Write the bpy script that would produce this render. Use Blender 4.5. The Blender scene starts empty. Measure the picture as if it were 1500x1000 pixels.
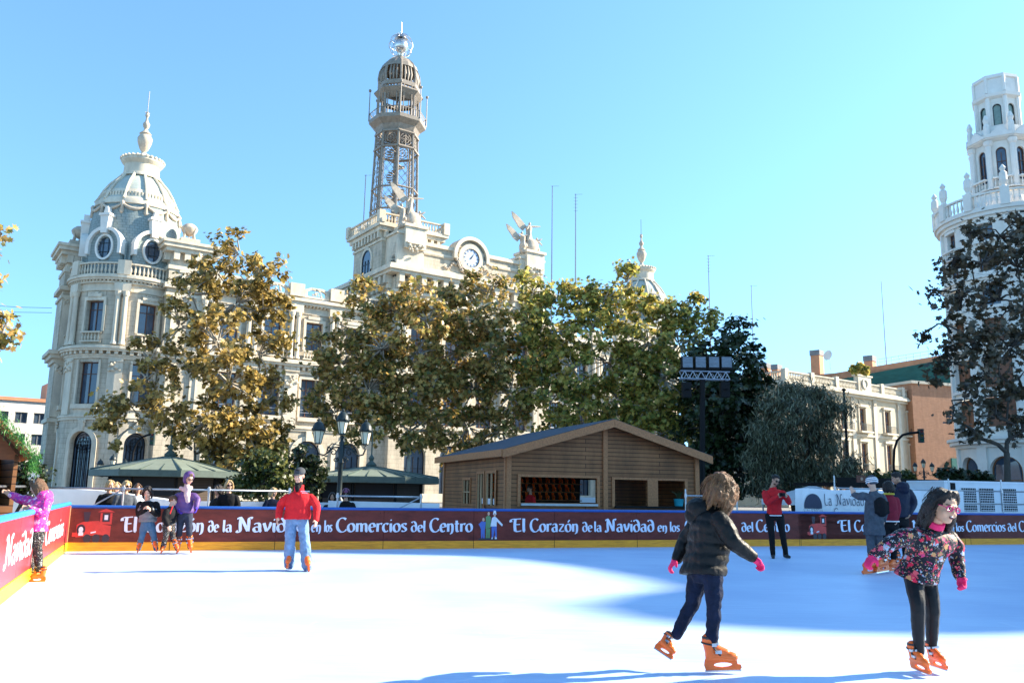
import bpy, bmesh, math, random
import numpy as np
from mathutils import Vector, Matrix, Quaternion, noise
rad = math.radians
SC = bpy.context.scene
COL = SC.collection
random.seed(7)

# ---------------------------------------------------------------- camera, sky, sun, exposure
FPX, PITCH, ROLL, CAMH = 1230.0, math.atan(220/1230.0), 0.0158, 1.35
fwv = Vector((0, math.cos(PITCH), math.sin(PITCH)))
_r0 = Vector((1, 0, 0)); _u0 = Vector((0, -math.sin(PITCH), math.cos(PITCH)))
rtv = _r0*math.cos(ROLL) + _u0*math.sin(ROLL)
upv = -_r0*math.sin(ROLL) + _u0*math.cos(ROLL)
cd = bpy.data.cameras.new("camera"); cam = bpy.data.objects.new("camera", cd); COL.objects.link(cam)
cd.sensor_width = 36.0; cd.lens = FPX*36.0/1500.0; cd.clip_start = 0.05; cd.clip_end = 3000
cam.matrix_world = Matrix(((rtv.x, upv.x, -fwv.x, 0), (rtv.y, upv.y, -fwv.y, 0), (rtv.z, upv.z, -fwv.z, CAMH), (0, 0, 0, 1)))
SC.camera = cam
SUN_EL, SUN_AZ = 28.0, 15.0            # height of the sun; degrees from the picture's right towards its depth
W = bpy.data.worlds.new("World"); SC.world = W; W.use_nodes = True
_n = W.node_tree.nodes; _l = W.node_tree.links
_bg = _n["Background"]
_sky = _n.new("ShaderNodeTexSky"); _sky.sky_type = 'NISHITA'; _sky.sun_disc = False
_sky.sun_elevation = rad(SUN_EL); _sky.sun_rotation = rad(90-SUN_AZ)
_sky.air_density = 1.0; _sky.dust_density = 0.3; _sky.ozone_density = 0.7
_wt = _n.new("ShaderNodeTexCoord"); _wm = _n.new("ShaderNodeVectorMath"); _wm.operation = 'MULTIPLY_ADD'; _wm.inputs[1].default_value = (1, 1, .85); _wm.inputs[2].default_value = (0, 0, .16)
_wn = _n.new("ShaderNodeVectorMath"); _wn.operation = 'NORMALIZE'
_l.new(_wt.outputs["Generated"], _wm.inputs[0]); _l.new(_wm.outputs[0], _wn.inputs[0]); _l.new(_wn.outputs[0], _sky.inputs[0])      # the clear sky keeps its blue down to the roofs
_tint = _n.new("ShaderNodeMix"); _tint.data_type = 'RGBA'; _tint.blend_type = 'MULTIPLY'; _tint.inputs[0].default_value = 1.0
_tint.inputs[7].default_value = (0.70, 1.0, 1.13, 1)
_l.new(_sky.outputs[0], _tint.inputs[6]); _l.new(_tint.outputs[2], _bg.inputs[0])
_bg.inputs[1].default_value = 0.118
sd = bpy.data.lights.new("sun", 'SUN'); sd.energy = 5.0; sd.angle = rad(0.5); sd.color = (1.0, 0.89, 0.72)
sun = bpy.data.objects.new("sun", sd); COL.objects.link(sun)
SUNV = Vector((math.cos(rad(SUN_EL))*math.cos(rad(SUN_AZ)), math.cos(rad(SUN_EL))*math.sin(rad(SUN_AZ)), math.sin(rad(SUN_EL))))
sun.rotation_euler = SUNV.to_track_quat('Z', 'Y').to_euler()
vs = SC.view_settings
vs.view_transform = 'Standard'; vs.look = 'None'; vs.exposure = 1.62; vs.gamma = 1.0; vs.use_curve_mapping = False
SC.cycles.max_bounces = 6; SC.cycles.diffuse_bounces = 3; SC.cycles.transparent_max_bounces = 8
SC.cycles.use_denoising = True

def ray(px, py): return fwv + rtv*((px-750)/FPX) + upv*((500-py)/FPX)
def at(px, py, Y):
    d = ray(px, py); return Vector((0, 0, CAMH)) + d*(Y/d.y)
def gr(px, py, z=0.0):
    d = ray(px, py); return Vector((0, 0, CAMH)) + d*((z-CAMH)/d.z)
def onplane(px, py, p, n):
    d = ray(px, py); o = Vector((0, 0, CAMH)); return o + d*((Vector(p)-o).dot(n)/d.dot(n))

# ---------------------------------------------------------------- materials
MATS = {}
def mat(name, col, rough=0.7, amt=0.12, scale=3.0, bump=0.0, bscale=None, metal=0.0, spec=0.4, stretch=(1, 1, 1), col2=None, emit=None, trans=0.0):
    if name in MATS: return MATS[name]
    m = bpy.data.materials.new(name); m.use_nodes = True; MATS[name] = m
    n, l = m.node_tree.nodes, m.node_tree.links
    b = n["Principled BSDF"]; b.inputs["Roughness"].default_value = rough; b.inputs["Metallic"].default_value = metal
    b.inputs["Specular IOR Level"].default_value = spec
    tc = n.new("ShaderNodeTexCoord"); mp = n.new("ShaderNodeMapping"); mp.inputs["Scale"].default_value = stretch
    l.new(tc.outputs["Object"], mp.inputs[0])
    nz = n.new("ShaderNodeTexNoise"); nz.inputs["Scale"].default_value = scale; nz.inputs["Detail"].default_value = 5; nz.inputs["Roughness"].default_value = 0.65
    l.new(mp.outputs[0], nz.inputs["Vector"])
    mr = n.new("ShaderNodeMapRange"); mr.inputs[1].default_value = 0.3; mr.inputs[2].default_value = 0.7
    l.new(nz.outputs[0], mr.inputs[0])
    mx = n.new("ShaderNodeMix"); mx.data_type = 'RGBA'
    c1 = tuple(c*(1-amt) for c in col); c2 = col2 or tuple(min(1, c*(1+amt)) for c in col)
    mx.inputs[6].default_value = (*c1, 1); mx.inputs[7].default_value = (*c2, 1)
    l.new(mr.outputs[0], mx.inputs[0]); l.new(mx.outputs[2], b.inputs["Base Color"])
    if bump:
        bn = n.new("ShaderNodeTexNoise"); bn.inputs["Scale"].default_value = bscale or scale*4; bn.inputs["Detail"].default_value = 4
        l.new(mp.outputs[0], bn.inputs["Vector"])
        bp = n.new("ShaderNodeBump"); bp.inputs["Strength"].default_value = bump; bp.inputs["Distance"].default_value = 0.02
        l.new(bn.outputs[0], bp.inputs["Height"]); l.new(bp.outputs[0], b.inputs["Normal"])
    if emit:
        b.inputs["Emission Color"].default_value = (*emit[:3], 1); b.inputs["Emission Strength"].default_value = emit[3]
    if trans: b.inputs["Transmission Weight"].default_value = trans
    return m

def mat_bricks(name, c1, c2, mortar, bw, bh, ms=0.015, rough=0.8, axis='XZ', off=0.5, bump=0.3, noise_amt=0.25):
    """courses of stone, brick or boards laid along an object's X (or Y) and Z"""
    if name in MATS: return MATS[name]
    m = bpy.data.materials.new(name); m.use_nodes = True; MATS[name] = m
    n, l = m.node_tree.nodes, m.node_tree.links
    b = n["Principled BSDF"]; b.inputs["Roughness"].default_value = rough; b.inputs["Specular IOR Level"].default_value = 0.3
    tc = n.new("ShaderNodeTexCoord"); sp = n.new("ShaderNodeSeparateXYZ"); cb = n.new("ShaderNodeCombineXYZ")
    l.new(tc.outputs["Object"], sp.inputs[0])
    ad = n.new("ShaderNodeMath"); ad.operation = 'ADD'
    l.new(sp.outputs[0], ad.inputs[0]); l.new(sp.outputs[1], ad.inputs[1])
    l.new(ad.outputs[0], cb.inputs[0]); l.new(sp.outputs[2], cb.inputs[1])
    br = n.new("ShaderNodeTexBrick"); br.offset = off
    br.inputs["Color1"].default_value = (*c1, 1); br.inputs["Color2"].default_value = (*c2, 1); br.inputs["Mortar"].default_value = (*mortar, 1)
    br.inputs["Scale"].default_value = 1.0; br.inputs["Brick Width"].default_value = bw; br.inputs["Row Height"].default_value = bh
    br.inputs["Mortar Size"].default_value = ms; br.inputs["Mortar Smooth"].default_value = 0.2
    l.new(cb.outputs[0], br.inputs["Vector"])
    nz = n.new("ShaderNodeTexNoise"); nz.inputs["Scale"].default_value = 1.3; nz.inputs["Detail"].default_value = 7; nz.inputs["Roughness"].default_value = 0.7
    mp = n.new("ShaderNodeMapping"); mp.inputs["Scale"].default_value = (1, 1, 0.35); l.new(tc.outputs["Object"], mp.inputs[0]); l.new(mp.outputs[0], nz.inputs["Vector"])
    mr = n.new("ShaderNodeMapRange"); mr.inputs[1].default_value = 0.3; mr.inputs[2].default_value = 0.75; mr.inputs[3].default_value = 1-noise_amt; mr.inputs[4].default_value = 1+noise_amt*0.4
    l.new(nz.outputs[0], mr.inputs[0])
    mx = n.new("ShaderNodeMix"); mx.data_type = 'RGBA'; mx.blend_type = 'MULTIPLY'; mx.inputs[0].default_value = 1
    l.new(br.outputs[0], mx.inputs[6]); l.new(mr.outputs[0], mx.inputs[7]); l.new(mx.outputs[2], b.inputs["Base Color"])
    bp = n.new("ShaderNodeBump"); bp.inputs["Strength"].default_value = bump; bp.inputs["Distance"].default_value = 0.02; bp.invert = True
    l.new(br.outputs["Fac"], bp.inputs["Height"]); l.new(bp.outputs[0], b.inputs["Normal"])
    return m

def mat_leaf(name, cols, trans=0.35, rough=0.38):
    """leaves: every leaf picks its own colour from the list"""
    if name in MATS: return MATS[name]
    m = bpy.data.materials.new(name); m.use_nodes = True; MATS[name] = m
    n, l = m.node_tree.nodes, m.node_tree.links
    b = n["Principled BSDF"]; b.inputs["Roughness"].default_value = rough; b.inputs["Specular IOR Level"].default_value = 0.5
    ge = n.new("ShaderNodeNewGeometry"); tc = n.new("ShaderNodeTexCoord")
    nz = n.new("ShaderNodeTexNoise"); nz.inputs["Scale"].default_value = 0.35; nz.inputs["Detail"].default_value = 3
    l.new(tc.outputs["Object"], nz.inputs["Vector"])
    ma = n.new("ShaderNodeMath"); ma.operation = 'MULTIPLY_ADD'; ma.inputs[1].default_value = 1.1; ma.inputs[2].default_value = -0.55
    l.new(nz.outputs[0], ma.inputs[0])
    ad = n.new("ShaderNodeMath"); ad.operation = 'ADD'; ad.use_clamp = True
    l.new(ge.outputs["Random Per Island"], ad.inputs[0]); l.new(ma.outputs[0], ad.inputs[1])
    cr = n.new("ShaderNodeValToRGB"); l.new(ad.outputs[0], cr.inputs[0])
    e = cr.color_ramp.elements
    while len(e) < len(cols): e.new(0.5)
    for i, c in enumerate(cols):
        e[i].position = i/(len(cols)-1); e[i].color = (*c, 1)
    l.new(cr.outputs[0], b.inputs["Base Color"])
    tr = n.new("ShaderNodeBsdfTranslucent"); l.new(cr.outputs[0], tr.inputs[0])
    ms = n.new("ShaderNodeMixShader"); ms.inputs[0].default_value = trans
    l.new(b.outputs[0], ms.inputs[1]); l.new(tr.outputs[0], ms.inputs[2]); l.new(ms.outputs[0], n["Material Output"].inputs[0])
    return m

# ---------------------------------------------------------------- things, parts
def tag(o, label, cat, group=None, kind=None):
    if label: o["label"] = label
    if cat: o["category"] = cat
    if group: o["group"] = group
    if kind: o["kind"] = kind
    return o
def thing(name, label, cat, loc=(0, 0, 0), rz=0.0, group=None):
    o = bpy.data.objects.new(name, None); COL.objects.link(o); o.location = loc; o.rotation_euler = (0, 0, rz)
    o.empty_display_size = 0.2
    return tag(o, label, cat, group)
def copy_tree(o, parent=None):
    c = o.copy(); COL.objects.link(c); c.parent = parent
    for ch in list(o.children): copy_tree(ch, c)
    return c

class MB:
    """collects shapes and links them as ONE mesh object"""
    def __init__(s): s.v = []; s.f = []
    def add(s, vs, fs):
        o = len(s.v); s.v += [tuple(p) for p in vs]; s.f += [tuple(i+o for i in f) for f in fs]; return s
    def box(s, x0, x1, y0, y1, z0, z1):
        return s.add([(x0,y0,z0),(x1,y0,z0),(x1,y1,z0),(x0,y1,z0),(x0,y0,z1),(x1,y0,z1),(x1,y1,z1),(x0,y1,z1)],
                     [(0,3,2,1),(4,5,6,7),(0,1,5,4),(1,2,6,5),(2,3,7,6),(3,0,4,7)])
    def mbox(s, mp, x0, x1, d0, d1, z0, z1, nx=1):
        """a box in wall coordinates: along the wall, depth into it, height"""
        vs = []; fs = []
        for i in range(nx+1):
            x = x0+(x1-x0)*i/nx
            vs += [mp(x,d0,z0), mp(x,d1,z0), mp(x,d1,z1), mp(x,d0,z1)]
        for i in range(nx):
            a = 4*i; b = a+4
            fs += [(a,b,b+3,a+3),(a+1,a+2,b+2,b+1),(a,a+1,b+1,b),(a+3,b+3,b+2,a+2)]
        e = 4*nx
        fs += [(0,3,2,1),(e,e+1,e+2,e+3)]
        return s.add(vs, fs)
    def tube(s, pts, r, n=6, cap=True):
        pts = [Vector(p) for p in pts]
        rs = r if isinstance(r, (list, tuple)) else [r]*len(pts)
        vs = []; fs = []; ref = None
        for i, p in enumerate(pts):
            t = (pts[min(i+1, len(pts)-1)]-pts[max(i-1, 0)]).normalized()
            if ref is None: ref = t.orthogonal().normalized()
            ref = (ref - t*ref.dot(t)); ref = ref.normalized() if ref.length > 1e-6 else t.orthogonal().normalized()
            bt = t.cross(ref)
            for k in range(n):
                a = 2*math.pi*k/n; vs.append(p+(ref*math.cos(a)+bt*math.sin(a))*rs[i])
        for i in range(len(pts)-1):
            for k in range(n):
                k2 = (k+1) % n; fs.append((i*n+k, i*n+k2, (i+1)*n+k2, (i+1)*n+k))
        if cap: fs.append(tuple(range(n-1, -1, -1))); fs.append(tuple((len(pts)-1)*n+k for k in range(n)))
        return s.add(vs, fs)
    def lathe(s, prof, c=(0, 0, 0), n=24, a0=0.0, a1=2*math.pi, caps=True):
        full = abs(a1-a0-2*math.pi) < 1e-6; m = n if full else n+1
        vs = []; fs = []
        for r, z in prof:
            for k in range(m):
                a = a0+(a1-a0)*k/n; vs.append((c[0]+r*math.cos(a), c[1]+r*math.sin(a), c[2]+z))
        for i in range(len(prof)-1):
            for k in range(n):
                k2 = (k+1) % m; fs.append((i*m+k, i*m+k2, (i+1)*m+k2, (i+1)*m+k))
        if caps and full:
            if prof[0][0] > 1e-4: fs.append(tuple(range(m-1, -1, -1)))
            if prof[-1][0] > 1e-4: fs.append(tuple((len(prof)-1)*m+k for k in range(m)))
        return s.add(vs, fs)
    def ell(s, c, r, rot=None, nu=14, nv=10):
        vs = []; fs = []; c = Vector(c)
        if not isinstance(r, (list, tuple)): r = (r, r, r)
        for j in range(nv+1):
            ph = math.pi*j/nv
            for i in range(nu):
                th = 2*math.pi*i/nu
                p = Vector((r[0]*math.sin(ph)*math.cos(th), r[1]*math.sin(ph)*math.sin(th), r[2]*math.cos(ph)))
                if rot is not None: p = rot @ p
                vs.append(c+p)
        for j in range(nv):
            for i in range(nu):
                i2 = (i+1) % nu; fs.append((j*nu+i, (j+1)*nu+i, (j+1)*nu+i2, j*nu+i2))
        return s.add(vs, fs)
    def prism(s, poly, mp, d0, d1):
        """a flat outline (x, z) given thickness from depth d0 to d1"""
        n = len(poly)
        vs = [mp(x, d0, z) for x, z in poly]+[mp(x, d1, z) for x, z in poly]
        fs = [tuple(range(n)), tuple(range(2*n-1, n-1, -1))]
        for i in range(n): j = (i+1) % n; fs.append((i, n+i, n+j, j))
        return s.add(vs, fs)
    def ring(s, outer, inner, mp, d0, d1, close=True):
        """the band between two outlines with equally many points, given thickness"""
        n = len(outer); vs = []
        for d in (d0, d1):
            vs += [mp(x, d, z) for x, z in outer]+[mp(x, d, z) for x, z in inner]
        fs = []
        for i in range(n if close else n-1):
            j = (i+1) % n
            fs += [(i, j, n+j, n+i), (2*n+i, 3*n+i, 3*n+j, 2*n+j), (i, 2*n+i, 2*n+j, j), (n+i, n+j, 3*n+j, 3*n+i)]
        if not close: fs += [(0, n, 3*n, 2*n), (n-1, 3*n-1, 4*n-1, 2*n-1)]
        return s.add(vs, fs)
    def mesh(s, name):
        me = bpy.data.meshes.new(name); me.from_pydata([tuple(v) for v in s.v], [], s.f); me.update(); return me
    def build(s, name, m, parent=None, smooth=False, fix=True):
        me = s.mesh(name)
        if fix:
            bm = bmesh.new(); bm.from_mesh(me); bmesh.ops.recalc_face_normals(bm, faces=bm.faces); bm.to_mesh(me); bm.free()
        return link(name, me, m, parent, smooth)
def link(name, me, m, parent=None, smooth=False):
    o = bpy.data.objects.new(name, me); COL.objects.link(o)
    if m is not None: me.materials.append(m)
    if parent is not None: o.parent = parent
    if smooth == True: me.polygons.foreach_set("use_smooth", [True]*len(me.polygons))
    elif smooth: me.shade_smooth() if False else me.polygons.foreach_set("use_smooth", [True]*len(me.polygons)); me.set_sharp_from_angle(angle=rad(smooth))
    return o
flat = lambda x, d, z: (x, d, z)
def circ(cx, cz, r, n=24, a0=0.0, a1=360.0, rz=None):
    k = n if abs(a1-a0) < 360 else n
    full = abs(abs(a1-a0)-360) < 1e-6
    return [(cx+r*math.cos(rad(a0+(a1-a0)*i/(n if full else n-1))), cz+(rz or r)*math.sin(rad(a0+(a1-a0)*i/(n if full else n-1)))) for i in range(n)]
def wall(mb, mp, x0, x1, z0, z1, holes, depth=0.35, step=2.0, d=0.0):
    """a wall face with real openings and their reveals; holes = (x0, x1, z0, z1, arched)"""
    xs = sorted({x0, x1, *[h[0] for h in holes], *[h[1] for h in holes]}); zs = sorted({z0, z1, *[h[2] for h in holes], *[h[3] for h in holes]})
    X = []
    for a, b in zip(xs, xs[1:]):
        k = max(1, int(math.ceil((b-a)/step))); X += [a+(b-a)*i/k for i in range(k)]
    X.append(xs[-1])
    for a, b in zip(X, X[1:]):
        for e, f in zip(zs, zs[1:]):
            mx, mz = (a+b)/2, (e+f)/2
            if any(h[0] < mx < h[1] and h[2] < mz < h[3] for h in holes): continue
            mb.add([mp(a,d,e), mp(b,d,e), mp(b,d,f), mp(a,d,f)], [(0,1,2,3)])
    for h in holes:
        a, b, e, f = h[:4]; arch = len(h) > 4 and h[4]
        D = d+depth
        if arch:
            r = (b-a)/2; s = f-r; cx = (a+b)/2; pts = circ(cx, s, r, 13, 180, 0)
            for (p, q) in zip(pts, pts[1:]):
                mb.add([mp(p[0],d,p[1]), mp(q[0],d,q[1]), mp(q[0],d,f), mp(p[0],d,f)], [(0,1,2,3)])
                mb.add([mp(p[0],d,p[1]), mp(q[0],d,q[1]), mp(q[0],D,q[1]), mp(p[0],D,p[1])], [(0,1,2,3)])
        else:
            s = f; mb.add([mp(a,d,f), mp(b,d,f), mp(b,D,f), mp(a,D,f)], [(0,1,2,3)])
        mb.add([mp(a,d,e), mp(a,d,s), mp(a,D,s), mp(a,D,e)], [(0,1,2,3)])
        mb.add([mp(b,d,e), mp(b,d,s), mp(b,D,s), mp(b,D,e)], [(0,1,2,3)])
        mb.add([mp(a,d,e), mp(b,d,e), mp(b,D,e), mp(a,D,e)], [(0,1,2,3)])
    return mb
def window(mp, par, a, b, e, f, d, mf, mg, arch=False, rows=3, cols=2, bar=0.07, nx=1, name="window"):
    """frame and pane set in an opening"""
    m = MB(); g = MB(); t = 0.07
    if arch:
        r = (b-a)/2; cx = (a+b)/2; s = f-r
        o = [(a, e), *circ(cx, s, r, 13, 180, 0), (b, e)]; i = [(a+bar*1.6, e+bar), *circ(cx, s, r-bar*1.6, 13, 180, 0), (b-bar*1.6, e+bar)]
        m.ring(o, i, mp, d-t, d+t)
        g.prism([(a, e), *circ(cx, s, r, 13, 180, 0), (b, e)], mp, d+0.02, d+0.04)
        top = s
    else:
        m.mbox(mp, a, a+bar*1.5, d-t, d+t, e, f); m.mbox(mp, b-bar*1.5, b, d-t, d+t, e, f)
        m.mbox(mp, a+bar*1.5, b-bar*1.5, d-t, d+t, f-bar*1.5, f, nx); m.mbox(mp, a+bar*1.5, b-bar*1.5, d-t, d+t, e, e+bar*1.5, nx)
        g.mbox(mp, a+.01, b-.01, d+0.02, d+0.04, e+.01, f-.01, nx); top = f
    for k in range(1, cols):
        x = a+(b-a)*k/cols; m.mbox(mp, x-bar*.7, x+bar*.7, d-t*.8, d+t*.8, e+bar, top-bar)
    for k in range(1, rows):
        z = e+(top-e)*(k/rows if rows != 2 else .72); m.mbox(mp, a+bar, b-bar, d-t*.6, d+t*.6, z-bar*.5, z+bar*.5, nx)
    w = m.build(name, mf, par); g.build("pane", mg, w)
    return w
# ---------------------------------------------------------------- the setting: paving, road, ice
M_stone = mat_bricks("pale limestone", (.58,.50,.375), (.54,.465,.35), (.37,.31,.23), 1.1, 0.48, 0.016, noise_amt=.42, bump=.35)
M_trim = mat("carved limestone", (.60,.52,.395), .8, .22, 1.1, bump=.25, bscale=9, stretch=(1,1,.4))
M_white = mat("white rendered stone", (.74,.69,.61), .8, .10, .8, bump=.15, bscale=7)
M_glass = mat("sky tinted window glass", (.05,.075,.11), .05, .3, .6, spec=.9)  # bluish base colour stands in for reflected sky
M_sash = mat("brown window frame", (.11,.05,.03), .5, .2, 5)
M_dark = mat("dark opening", (.012,.012,.014), .8)
M_iron = mat("dark green iron", (.018,.028,.03), .4, .3, 12, bump=.15)
M_galv = mat("galvanised tube", (.45,.47,.5), .35, .2, 8, metal=.8)
M_black = mat("black metal", (.005,.005,.006), .6, .2, 10, spec=.2)
M_orange = mat("orange moulded plastic", (.90,.15,.018), .32, .12, 9, spec=.5)
M_blade = mat("steel blade", (.55,.56,.58), .25, .1, 12, metal=1)

u_ = Vector((23.5, 8.3, 0)).normalized(); RZB = math.atan2(u_.y, u_.x); n_ = Vector((u_.y, -u_.x, 0))
C0 = Vector((-9.11, 17.8, 0))
lv = Vector((3.34, -7.87, 0)).normalized()
N0 = C0 + lv*15.5
def bar(s, d=0.0, z=0.0): return C0 + u_*s - n_*d + Vector((0, 0, z))      # along the long board, metres behind it
def bar_s(px, py=770):
    p = onplane(px, py, C0, n_); return (p-C0).dot(u_)

m = MB(); m.add([(-700,-300,-.06),(700,-300,-.06),(900,2500,-.06),(-900,2500,-.06)], [(0,1,2,3)])
tag(m.build("ground", mat_bricks("grey stone paving", (.30,.29,.27), (.26,.25,.24), (.17,.16,.15), .6, .4, .02, axis='XY')), None, None, kind="structure")
m = MB(); r1 = at(-600,720,62); r2 = at(2300,720,66)
m.add([(-120,58,-.05),(150,66,-.05),(150,80,-.05),(-120,72,-.05)], [(0,1,2,3)])
tag(m.build("road", mat("asphalt", (.05,.05,.055), .85, .2, 2, bump=.3)), None, None, kind="structure")

def ice_mat():
    m = bpy.data.materials.new("scratched ice"); m.use_nodes = True; n, l = m.node_tree.nodes, m.node_tree.links
    b = n["Principled BSDF"]; b.inputs["Specular IOR Level"].default_value = .25
    tc = n.new("ShaderNodeTexCoord")
    n1 = n.new("ShaderNodeTexNoise"); n1.inputs["Scale"].default_value = .5; n1.inputs["Detail"].default_value = 6
    mp = n.new("ShaderNodeMapping"); mp.inputs["Scale"].default_value = (.35, 6, 1); mp.inputs["Rotation"].default_value = (0,0,-.25)
    n2 = n.new("ShaderNodeTexNoise"); n2.inputs["Scale"].default_value = 2.2; n2.inputs["Detail"].default_value = 8; n2.inputs["Roughness"].default_value = .75
    l.new(tc.outputs["Object"], n1.inputs["Vector"]); l.new(tc.outputs["Object"], mp.inputs[0]); l.new(mp.outputs[0], n2.inputs["Vector"])
    ad = n.new("ShaderNodeMath"); ad.operation = 'ADD'; l.new(n1.outputs[0], ad.inputs[0]); l.new(n2.outputs[0], ad.inputs[1])
    cr = n.new("ShaderNodeValToRGB"); e = cr.color_ramp.elements; e[0].position = .42; e[0].color = (.39,.53,.76,1); e[1].position = .57; e[1].color = (.49,.64,.85,1)
    mr = n.new("ShaderNodeMath"); mr.operation = 'MULTIPLY'; mr.inputs[1].default_value = .5; l.new(ad.outputs[0], mr.inputs[0]); l.new(mr.outputs[0], cr.inputs[0])
    sm = n.new("ShaderNodeMix"); sm.data_type = 'RGBA'; sm.inputs[7].default_value = (.62,.76,.92,1); l.new(cr.outputs[0], sm.inputs[6]); l.new(sm.outputs[2], b.inputs["Base Color"])
    rr = n.new("ShaderNodeMapRange"); rr.inputs[3].default_value = .3; rr.inputs[4].default_value = .6; l.new(n2.outputs[0], rr.inputs[0]); l.new(rr.outputs[0], b.inputs["Roughness"])
    # thin curved skate scratches
    w = n.new("ShaderNodeTexVoronoi"); w.feature = 'DISTANCE_TO_EDGE'; w.inputs["Scale"].default_value = 1.6
    dm = n.new("ShaderNodeMapping"); dm.inputs["Scale"].default_value = (.3, 1.5, 1); dm.inputs["Rotation"].default_value = (0,0,.4)
    l.new(tc.outputs["Object"], dm.inputs[0]); l.new(dm.outputs[0], w.inputs["Vector"])
    st = n.new("ShaderNodeMapRange"); st.inputs[2].default_value = .012; l.new(w.outputs["Distance"], st.inputs[0])
    sk = n.new("ShaderNodeMath"); sk.operation = "MULTIPLY_ADD"; sk.inputs[1].default_value = -.32; sk.inputs[2].default_value = .32; l.new(st.outputs[0], sk.inputs[0]); l.new(sk.outputs[0], sm.inputs[0])
    bp = n.new("ShaderNodeBump"); bp.inputs["Strength"].default_value = .25; bp.inputs["Distance"].default_value = .01
    l.new(n2.outputs[0], bp.inputs["Height"])
    b2 = n.new("ShaderNodeBump"); b2.inputs["Strength"].default_value = .3; b2.inputs["Distance"].default_value = .006
    l.new(st.outputs[0], b2.inputs["Height"]); l.new(bp.outputs[0], b2.inputs["Normal"]); l.new(b2.outputs[0], b.inputs["Normal"])
    return m
m = MB()
a = bar(-0.1, .1); b = bar(60, .1); c = N0 + lv*6
m.add([tuple(a), tuple(b), tuple(b+n_*60), tuple(c+Vector((0,-8,0))), tuple(c-u_*.1)], [(0,1,2,3,4)])
ice = m.build("ice", ice_mat()); tag(ice, None, None, kind="structure")

# ---------------------------------------------------------------- lettering drawn with a broad pen
def arc(cx, cz, rx, rz, a0, a1, n=14): return [(cx+rx*math.cos(rad(a0+(a1-a0)*i/n)), cz+rz*math.sin(rad(a0+(a1-a0)*i/n))) for i in range(n+1)]
GL = {
 'E': (.62, [[(.26,.98),(.22,.5),(.26,.04)], [(.02,.72),(.0,.86),(.1,.95),(.3,.95),(.58,.98)], [(.2,.52),(.52,.55)], [(.24,.05),(.4,.0),(.6,.07)]]),
 'l': (.24, [[(.11,1.0),(.11,.06),(.18,.01)]]), 'C': (.72, [arc(.42,.48,.34,.5,52,322,22)]), 'o': (.54, [arc(.27,.29,.2,.29,0,360,22)]),
 'r': (.42, [[(.12,.6),(.12,.0)], [(.12,.42),(.22,.56),(.32,.6),(.4,.54)]]),
 'a': (.54, [[(.08,.5),(.18,.59),(.3,.59),(.39,.48),(.39,.08),(.48,.01)], arc(.24,.17,.16,.17,50,310,14)]),
 'z': (.5, [[(.05,.56),(.42,.57)], [(.42,.57),(.06,.04)], [(.06,.04),(.3,.02),(.46,.06)]]),
 'n': (.56, [[(.12,.6),(.12,.0)], [(.12,.42),(.22,.56),(.34,.58),(.43,.45),(.43,.05),(.36,-.13),(.26,-.17)]]),
 'd': (.56, [arc(.27,.28,.2,.28,0,360,20), [(.46,.3),(.46,.55),(.4,.78),(.26,.93),(.1,.9),(.06,.8)]]),
 'e': (.5, [[(.1,.3),(.4,.36)]+arc(.26,.3,.18,.3,12,310,18)]),
 'N': (.86, [[(.22,.98),(.2,.5),(.24,.05),(.12,-.05),(.02,.06)], [(.04,.86),(.14,.98),(.24,.96),(.62,.06)], [(.64,.04),(.66,.6),(.64,.9),(.74,1.0),(.84,.92)]]),
 'v': (.5, [[(.06,.6),(.22,.04)], [(.22,.04),(.38,.32),(.42,.6),(.36,.62)]]),
 'i': (.24, [[(.11,.6),(.11,.06),(.18,.01)], [(.08,.8),(.15,.87)]]),
 's': (.44, [[(.38,.52),(.28,.6),(.12,.57),(.09,.44),(.2,.33),(.34,.24),(.36,.1),(.24,.0),(.06,.06)]]),
 'm': (.84, [[(.12,.6),(.12,.0)], [(.12,.42),(.22,.57),(.34,.57),(.41,.45),(.41,.0)], [(.41,.42),(.52,.57),(.64,.57),(.71,.45),(.71,.06),(.79,.01)]]),
 'c': (.46, [arc(.26,.3,.19,.3,48,315,16)]), 't': (.38, [[(.16,.82),(.16,.1),(.24,.0),(.34,.05)], [(.02,.58),(.34,.59)]]),
 'L': (.6, [[(.12,1),(.1,0),(.55,.02)]]), 'V': (.6, [[(.05,1),(.3,0)], [(.3,0),(.55,1)]]), 'A': (.64, [[(.05,0),(.32,1)], [(.32,1),(.58,0)], [(.15,.36),(.48,.36)]]),
 'I': (.24, [[(.12,1),(.12,0)]])}
GL['ó'] = (GL['o'][0], GL['o'][1]+[[(.24,.72),(.38,.9)]])
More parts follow.
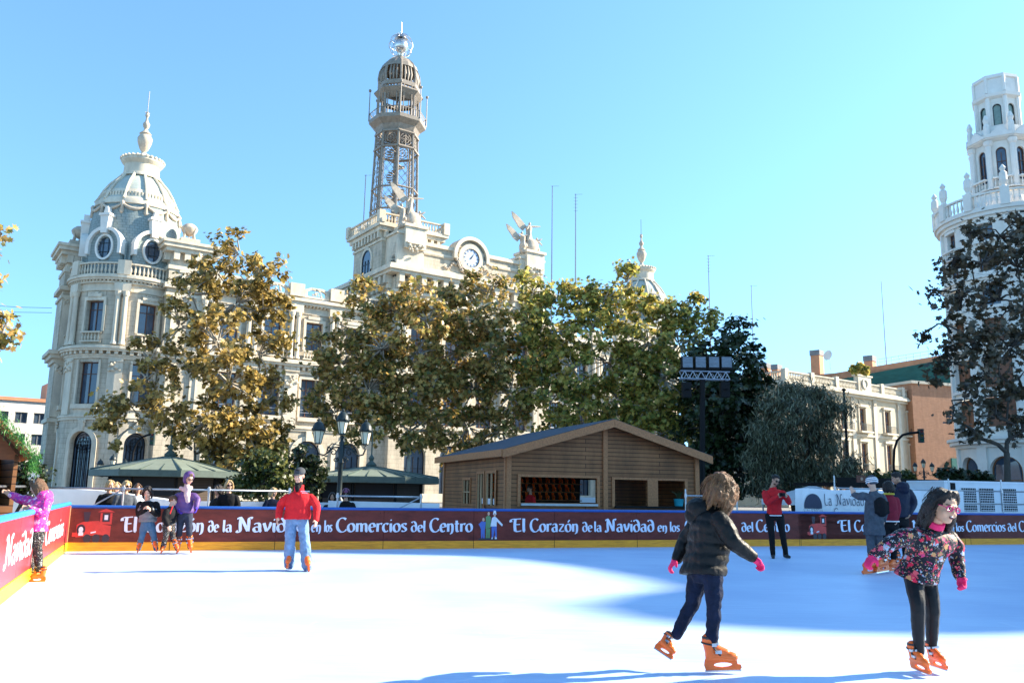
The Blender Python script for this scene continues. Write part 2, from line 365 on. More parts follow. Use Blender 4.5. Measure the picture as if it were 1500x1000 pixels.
def ribbon(mb, pts, wd, hr, mp, d, th, ang):
    P = [Vector((x, z)) for x, z in pts]
    if len(P) > 2 and len(P) < 12:            # smooth the bends
        for _ in range(2):
            Q = [P[0]]
            for a, b in zip(P, P[1:]): Q += [a*.75+b*.25, a*.25+b*.75]
            P = Q+[P[-1]]
    nib = Vector((math.cos(ang), math.sin(ang)))
    L = []; R = []
    for i, p in enumerate(P):
        t = P[min(i+1, len(P)-1)]-P[max(i-1, 0)]
        t = t.normalized() if t.length > 1e-9 else Vector((1, 0)); nn = Vector((-t.y, t.x))
        w = max(hr, wd*abs(nib.dot(nn)))*.5
        L.append(p+nn*w); R.append(p-nn*w)
    vs = []; k = len(P)
    for q in (L, R): vs += [mp(v.x, d-th, v.y) for v in q]
    for q in (L, R): vs += [mp(v.x, d, v.y) for v in q]
    fs = []
    for i in range(k-1):
        fs += [(i, i+1, k+i+1, k+i), (i, 2*k+i, 2*k+i+1, i+1), (k+i, k+i+1, 3*k+i+1, 3*k+i)]
    fs += [(0, k, 3*k, 2*k), (k-1, 3*k-1, 4*k-1, 2*k-1)]
    mb.add(vs, fs)
def word(mb, text, x0, x1, z0, cap, mp, d, wd=.19, hr=.07, ang=.30):
    """the strokes of a word, fitted between x0 and x1 on a board"""
    tot = sum(GL[c][0] for c in text)+.02; k = (x1-x0)/tot; x = x0; j = 0
    for c in text:
        for s in GL[c][1]:
            j += 1
            ribbon(mb, [(x+a*k, z0+b*cap) for a, b in s], wd*(k+cap)*.5, hr*cap, mp, d, .0015+.0004*(j % 5), ang)
        x += GL[c][0]*k

# ---------------------------------------------------------------- the boards round the rink
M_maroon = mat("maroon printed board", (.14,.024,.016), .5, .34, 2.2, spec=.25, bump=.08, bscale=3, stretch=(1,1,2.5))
M_redboard = mat("bright red printed board", (.46,.035,.04), .30, .22, 1.5, spec=.5, stretch=(4,4,.5))
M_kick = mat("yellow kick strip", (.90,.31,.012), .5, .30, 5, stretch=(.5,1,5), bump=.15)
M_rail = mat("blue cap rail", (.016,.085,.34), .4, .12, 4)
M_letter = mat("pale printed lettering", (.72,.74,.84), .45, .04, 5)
M_pred = mat("printed red", (.55,.04,.03), .4, .2, 7); M_pblack = mat("printed black", (.03,.02,.03), .4)
M_pwhite = mat("printed white", (.7,.7,.72), .4); M_pgreen = mat("printed green", (.12,.25,.10), .4); M_pblue = mat("printed blue", (.08,.14,.42), .4); M_pskin = mat("printed skin tone", (.55,.32,.22), .4)
M_seam = mat("board joint", (.30,.26,.25), .5)

def train_print(par, x, k=1.0):
    """the printed toy engine, about 0.75 m wide"""
    X = lambda a: x+a*k
    m = MB(); P = lambda pts, d, mm=None: (mm or m).prism([(X(a), z) for a, z in pts], flat, -d, -.001)
    P([(.08,.28),(.52,.34),(.74,.30),(.74,.52),(.56,.55),(.50,.62),(.20,.60),(.08,.54)], .002)
    P([(.52,.55),(.75,.55),(.75,.78),(.71,.78),(.71,.60),(.56,.60),(.56,.78),(.52,.78)], .0024)
    P([(.46,.80),(.62,.87),(.80,.80)], .0022); P([(.01,.30),(.16,.30),(.16,.38),(.01,.38)], .0034)
    t = m.build("train_print", M_pred, par)
    b = MB(); P([(.22,.60),(.30,.60),(.33,.80),(.19,.80)], .002, b); P(circ(X(0)*0+.17,.44,.085,16,rz=.11), .0044, b)
    for c in (.30,.47,.66): P(circ(c,.26,.075,14,rz=.09), .0038, b)
    P([(.57,.60),(.70,.60),(.70,.77),(.57,.77)], .0016, b)
    b.build("print_detail", M_pblack, t)
    w = MB(); P([(.13,.32),(.22,.32),(.22,.39),(.13,.39)], .0056, w); P([(.36,.36),(.46,.38),(.46,.41),(.36,.39)], .004, w); P([(.60,.64),(.67,.64),(.67,.74),(.60,.74)], .003, w); P(circ(.17,.44,.045,12,rz=.06), .0062, w)
    w.build("print_highlight", M_pwhite, t)
def people_print(par, x):
    """three printed skaters, about 0.5 m wide"""
    m = MB(); P = lambda mm, pts, d: mm.prism([(x+a, z) for a, z in pts], flat, -d, -.001)
    P(m, [(.30,.52),(.34,.72),(.40,.76),(.46,.72),(.62,.56),(.60,.52),(.46,.64),(.46,.50)], .003); P(m, [(.36,.80),(.38,.90),(.43,.90),(.45,.80)], .003)
    P(m, [(.33,.22),(.36,.22),(.38,.30),(.35,.30)], .003); P(m, [(.42,.22),(.47,.22),(.46,.30),(.42,.30)], .003)
    t = m.build("skaters_print", M_pwhite, par)
    g = MB(); P(g, [(.18,.46),(.18,.74),(.24,.78),(.31,.74),(.31,.48)], .002); P(g, [(.19,.24),(.19,.46),(.30,.46),(.29,.24),(.25,.24),(.245,.4),(.235,.24)], .002); g.build("print_green", M_pgreen, t)
    b = MB(); P(b, [(.02,.54),(.0,.57),(.08,.64),(.18,.62),(.16,.44),(.07,.44)], .0034); P(b, [(.07,.24),(.06,.44),(.16,.44),(.16,.24),(.12,.24),(.115,.38),(.10,.24)], .0034); P(b, [(.34,.26),(.33,.52),(.46,.52),(.47,.26),(.43,.26),(.41,.46),(.38,.26)], .0038); b.build("print_blue", M_pblue, t)
    s = MB(); P(s, circ(.12,.68,.03,10,rz=.045), .004); P(s, circ(.25,.82,.03,10,rz=.045), .004); P(s, circ(.405,.79,.03,10,rz=.045), .004); s.build("print_faces", M_pskin, t)
    k = MB(); P(k, [(-.02,.20),(.50,.20),(.46,.24),(.03,.24)], .0014); k.build("print_shadow", M_pblack, t)

fb = thing("rink_barrier", "long maroon printed barrier with blue cap rail along the far side of the ice rink", "barrier", C0, RZB)
edges = [0.0]+[bar_s(p) for p in (251, 404, 562, 694, 812, 933, 1050, 1172, 1300, 1420)]+[18.2, 21.2, 24.2, 27.2]
for i, (a, b) in enumerate(zip(edges, edges[1:])):
    q = MB(); q.box(a+.004, b-.004, 0, .05, .185, .875); p_ = q.build("panel", M_maroon, fb)
    s = MB()
    for xx in (a+.09, b-.09):
        for zz in (.24,.42,.62,.82): s.lathe([(.009,0),(.009,.004),(0,.005)], (0,0,0), 6) if False else s.box(xx-.007, xx+.007, -.003, .0, zz-.007, zz+.007)
    s.build("screws", M_black, p_)
    if i: s = MB(); s.box(a-.006, a+.006, -.0135, -.0122, .0, .181); s.build("strip_joint", M_black, fb)
q = MB(); q.box(0, 27.2, .052, .09, .02, .87); q.build("backing", M_seam, fb)
q = MB(); q.box(0, 27.2, -.012, .05, .0, .181); q.build("kick_strip", M_kick, fb)
q = MB(); q.tube([(0,.03,.905),(27.2,.03,.905)], .036, 10); q.build("cap_rail", M_rail, fb, smooth=40)
ZB, CAP = .395, .315
S1 = [("El",178,202,1),("Corazón",212,300,1),("de",305,321,.72),("la",326,341,.72),("Navidad",346,450,1),("en",456,471,.72),("los",475,487,.72),("Comercios",492,597,1),("del",602,624,.72),("Centro",629,693,1),
      ("El",748,771,1),("Corazón",776,848,1),("de",853,868,.72),("la",870,882,.72),("Navidad",886,959,1),("en",963,978,.72),("los",981,996,.72),("Comercios",1003,1077,1),("del",1086,1104,.72),("Centro",1107,1157,1),
      ("El",1228,1247,1),("Corazón",1251,1306,1),("de",1309,1320,.72),("la",1323,1332,.72),("Navidad",1336,1384,1),("en",1388,1398,.72),("los",1400,1412,.72),("Comercios",1415,1473,1),("del",1476,1489,.72)]
for t_, a, b, k in S1:
    q = MB(); word(q, t_, bar_s(a), bar_s(b), ZB, CAP*(1 if k == 1 else .80), flat, -.0005); q.build("lettering", M_letter, fb, fix=False)
q = MB(); word(q, "Centro", bar_s(1492), bar_s(1492)+1.1, ZB, CAP, flat, -.0005); q.build("lettering", M_letter, fb, fix=False)
train_print(fb, bar_s(106), .98); people_print(fb, bar_s(701)); train_print(fb, bar_s(1182), .88)

RZL = math.atan2(-lv.y, -lv.x)
lb = thing("rink_barrier", "bright red printed barrier with yellow foot along the left side of the ice rink", "barrier", N0, RZL)
for i in range(6):
    a = .5+i*2.5; q = MB(); q.box(a+.004, a+2.496, 0, .05, .185, .93); q.build("panel", M_redboard, lb)
q = MB(); q.box(.5, 15.5, .052, .09, .02, .92); q.build("backing", M_seam, lb)
q = MB(); q.box(.5, 15.488, -.012, .05, 0, .181); q.build("kick_strip", mat("bright yellow kick strip", (.92,.62,.02), .4, .1, 3), lb)
q = MB(); q.tube([(.5,.03,.965),(15.45,.03,.965)], .045, 10); q.build("cap_rail", mat("light blue cap rail", (.03,.25,.62), .4, .1, 4), lb, smooth=40)
q = MB(); q.box(15.40,15.49,-.01,.0,.19,.92); q.build("corner_strip", mat("worn corner strip", (.55,.25,.12), .5, .4, 9), lb)
nl_ = Vector((-lv.y, lv.x, 0))
def lb_s(px, py): return (onplane(px, py, N0, nl_)-N0).dot(-lv)
for t_, a, b, k in (("Corazón",-58,-22,1),("de",-20,-10,.72),("la",-7,2,.72),("Navidad",7,47,1),("en",50,56,.72),("los",57,62,.72),("Comercios",64,90,1)):
    q = MB(); word(q, t_, lb_s(a,810), lb_s(b,800), .40, .36*(1 if k == 1 else .8), flat, -.0005); q.build("lettering", M_pwhite, lb, fix=False)

# ---------------------------------------------------------------- unseen blocks right of the frame, rooflines shaped to cast shade on the rink
M_ochre = mat_bricks("ochre render", (.50,.42,.32), (.47,.40,.31), (.40,.33,.25), 2.2, .9, .01)
def sun_pt(t, w, z=0):
    c, s = math.cos(rad(SUN_AZ)), math.sin(rad(SUN_AZ)); return Vector((t*c-w*s, t*s+w*c, z))
T0 = 65.0
def need(tb): return (T0-tb-.35)*math.tan(rad(SUN_EL))
def shade_block(label, prof, wa, wb, depth=14):
    """an unseen shadow casting block whose roofline follows prof [(w, tip distance)]"""
    b = thing("apartment_building", label, "building", sun_pt(T0, wa), rad(90+SUN_AZ))
    b["kind"] = "structure"
    pts = [(w-wa, need(t)) for w, t in prof]; hs = min(z for _, z in pts)-1.5
    q = MB(); holes = []
    nx_ = max(1, int((wb-wa)/3.4)); pw = (wb-wa)/nx_
    for i in range(nx_):
        for k in range(int((hs-6)/3.6)):
            holes.append((i*pw+pw*.5-.6, i*pw+pw*.5+.6, 6.2+k*3.6, 8.4+k*3.6))
    mp = lambda x, d, z: (x, -d, z)
    wall(q, mp, 0, wb-wa, 0, hs, holes, .3, 50)
    q.box(0, wb-wa, .02-depth, -.35, 0, hs-.02) if False else None
    q.add([(0,0,0),(0,-depth,0),(0,-depth,hs),(0,0,hs)], [(0,1,2,3)]); q.add([(wb-wa,0,0),(wb-wa,-depth,0),(wb-wa,-depth,hs),(wb-wa,0,hs)], [(0,1,2,3)])
    q.add([(0,-depth,0),(wb-wa,-depth,0),(wb-wa,-depth,hs),(0,-depth,hs)], [(0,1,2,3)])
    q.add([(0,0,hs),(wb-wa,0,hs),(wb-wa,-depth,hs),(0,-depth,hs)], [(0,1,2,3)])
    q.build("wall", M_ochre, b, fix=False)
    q = MB(); q.prism([(0, hs)]+pts+[(wb-wa, hs)], lambda x, d, z: (x, -d, z+.01), .0, 1.2); q.build("parapet", M_trim, b)
    q = MB()
    for h in holes: q.mbox(mp, h[0], h[1], .25, .3, h[2], h[3])
    q.build("windows", M_glass, b)
    return b
shade_block("unseen ochre corner block, roofline shaped to cast the shadow on the rink", [(7.3,6.5),(7.7,5.0),(8.4,3.9),(9.2,3.3),(10,3.2),(10.8,3.9),(11.4,4.9),(11.9,5.3),(13.5,5.25),(14.8,5.05),(16.5,4.5),(17.7,3.8)], 7.3, 17.7)
shade_block("unseen taller ochre block, shaped to shade the far boards and the hut", [(17.7,3.8),(18.2,2.6),(18.7,1.0),(19.6,-1.5),(24,-3),(32,-3)], 17.7, 32)
shade_block("unseen last block of the row, roofline shaped to shade the trees", [(32,-3),(35,0),(37,5),(41,7),(42,3),(44,1),(48,-2),(53,-2)], 32, 53)
# ---------------------------------------------------------------- the domed palace across the square
M_slate = mat_bricks("grey green dome scales", (.26,.31,.295), (.30,.35,.33), (.17,.21,.20), .35, .28, .02, noise_amt=.2)
M_domeup = mat("pale green dome lead", (.42,.45,.39), .6, .14, 2.0, bump=.2)
M_statue = mat("weathered statue stone", (.50,.41,.31), .8, .28, 1.6, bump=.3, bscale=10)
M_tower_iron = mat("bronze grey ironwork", (.25,.205,.16), .55, .25, 2.5, bump=.1)
M_silver = mat("polished silver sphere", (.62,.60,.58), .25, .15, 3, metal=.9)
M_clock = mat("white clock face", (.48,.54,.66), .3, .05, 3)
M_roofgrey = mat("grey flat roof", (.22,.21,.20), .85, .2, 1)

PZ = thing("palace", "long cream stone palace with a clock gable, iron lattice tower and domed round corners", "building", at(300,700,85).xy.to_3d(), rad(34.98))
def tmap(cx, cy, phi, R):
    c, s = math.cos(phi), math.sin(phi)
    return lambda x, d, z: (cx+c*(R-d)-s*x, cy+s*(R-d)+c*x, z)
def cmap(cx, cy, R, phi0):
    def f(x, d, z):
        a = phi0+x/R; return (cx+(R-d)*math.cos(a), cy+(R-d)*math.sin(a), z)
    return f
def balusters(mb, mp, x0, x1, d, z0, z1, sp=.32, r=.09, nx=1):
    mb.mbox(mp, x0, x1, d-.16, d+.16, z0, z0+.14, nx); mb.mbox(mp, x0, x1, d-.18, d+.18, z1-.16, z1, nx)
    k = max(2, int((x1-x0)/sp)); h = z1-z0-.3
    for i in range(k):
        x = x0+(x1-x0)*(i+.5)/k; p = mp(x, d, z0+.14)
        mb.lathe([(r*.6,0),(r*.6,h*.1),(r*1.15,h*.35),(r*.55,h*.75),(r*.8,h)], p, 6, caps=False)
def moulding(mb, mp, x0, x1, z0, steps, nx=1):
    """stacked courses: (height, projection)"""
    z = z0
    for h, pr in steps: mb.mbox(mp, x0-pr*.0, x1+pr*.0, -pr, .3, z, z+h, nx); z += h
    return z
def dentils(mb, mp, x0, x1, z, h, pr, sp=.6, w=.28):
    k = int((x1-x0)/sp)
    for i in range(k):
        x = x0+(x1-x0)*(i+.5)/k; mb.mbox(mp, x-w/2, x+w/2, -pr, .1, z, z+h)
def column(mb, p, z0, z1, r):
    h = z1-z0
    mb.lathe([(r*1.35,0),(r*1.35,h*.03),(r*1.1,h*.05),(r,h*.08),(r*.88,h*.9),(r*1.15,h*.92),(r*1.3,h*.96),(r*1.4,h)], (p[0],p[1],z0), 10)
def carved(mb, mp, x, d, z, w, h, seed):
    """a carved capital or cartouche: a cluster of small knobs"""
    rs = random.Random(seed)
    for i in range(14):
        a, b = rs.uniform(-.5,.5), rs.uniform(-.5,.5); p = mp(x+a*w, d-.05, z+b*h); r = rs.uniform(.10,.2)*min(w,h)
        mb.ell(p, (r,r,r), None, 6, 5)
    mb.mbox(mp, x-w*.55, x+w*.55, d-.12, d+.1, z+h*.45, z+h*.6)
def brazier(par, x, y, z):
    m = MB(); m.box(x-.95,x+.95,y-.95,y+.95,z,z+.95)
    for a in range(4):
        c, s = math.cos(a*math.pi/2+.6), math.sin(a*math.pi/2+.6)
        m.tube([(x+.75*c,y+.75*s,z+.95),(x+.62*c,y+.62*s,z+1.5),(x+.8*c,y+.8*s,z+2.2)], .11, 6)
    m.lathe([(.05,0),(.5,.22),(.78,.6),(.85,.85),(.7,1.1),(.42,1.35),(.1,1.45)], (x,y,z+1.35), 14)
    m.lathe([(.15,0),(.07,.35)], (x,y,z+.95), 6)
    m.build("brazier", M_statue, par, smooth=40)

def corner_tower(par, cx, cy, mid, spread=.98):
    R = 5.2; mp = cmap(cx, cy, R, mid); hx = R*1.9; angs = (-R*spread, 0, R*spread)
    holes = []
    for i, x in enumerate(angs):
        holes += [(x-1.15,x+1.15,.2,6.4,True),(x-1.05,x+1.05,9.0,13.1),(x-.9,x+.9,16.1,19.15)]
    q = MB(); wall(q, mp, -hx, hx, 0, 21, holes, .55, .7); q.build("drum_wall", M_stone, par, fix=False, smooth=25)
    q = MB(); NX = 28
    moulding(q, mp, -hx, hx, 0.02, [(1.0,.12)], NX); moulding(q, mp, -hx, hx, 7.5, [(.25,.15),(.2,.25)], NX)
    for x in angs:
        q.ring([(x-1.6,.2),*circ(x,6.4-1.15,1.6,15,180,0),(x+1.6,.2)], [(x-1.16,.2),*circ(x,6.4-1.15,1.16,15,180,0),(x+1.16,.2)], mp, -.14, .1, close=False)
        q.mbox(mp, x-.25, x+.25, -.3, .1, 6.4, 7.5); carved(q, mp, x, -.1, 7.1, .9, .8, int(x*10))
        q.mbox(mp, x-1.35, x+1.35, -.35, .1, 8.55, 8.98, 4); q.mbox(mp, x-1.1, x+1.1, -.12, .1, 7.95, 8.55, 4)
        for s in (-1,1):
            q.mbox(mp, x+s*1.15-.1, x+s*1.15+.1, -.16, .1, 9, 13.3); q.mbox(mp, x+s*1.05-.12, x+s*1.05+.12, -.14, .1, 16.1, 19.3)
        q.mbox(mp, x-1.15, x+1.15, -.16, .1, 19.17, 19.5, 4); q.mbox(mp, x-.7, x+.7, -.24, .1, 19.5, 19.85, 3); carved(q, mp, x, -.1, 19.7, .8, .5, int(x*7))
        balusters(q, mp, x-1.0, x+1.0, -.25, 15.0, 16.05, .3, .09, 4)
    for x in (-R*spread*1.5, -R*spread*.5, R*spread*.5, R*spread*1.5):
        q.mbox(mp, x-.65, x+.65, -.16, .1, 8.0, 13.6, 2); carved(q, mp, x, -.16, 12.7, 1.2, 1.0, int(x*3))
        for o in (-.33,.33): column(q, mp(x+o, -.3, 0), 14.8, 20.1, .25)
        carved(q, mp, x, -.35, 19.85, 1.1, .35, int(x*5)); q.mbox(mp, x-.7, x+.7, -.5, .1, 20.1, 20.9, 2)
        q.mbox(mp, x-.55, x+.55, -.62, .2, 21.75, 23.2, 2)
    z = moulding(q, mp, -hx, hx, 13.45, [(.2,.15),(.2,.25)], NX); dentils(q, mp, -hx, hx, z, .3, .5, .62, .3); moulding(q, mp, -hx, hx, z+.3, [(.2,.65),(.2,.8),(.1,.7)], NX)
    moulding(q, mp, -hx, hx, 20.15, [(.25,.12),(.5,.05),(.2,.3)], NX); dentils(q, mp, -hx, hx, 21.05, .16, .4, .35, .18); moulding(q, mp, -hx, hx, 21.2, [(.2,.55),(.25,.7)], NX)
    balusters(q, mp, -hx*.85, hx*.85, -.35, 21.65, 22.95, .36, .11, 20)
    q.build("carved_trim", M_trim, par, fix=True)
    for x in angs:
        window(mp, par, x-1.05, x+1.05, 9.0, 13.1, .45, M_sash, M_glass, rows=2, cols=2, nx=2); window(mp, par, x-.9, x+.9, 16.1, 19.15, .45, M_sash, M_glass, rows=2, cols=2, nx=2)
        d = window(mp, par, x-1.15, x+1.15, .2, 6.4, .45, M_black, M_glass, arch=True, rows=2, cols=6, bar=.045, name="door")
        g = MB(); 
        for r in (.9,.6,.3): g.ring(circ(x,5.25,r,20), circ(x,5.25,r-.05,20), mp, .33, .37)
        for k in range(8): a = k*math.pi/4; g.mbox(mp, x+math.cos(a)*.45-.03, x+math.cos(a)*.45+.03, .33, .37, 5.25+math.sin(a)*.45-.25, 5.25+math.sin(a)*.45+.25)
        g.build("grille", M_black, d)
    q = MB(); q.box(0,0,0,0,0,0) if False else q.lathe([(5.0,21.6),(0.1,21.7)], (cx,cy,0), 32, caps=False); q.build("terrace", M_roofgrey, par)
    # the dome
    q = MB(); q.lathe([(4.4,21.6),(4.42,24),(4.48,26.2),(4.35,28.2),(4.14,29.4),(4.03,29.75)], (cx,cy,0), 40, caps=False); q.build("dome_base", M_slate, par, smooth=True)
    q = MB(); q.lathe([(4.04,29.7),(3.81,30.5),(3.40,31.4),(2.87,32.3),(2.1,33.2),(1.75,33.5)], (cx,cy,0), 40, caps=False); q.build("dome", M_domeup, par, smooth=True)
    q = MB()
    q.lathe([(4.05,29.55),(4.23,29.6),(4.14,30.1),(3.94,30.35),(3.76,30.35)], (cx,cy,0), 40, caps=False); q.lathe([(3.45,31.0),(3.66,31.0),(3.5,31.35),(3.3,31.35)], (cx,cy,0), 40, caps=False)
    for k in range(12):
        a = mid+rad(15)+k*math.pi/6; c, s = math.cos(a), math.sin(a)
        q.tube([(cx+c*r, cy+s*r, z) for r, z in ((4.14,30.1),(3.86,30.6),(3.46,31.5),(2.92,32.4),(2.14,33.3),(1.82,33.7))], .15, 6)
    for k in range(72):
        a = k*math.pi/36; tm = tmap(cx, cy, a, 3.75); q.mbox(tm, -.09, .09, -.06, .2, 30.5, 30.95)
    q.lathe([(2.05,33.5),(2.0,33.75),(1.8,33.85),(1.75,34.9),(1.95,35.1),(2.1,35.3),(2.1,35.6),(1.6,35.9),(.9,36.0),(.45,36.15),(.25,36.6)], (cx,cy,0), 32)
    for k in range(28):
        a = k*math.pi/14; q.ell((cx+2.1*math.cos(a), cy+2.1*math.sin(a), 35.62), .17, None, 6, 5)
    q.build("dome_ribs", M_trim, par, smooth=35)
    q = MB()
    for k in range(12):                                  # swags of garland round the dome
        a0 = mid+rad(15)+k*math.pi/6
        P = []
        for i in range(9):
            a = a0+math.pi/6*i/8; sag = .55*(1-(2*i/8-1)**2); r = 4.2+.1; P.append((cx+r*math.cos(a), cy+r*math.sin(a), 29.5-sag))
        q.tube(P, [.09+.1*(1-(2*i/8-1)**2) for i in range(9)], 6); p = P[0]
        q.lathe([(.1,-1.1),(.22,-.9),(.14,-.3),(.25,0),(.1,.25)], p, 7)
    q.build("garland", M_statue, par, smooth=True)
    q = MB(); q.lathe([(.25,0),(.2,.25),(.45,.6),(.72,1.35),(.76,1.8),(.6,2.1),(.5,2.2),(.62,2.35),(.3,2.65),(.16,2.9),(.34,3.25),(.36,3.5),(.16,3.8),(.1,4.2),(.22,4.5),(.08,4.9)], (cx,cy,36.4), 16)
    for k in range(4): a = k*1.57; q.tube([(cx,cy,41.0),(cx+.22*math.cos(a),cy+.22*math.sin(a),41.25)], .05, 5)
    q.build("finial_urn", M_statue, par, smooth=40)
    q = MB(); q.tube([(cx,cy,41.1),(cx,cy,43.7)], .035, 5); q.build("spire", M_iron, par)
    for x in (*angs,):                                   # oval windows under arched hoods
        a = mid+x/R; tm = tmap(cx, cy, a, 4.68)
        q = MB(); q.ring(circ(0,24.75,1.0,24,rz=1.36), circ(0,24.75,.80,24,rz=1.14), tm, -.14, .3)
        q.ring([(-1.95,24.0),*circ(0,24.9,1.95,17,180,0),(1.95,24.0)], [(-1.6,24.0),*circ(0,24.9,1.6,17,180,0),(1.6,24.0)], tm, -.3, 1.2, close=False)
        q.prism([(-.32,26.1),(.32,26.1),(.48,27.9),(-.48,27.9)], tm, -.45, .8); q.mbox(tm, -.62, .62, -.55, .8, 27.9, 28.15); q.prism([(-.3,28.15),(.3,28.15),(.12,28.9),(-.12,28.9)], tm, -.3, .3)
        q.build("dormer_hood", M_white, par)
        q = MB(); q.ring([(-1.75,22.0),(-1.75,24.0),*circ(0,24.9,1.75,22,180,0),(1.75,24.0),(1.75,22.0)], [(-.5,23.4),(-.9,24.5),*circ(0,24.75,1.0,22,180,0),(.9,24.5),(.5,23.4)], tm, .05, .6)
        q.build("dormer", M_slate, par)
        q = MB(); q.ring(circ(0,24.75,.88,20,rz=1.24), circ(0,24.75,.80,20,rz=1.16), tm, .1, .2)
        for k in (-.3,.3): q.mbox(tm, k-.02, k+.02, .12, .18, 23.7, 25.8)
        for k in (24.3,25.2): q.mbox(tm, -.8, .8, .12, .18, k-.02, k+.02)
        f = q.build("oval_window", M_iron, par); q = MB(); q.prism(circ(0,24.75,.9,20,rz=1.26), tm, .22, .26); q.build("pane", M_glass, f)
    q = MB()
    for x in (-R*spread*.5, R*spread*.5):
        tm = tmap(cx, cy, mid+x/R, 4.5)
        for o in (-.55,-.2,.2,.55): q.tube([tm(o,-.05,22), tm(o,-.05,25.2)], .13, 6)
    q.build("buttress", M_slate, par)

def corner_pier(par, x0, x1, y0, y1):
    q = MB(); q.box(x0,x1,y0,y1,0,23.0); q.build("pier", M_stone, par)
    q = MB()
    def band(z0, z1, p): q.box(x0-p,x1+p,y0-p,y1+p,z0,z1)
    band(0,1.0,.12); band(7.5,7.9,.2); band(13.5,13.9,.2); band(13.9,14.3,.5); band(14.3,14.7,.75); band(20.2,20.5,.15); band(21.0,21.45,.35); band(22.95,23.35,.12); band(24.7,25.1,.55); band(25.1,25.5,.85); band(25.5,25.8,1.0)
    for i in range(4):
        t = (i+.5)/4
        for p in ((x0+(x1-x0)*t, y0-.2), (x0-.2, y0+(y1-y0)*t)): q.box(p[0]-.28,p[0]+.28,p[1]-.28,p[1]+.28,23.9,24.7)
    q.box(x0+.1,x1-.1,y0+.1,y1-.1,23.3,24.8)
    for s in (.22,.78):
        q.box(x0+(x1-x0)*s-.45, x0+(x1-x0)*s+.45, y0-.18, y0+.1, 8, 13.5); q.box(x0+(x1-x0)*s-.4, x0+(x1-x0)*s+.4, y0-.16, y0+.1, 14.8, 20.2)
        carved(q, flat, x0+(x1-x0)*s, y0-.15, 12.8, .9, .9, int(x0*9+s*50)); carved(q, flat, x0+(x1-x0)*s, y0-.15, 19.8, .8, .5, int(x0*7+s*50))
    xm = (x0+x1)/2
    if x1-x0 > 3:
        q.ring(circ(xm,21.9,.95,22), circ(xm,21.9,.68,22), flat, y0-.32, y0+.05); q.ell((xm,y0-.02,21.9),(.62,.22,.62)); q.box(xm-1.1,xm+1.1,y0-.1,y0+.05,22.7,22.95)
    q.build("carved_trim", M_trim, par)
    brazier(par, xm, (y0+y1)/2, 25.8)

corner_tower(PZ, -7.5, 5.9, rad(-135))
corner_pier(PZ, -5.1, -.9, 0, 4.2); corner_pier(PZ, -13.4, -11.0, 8.3, 12.5)
q = MB(); wall(q, lambda x, d, z: (-13.2+d+.2*x, 12.5+.98*x, z), 0, 30, 0, 21.4, [(3+5*i,5+5*i,a,b) for i in range(5) for a,b in ((9,13),(16.2,19.3))], .4, 50); q.build("side_wall", M_stone, PZ, fix=False)


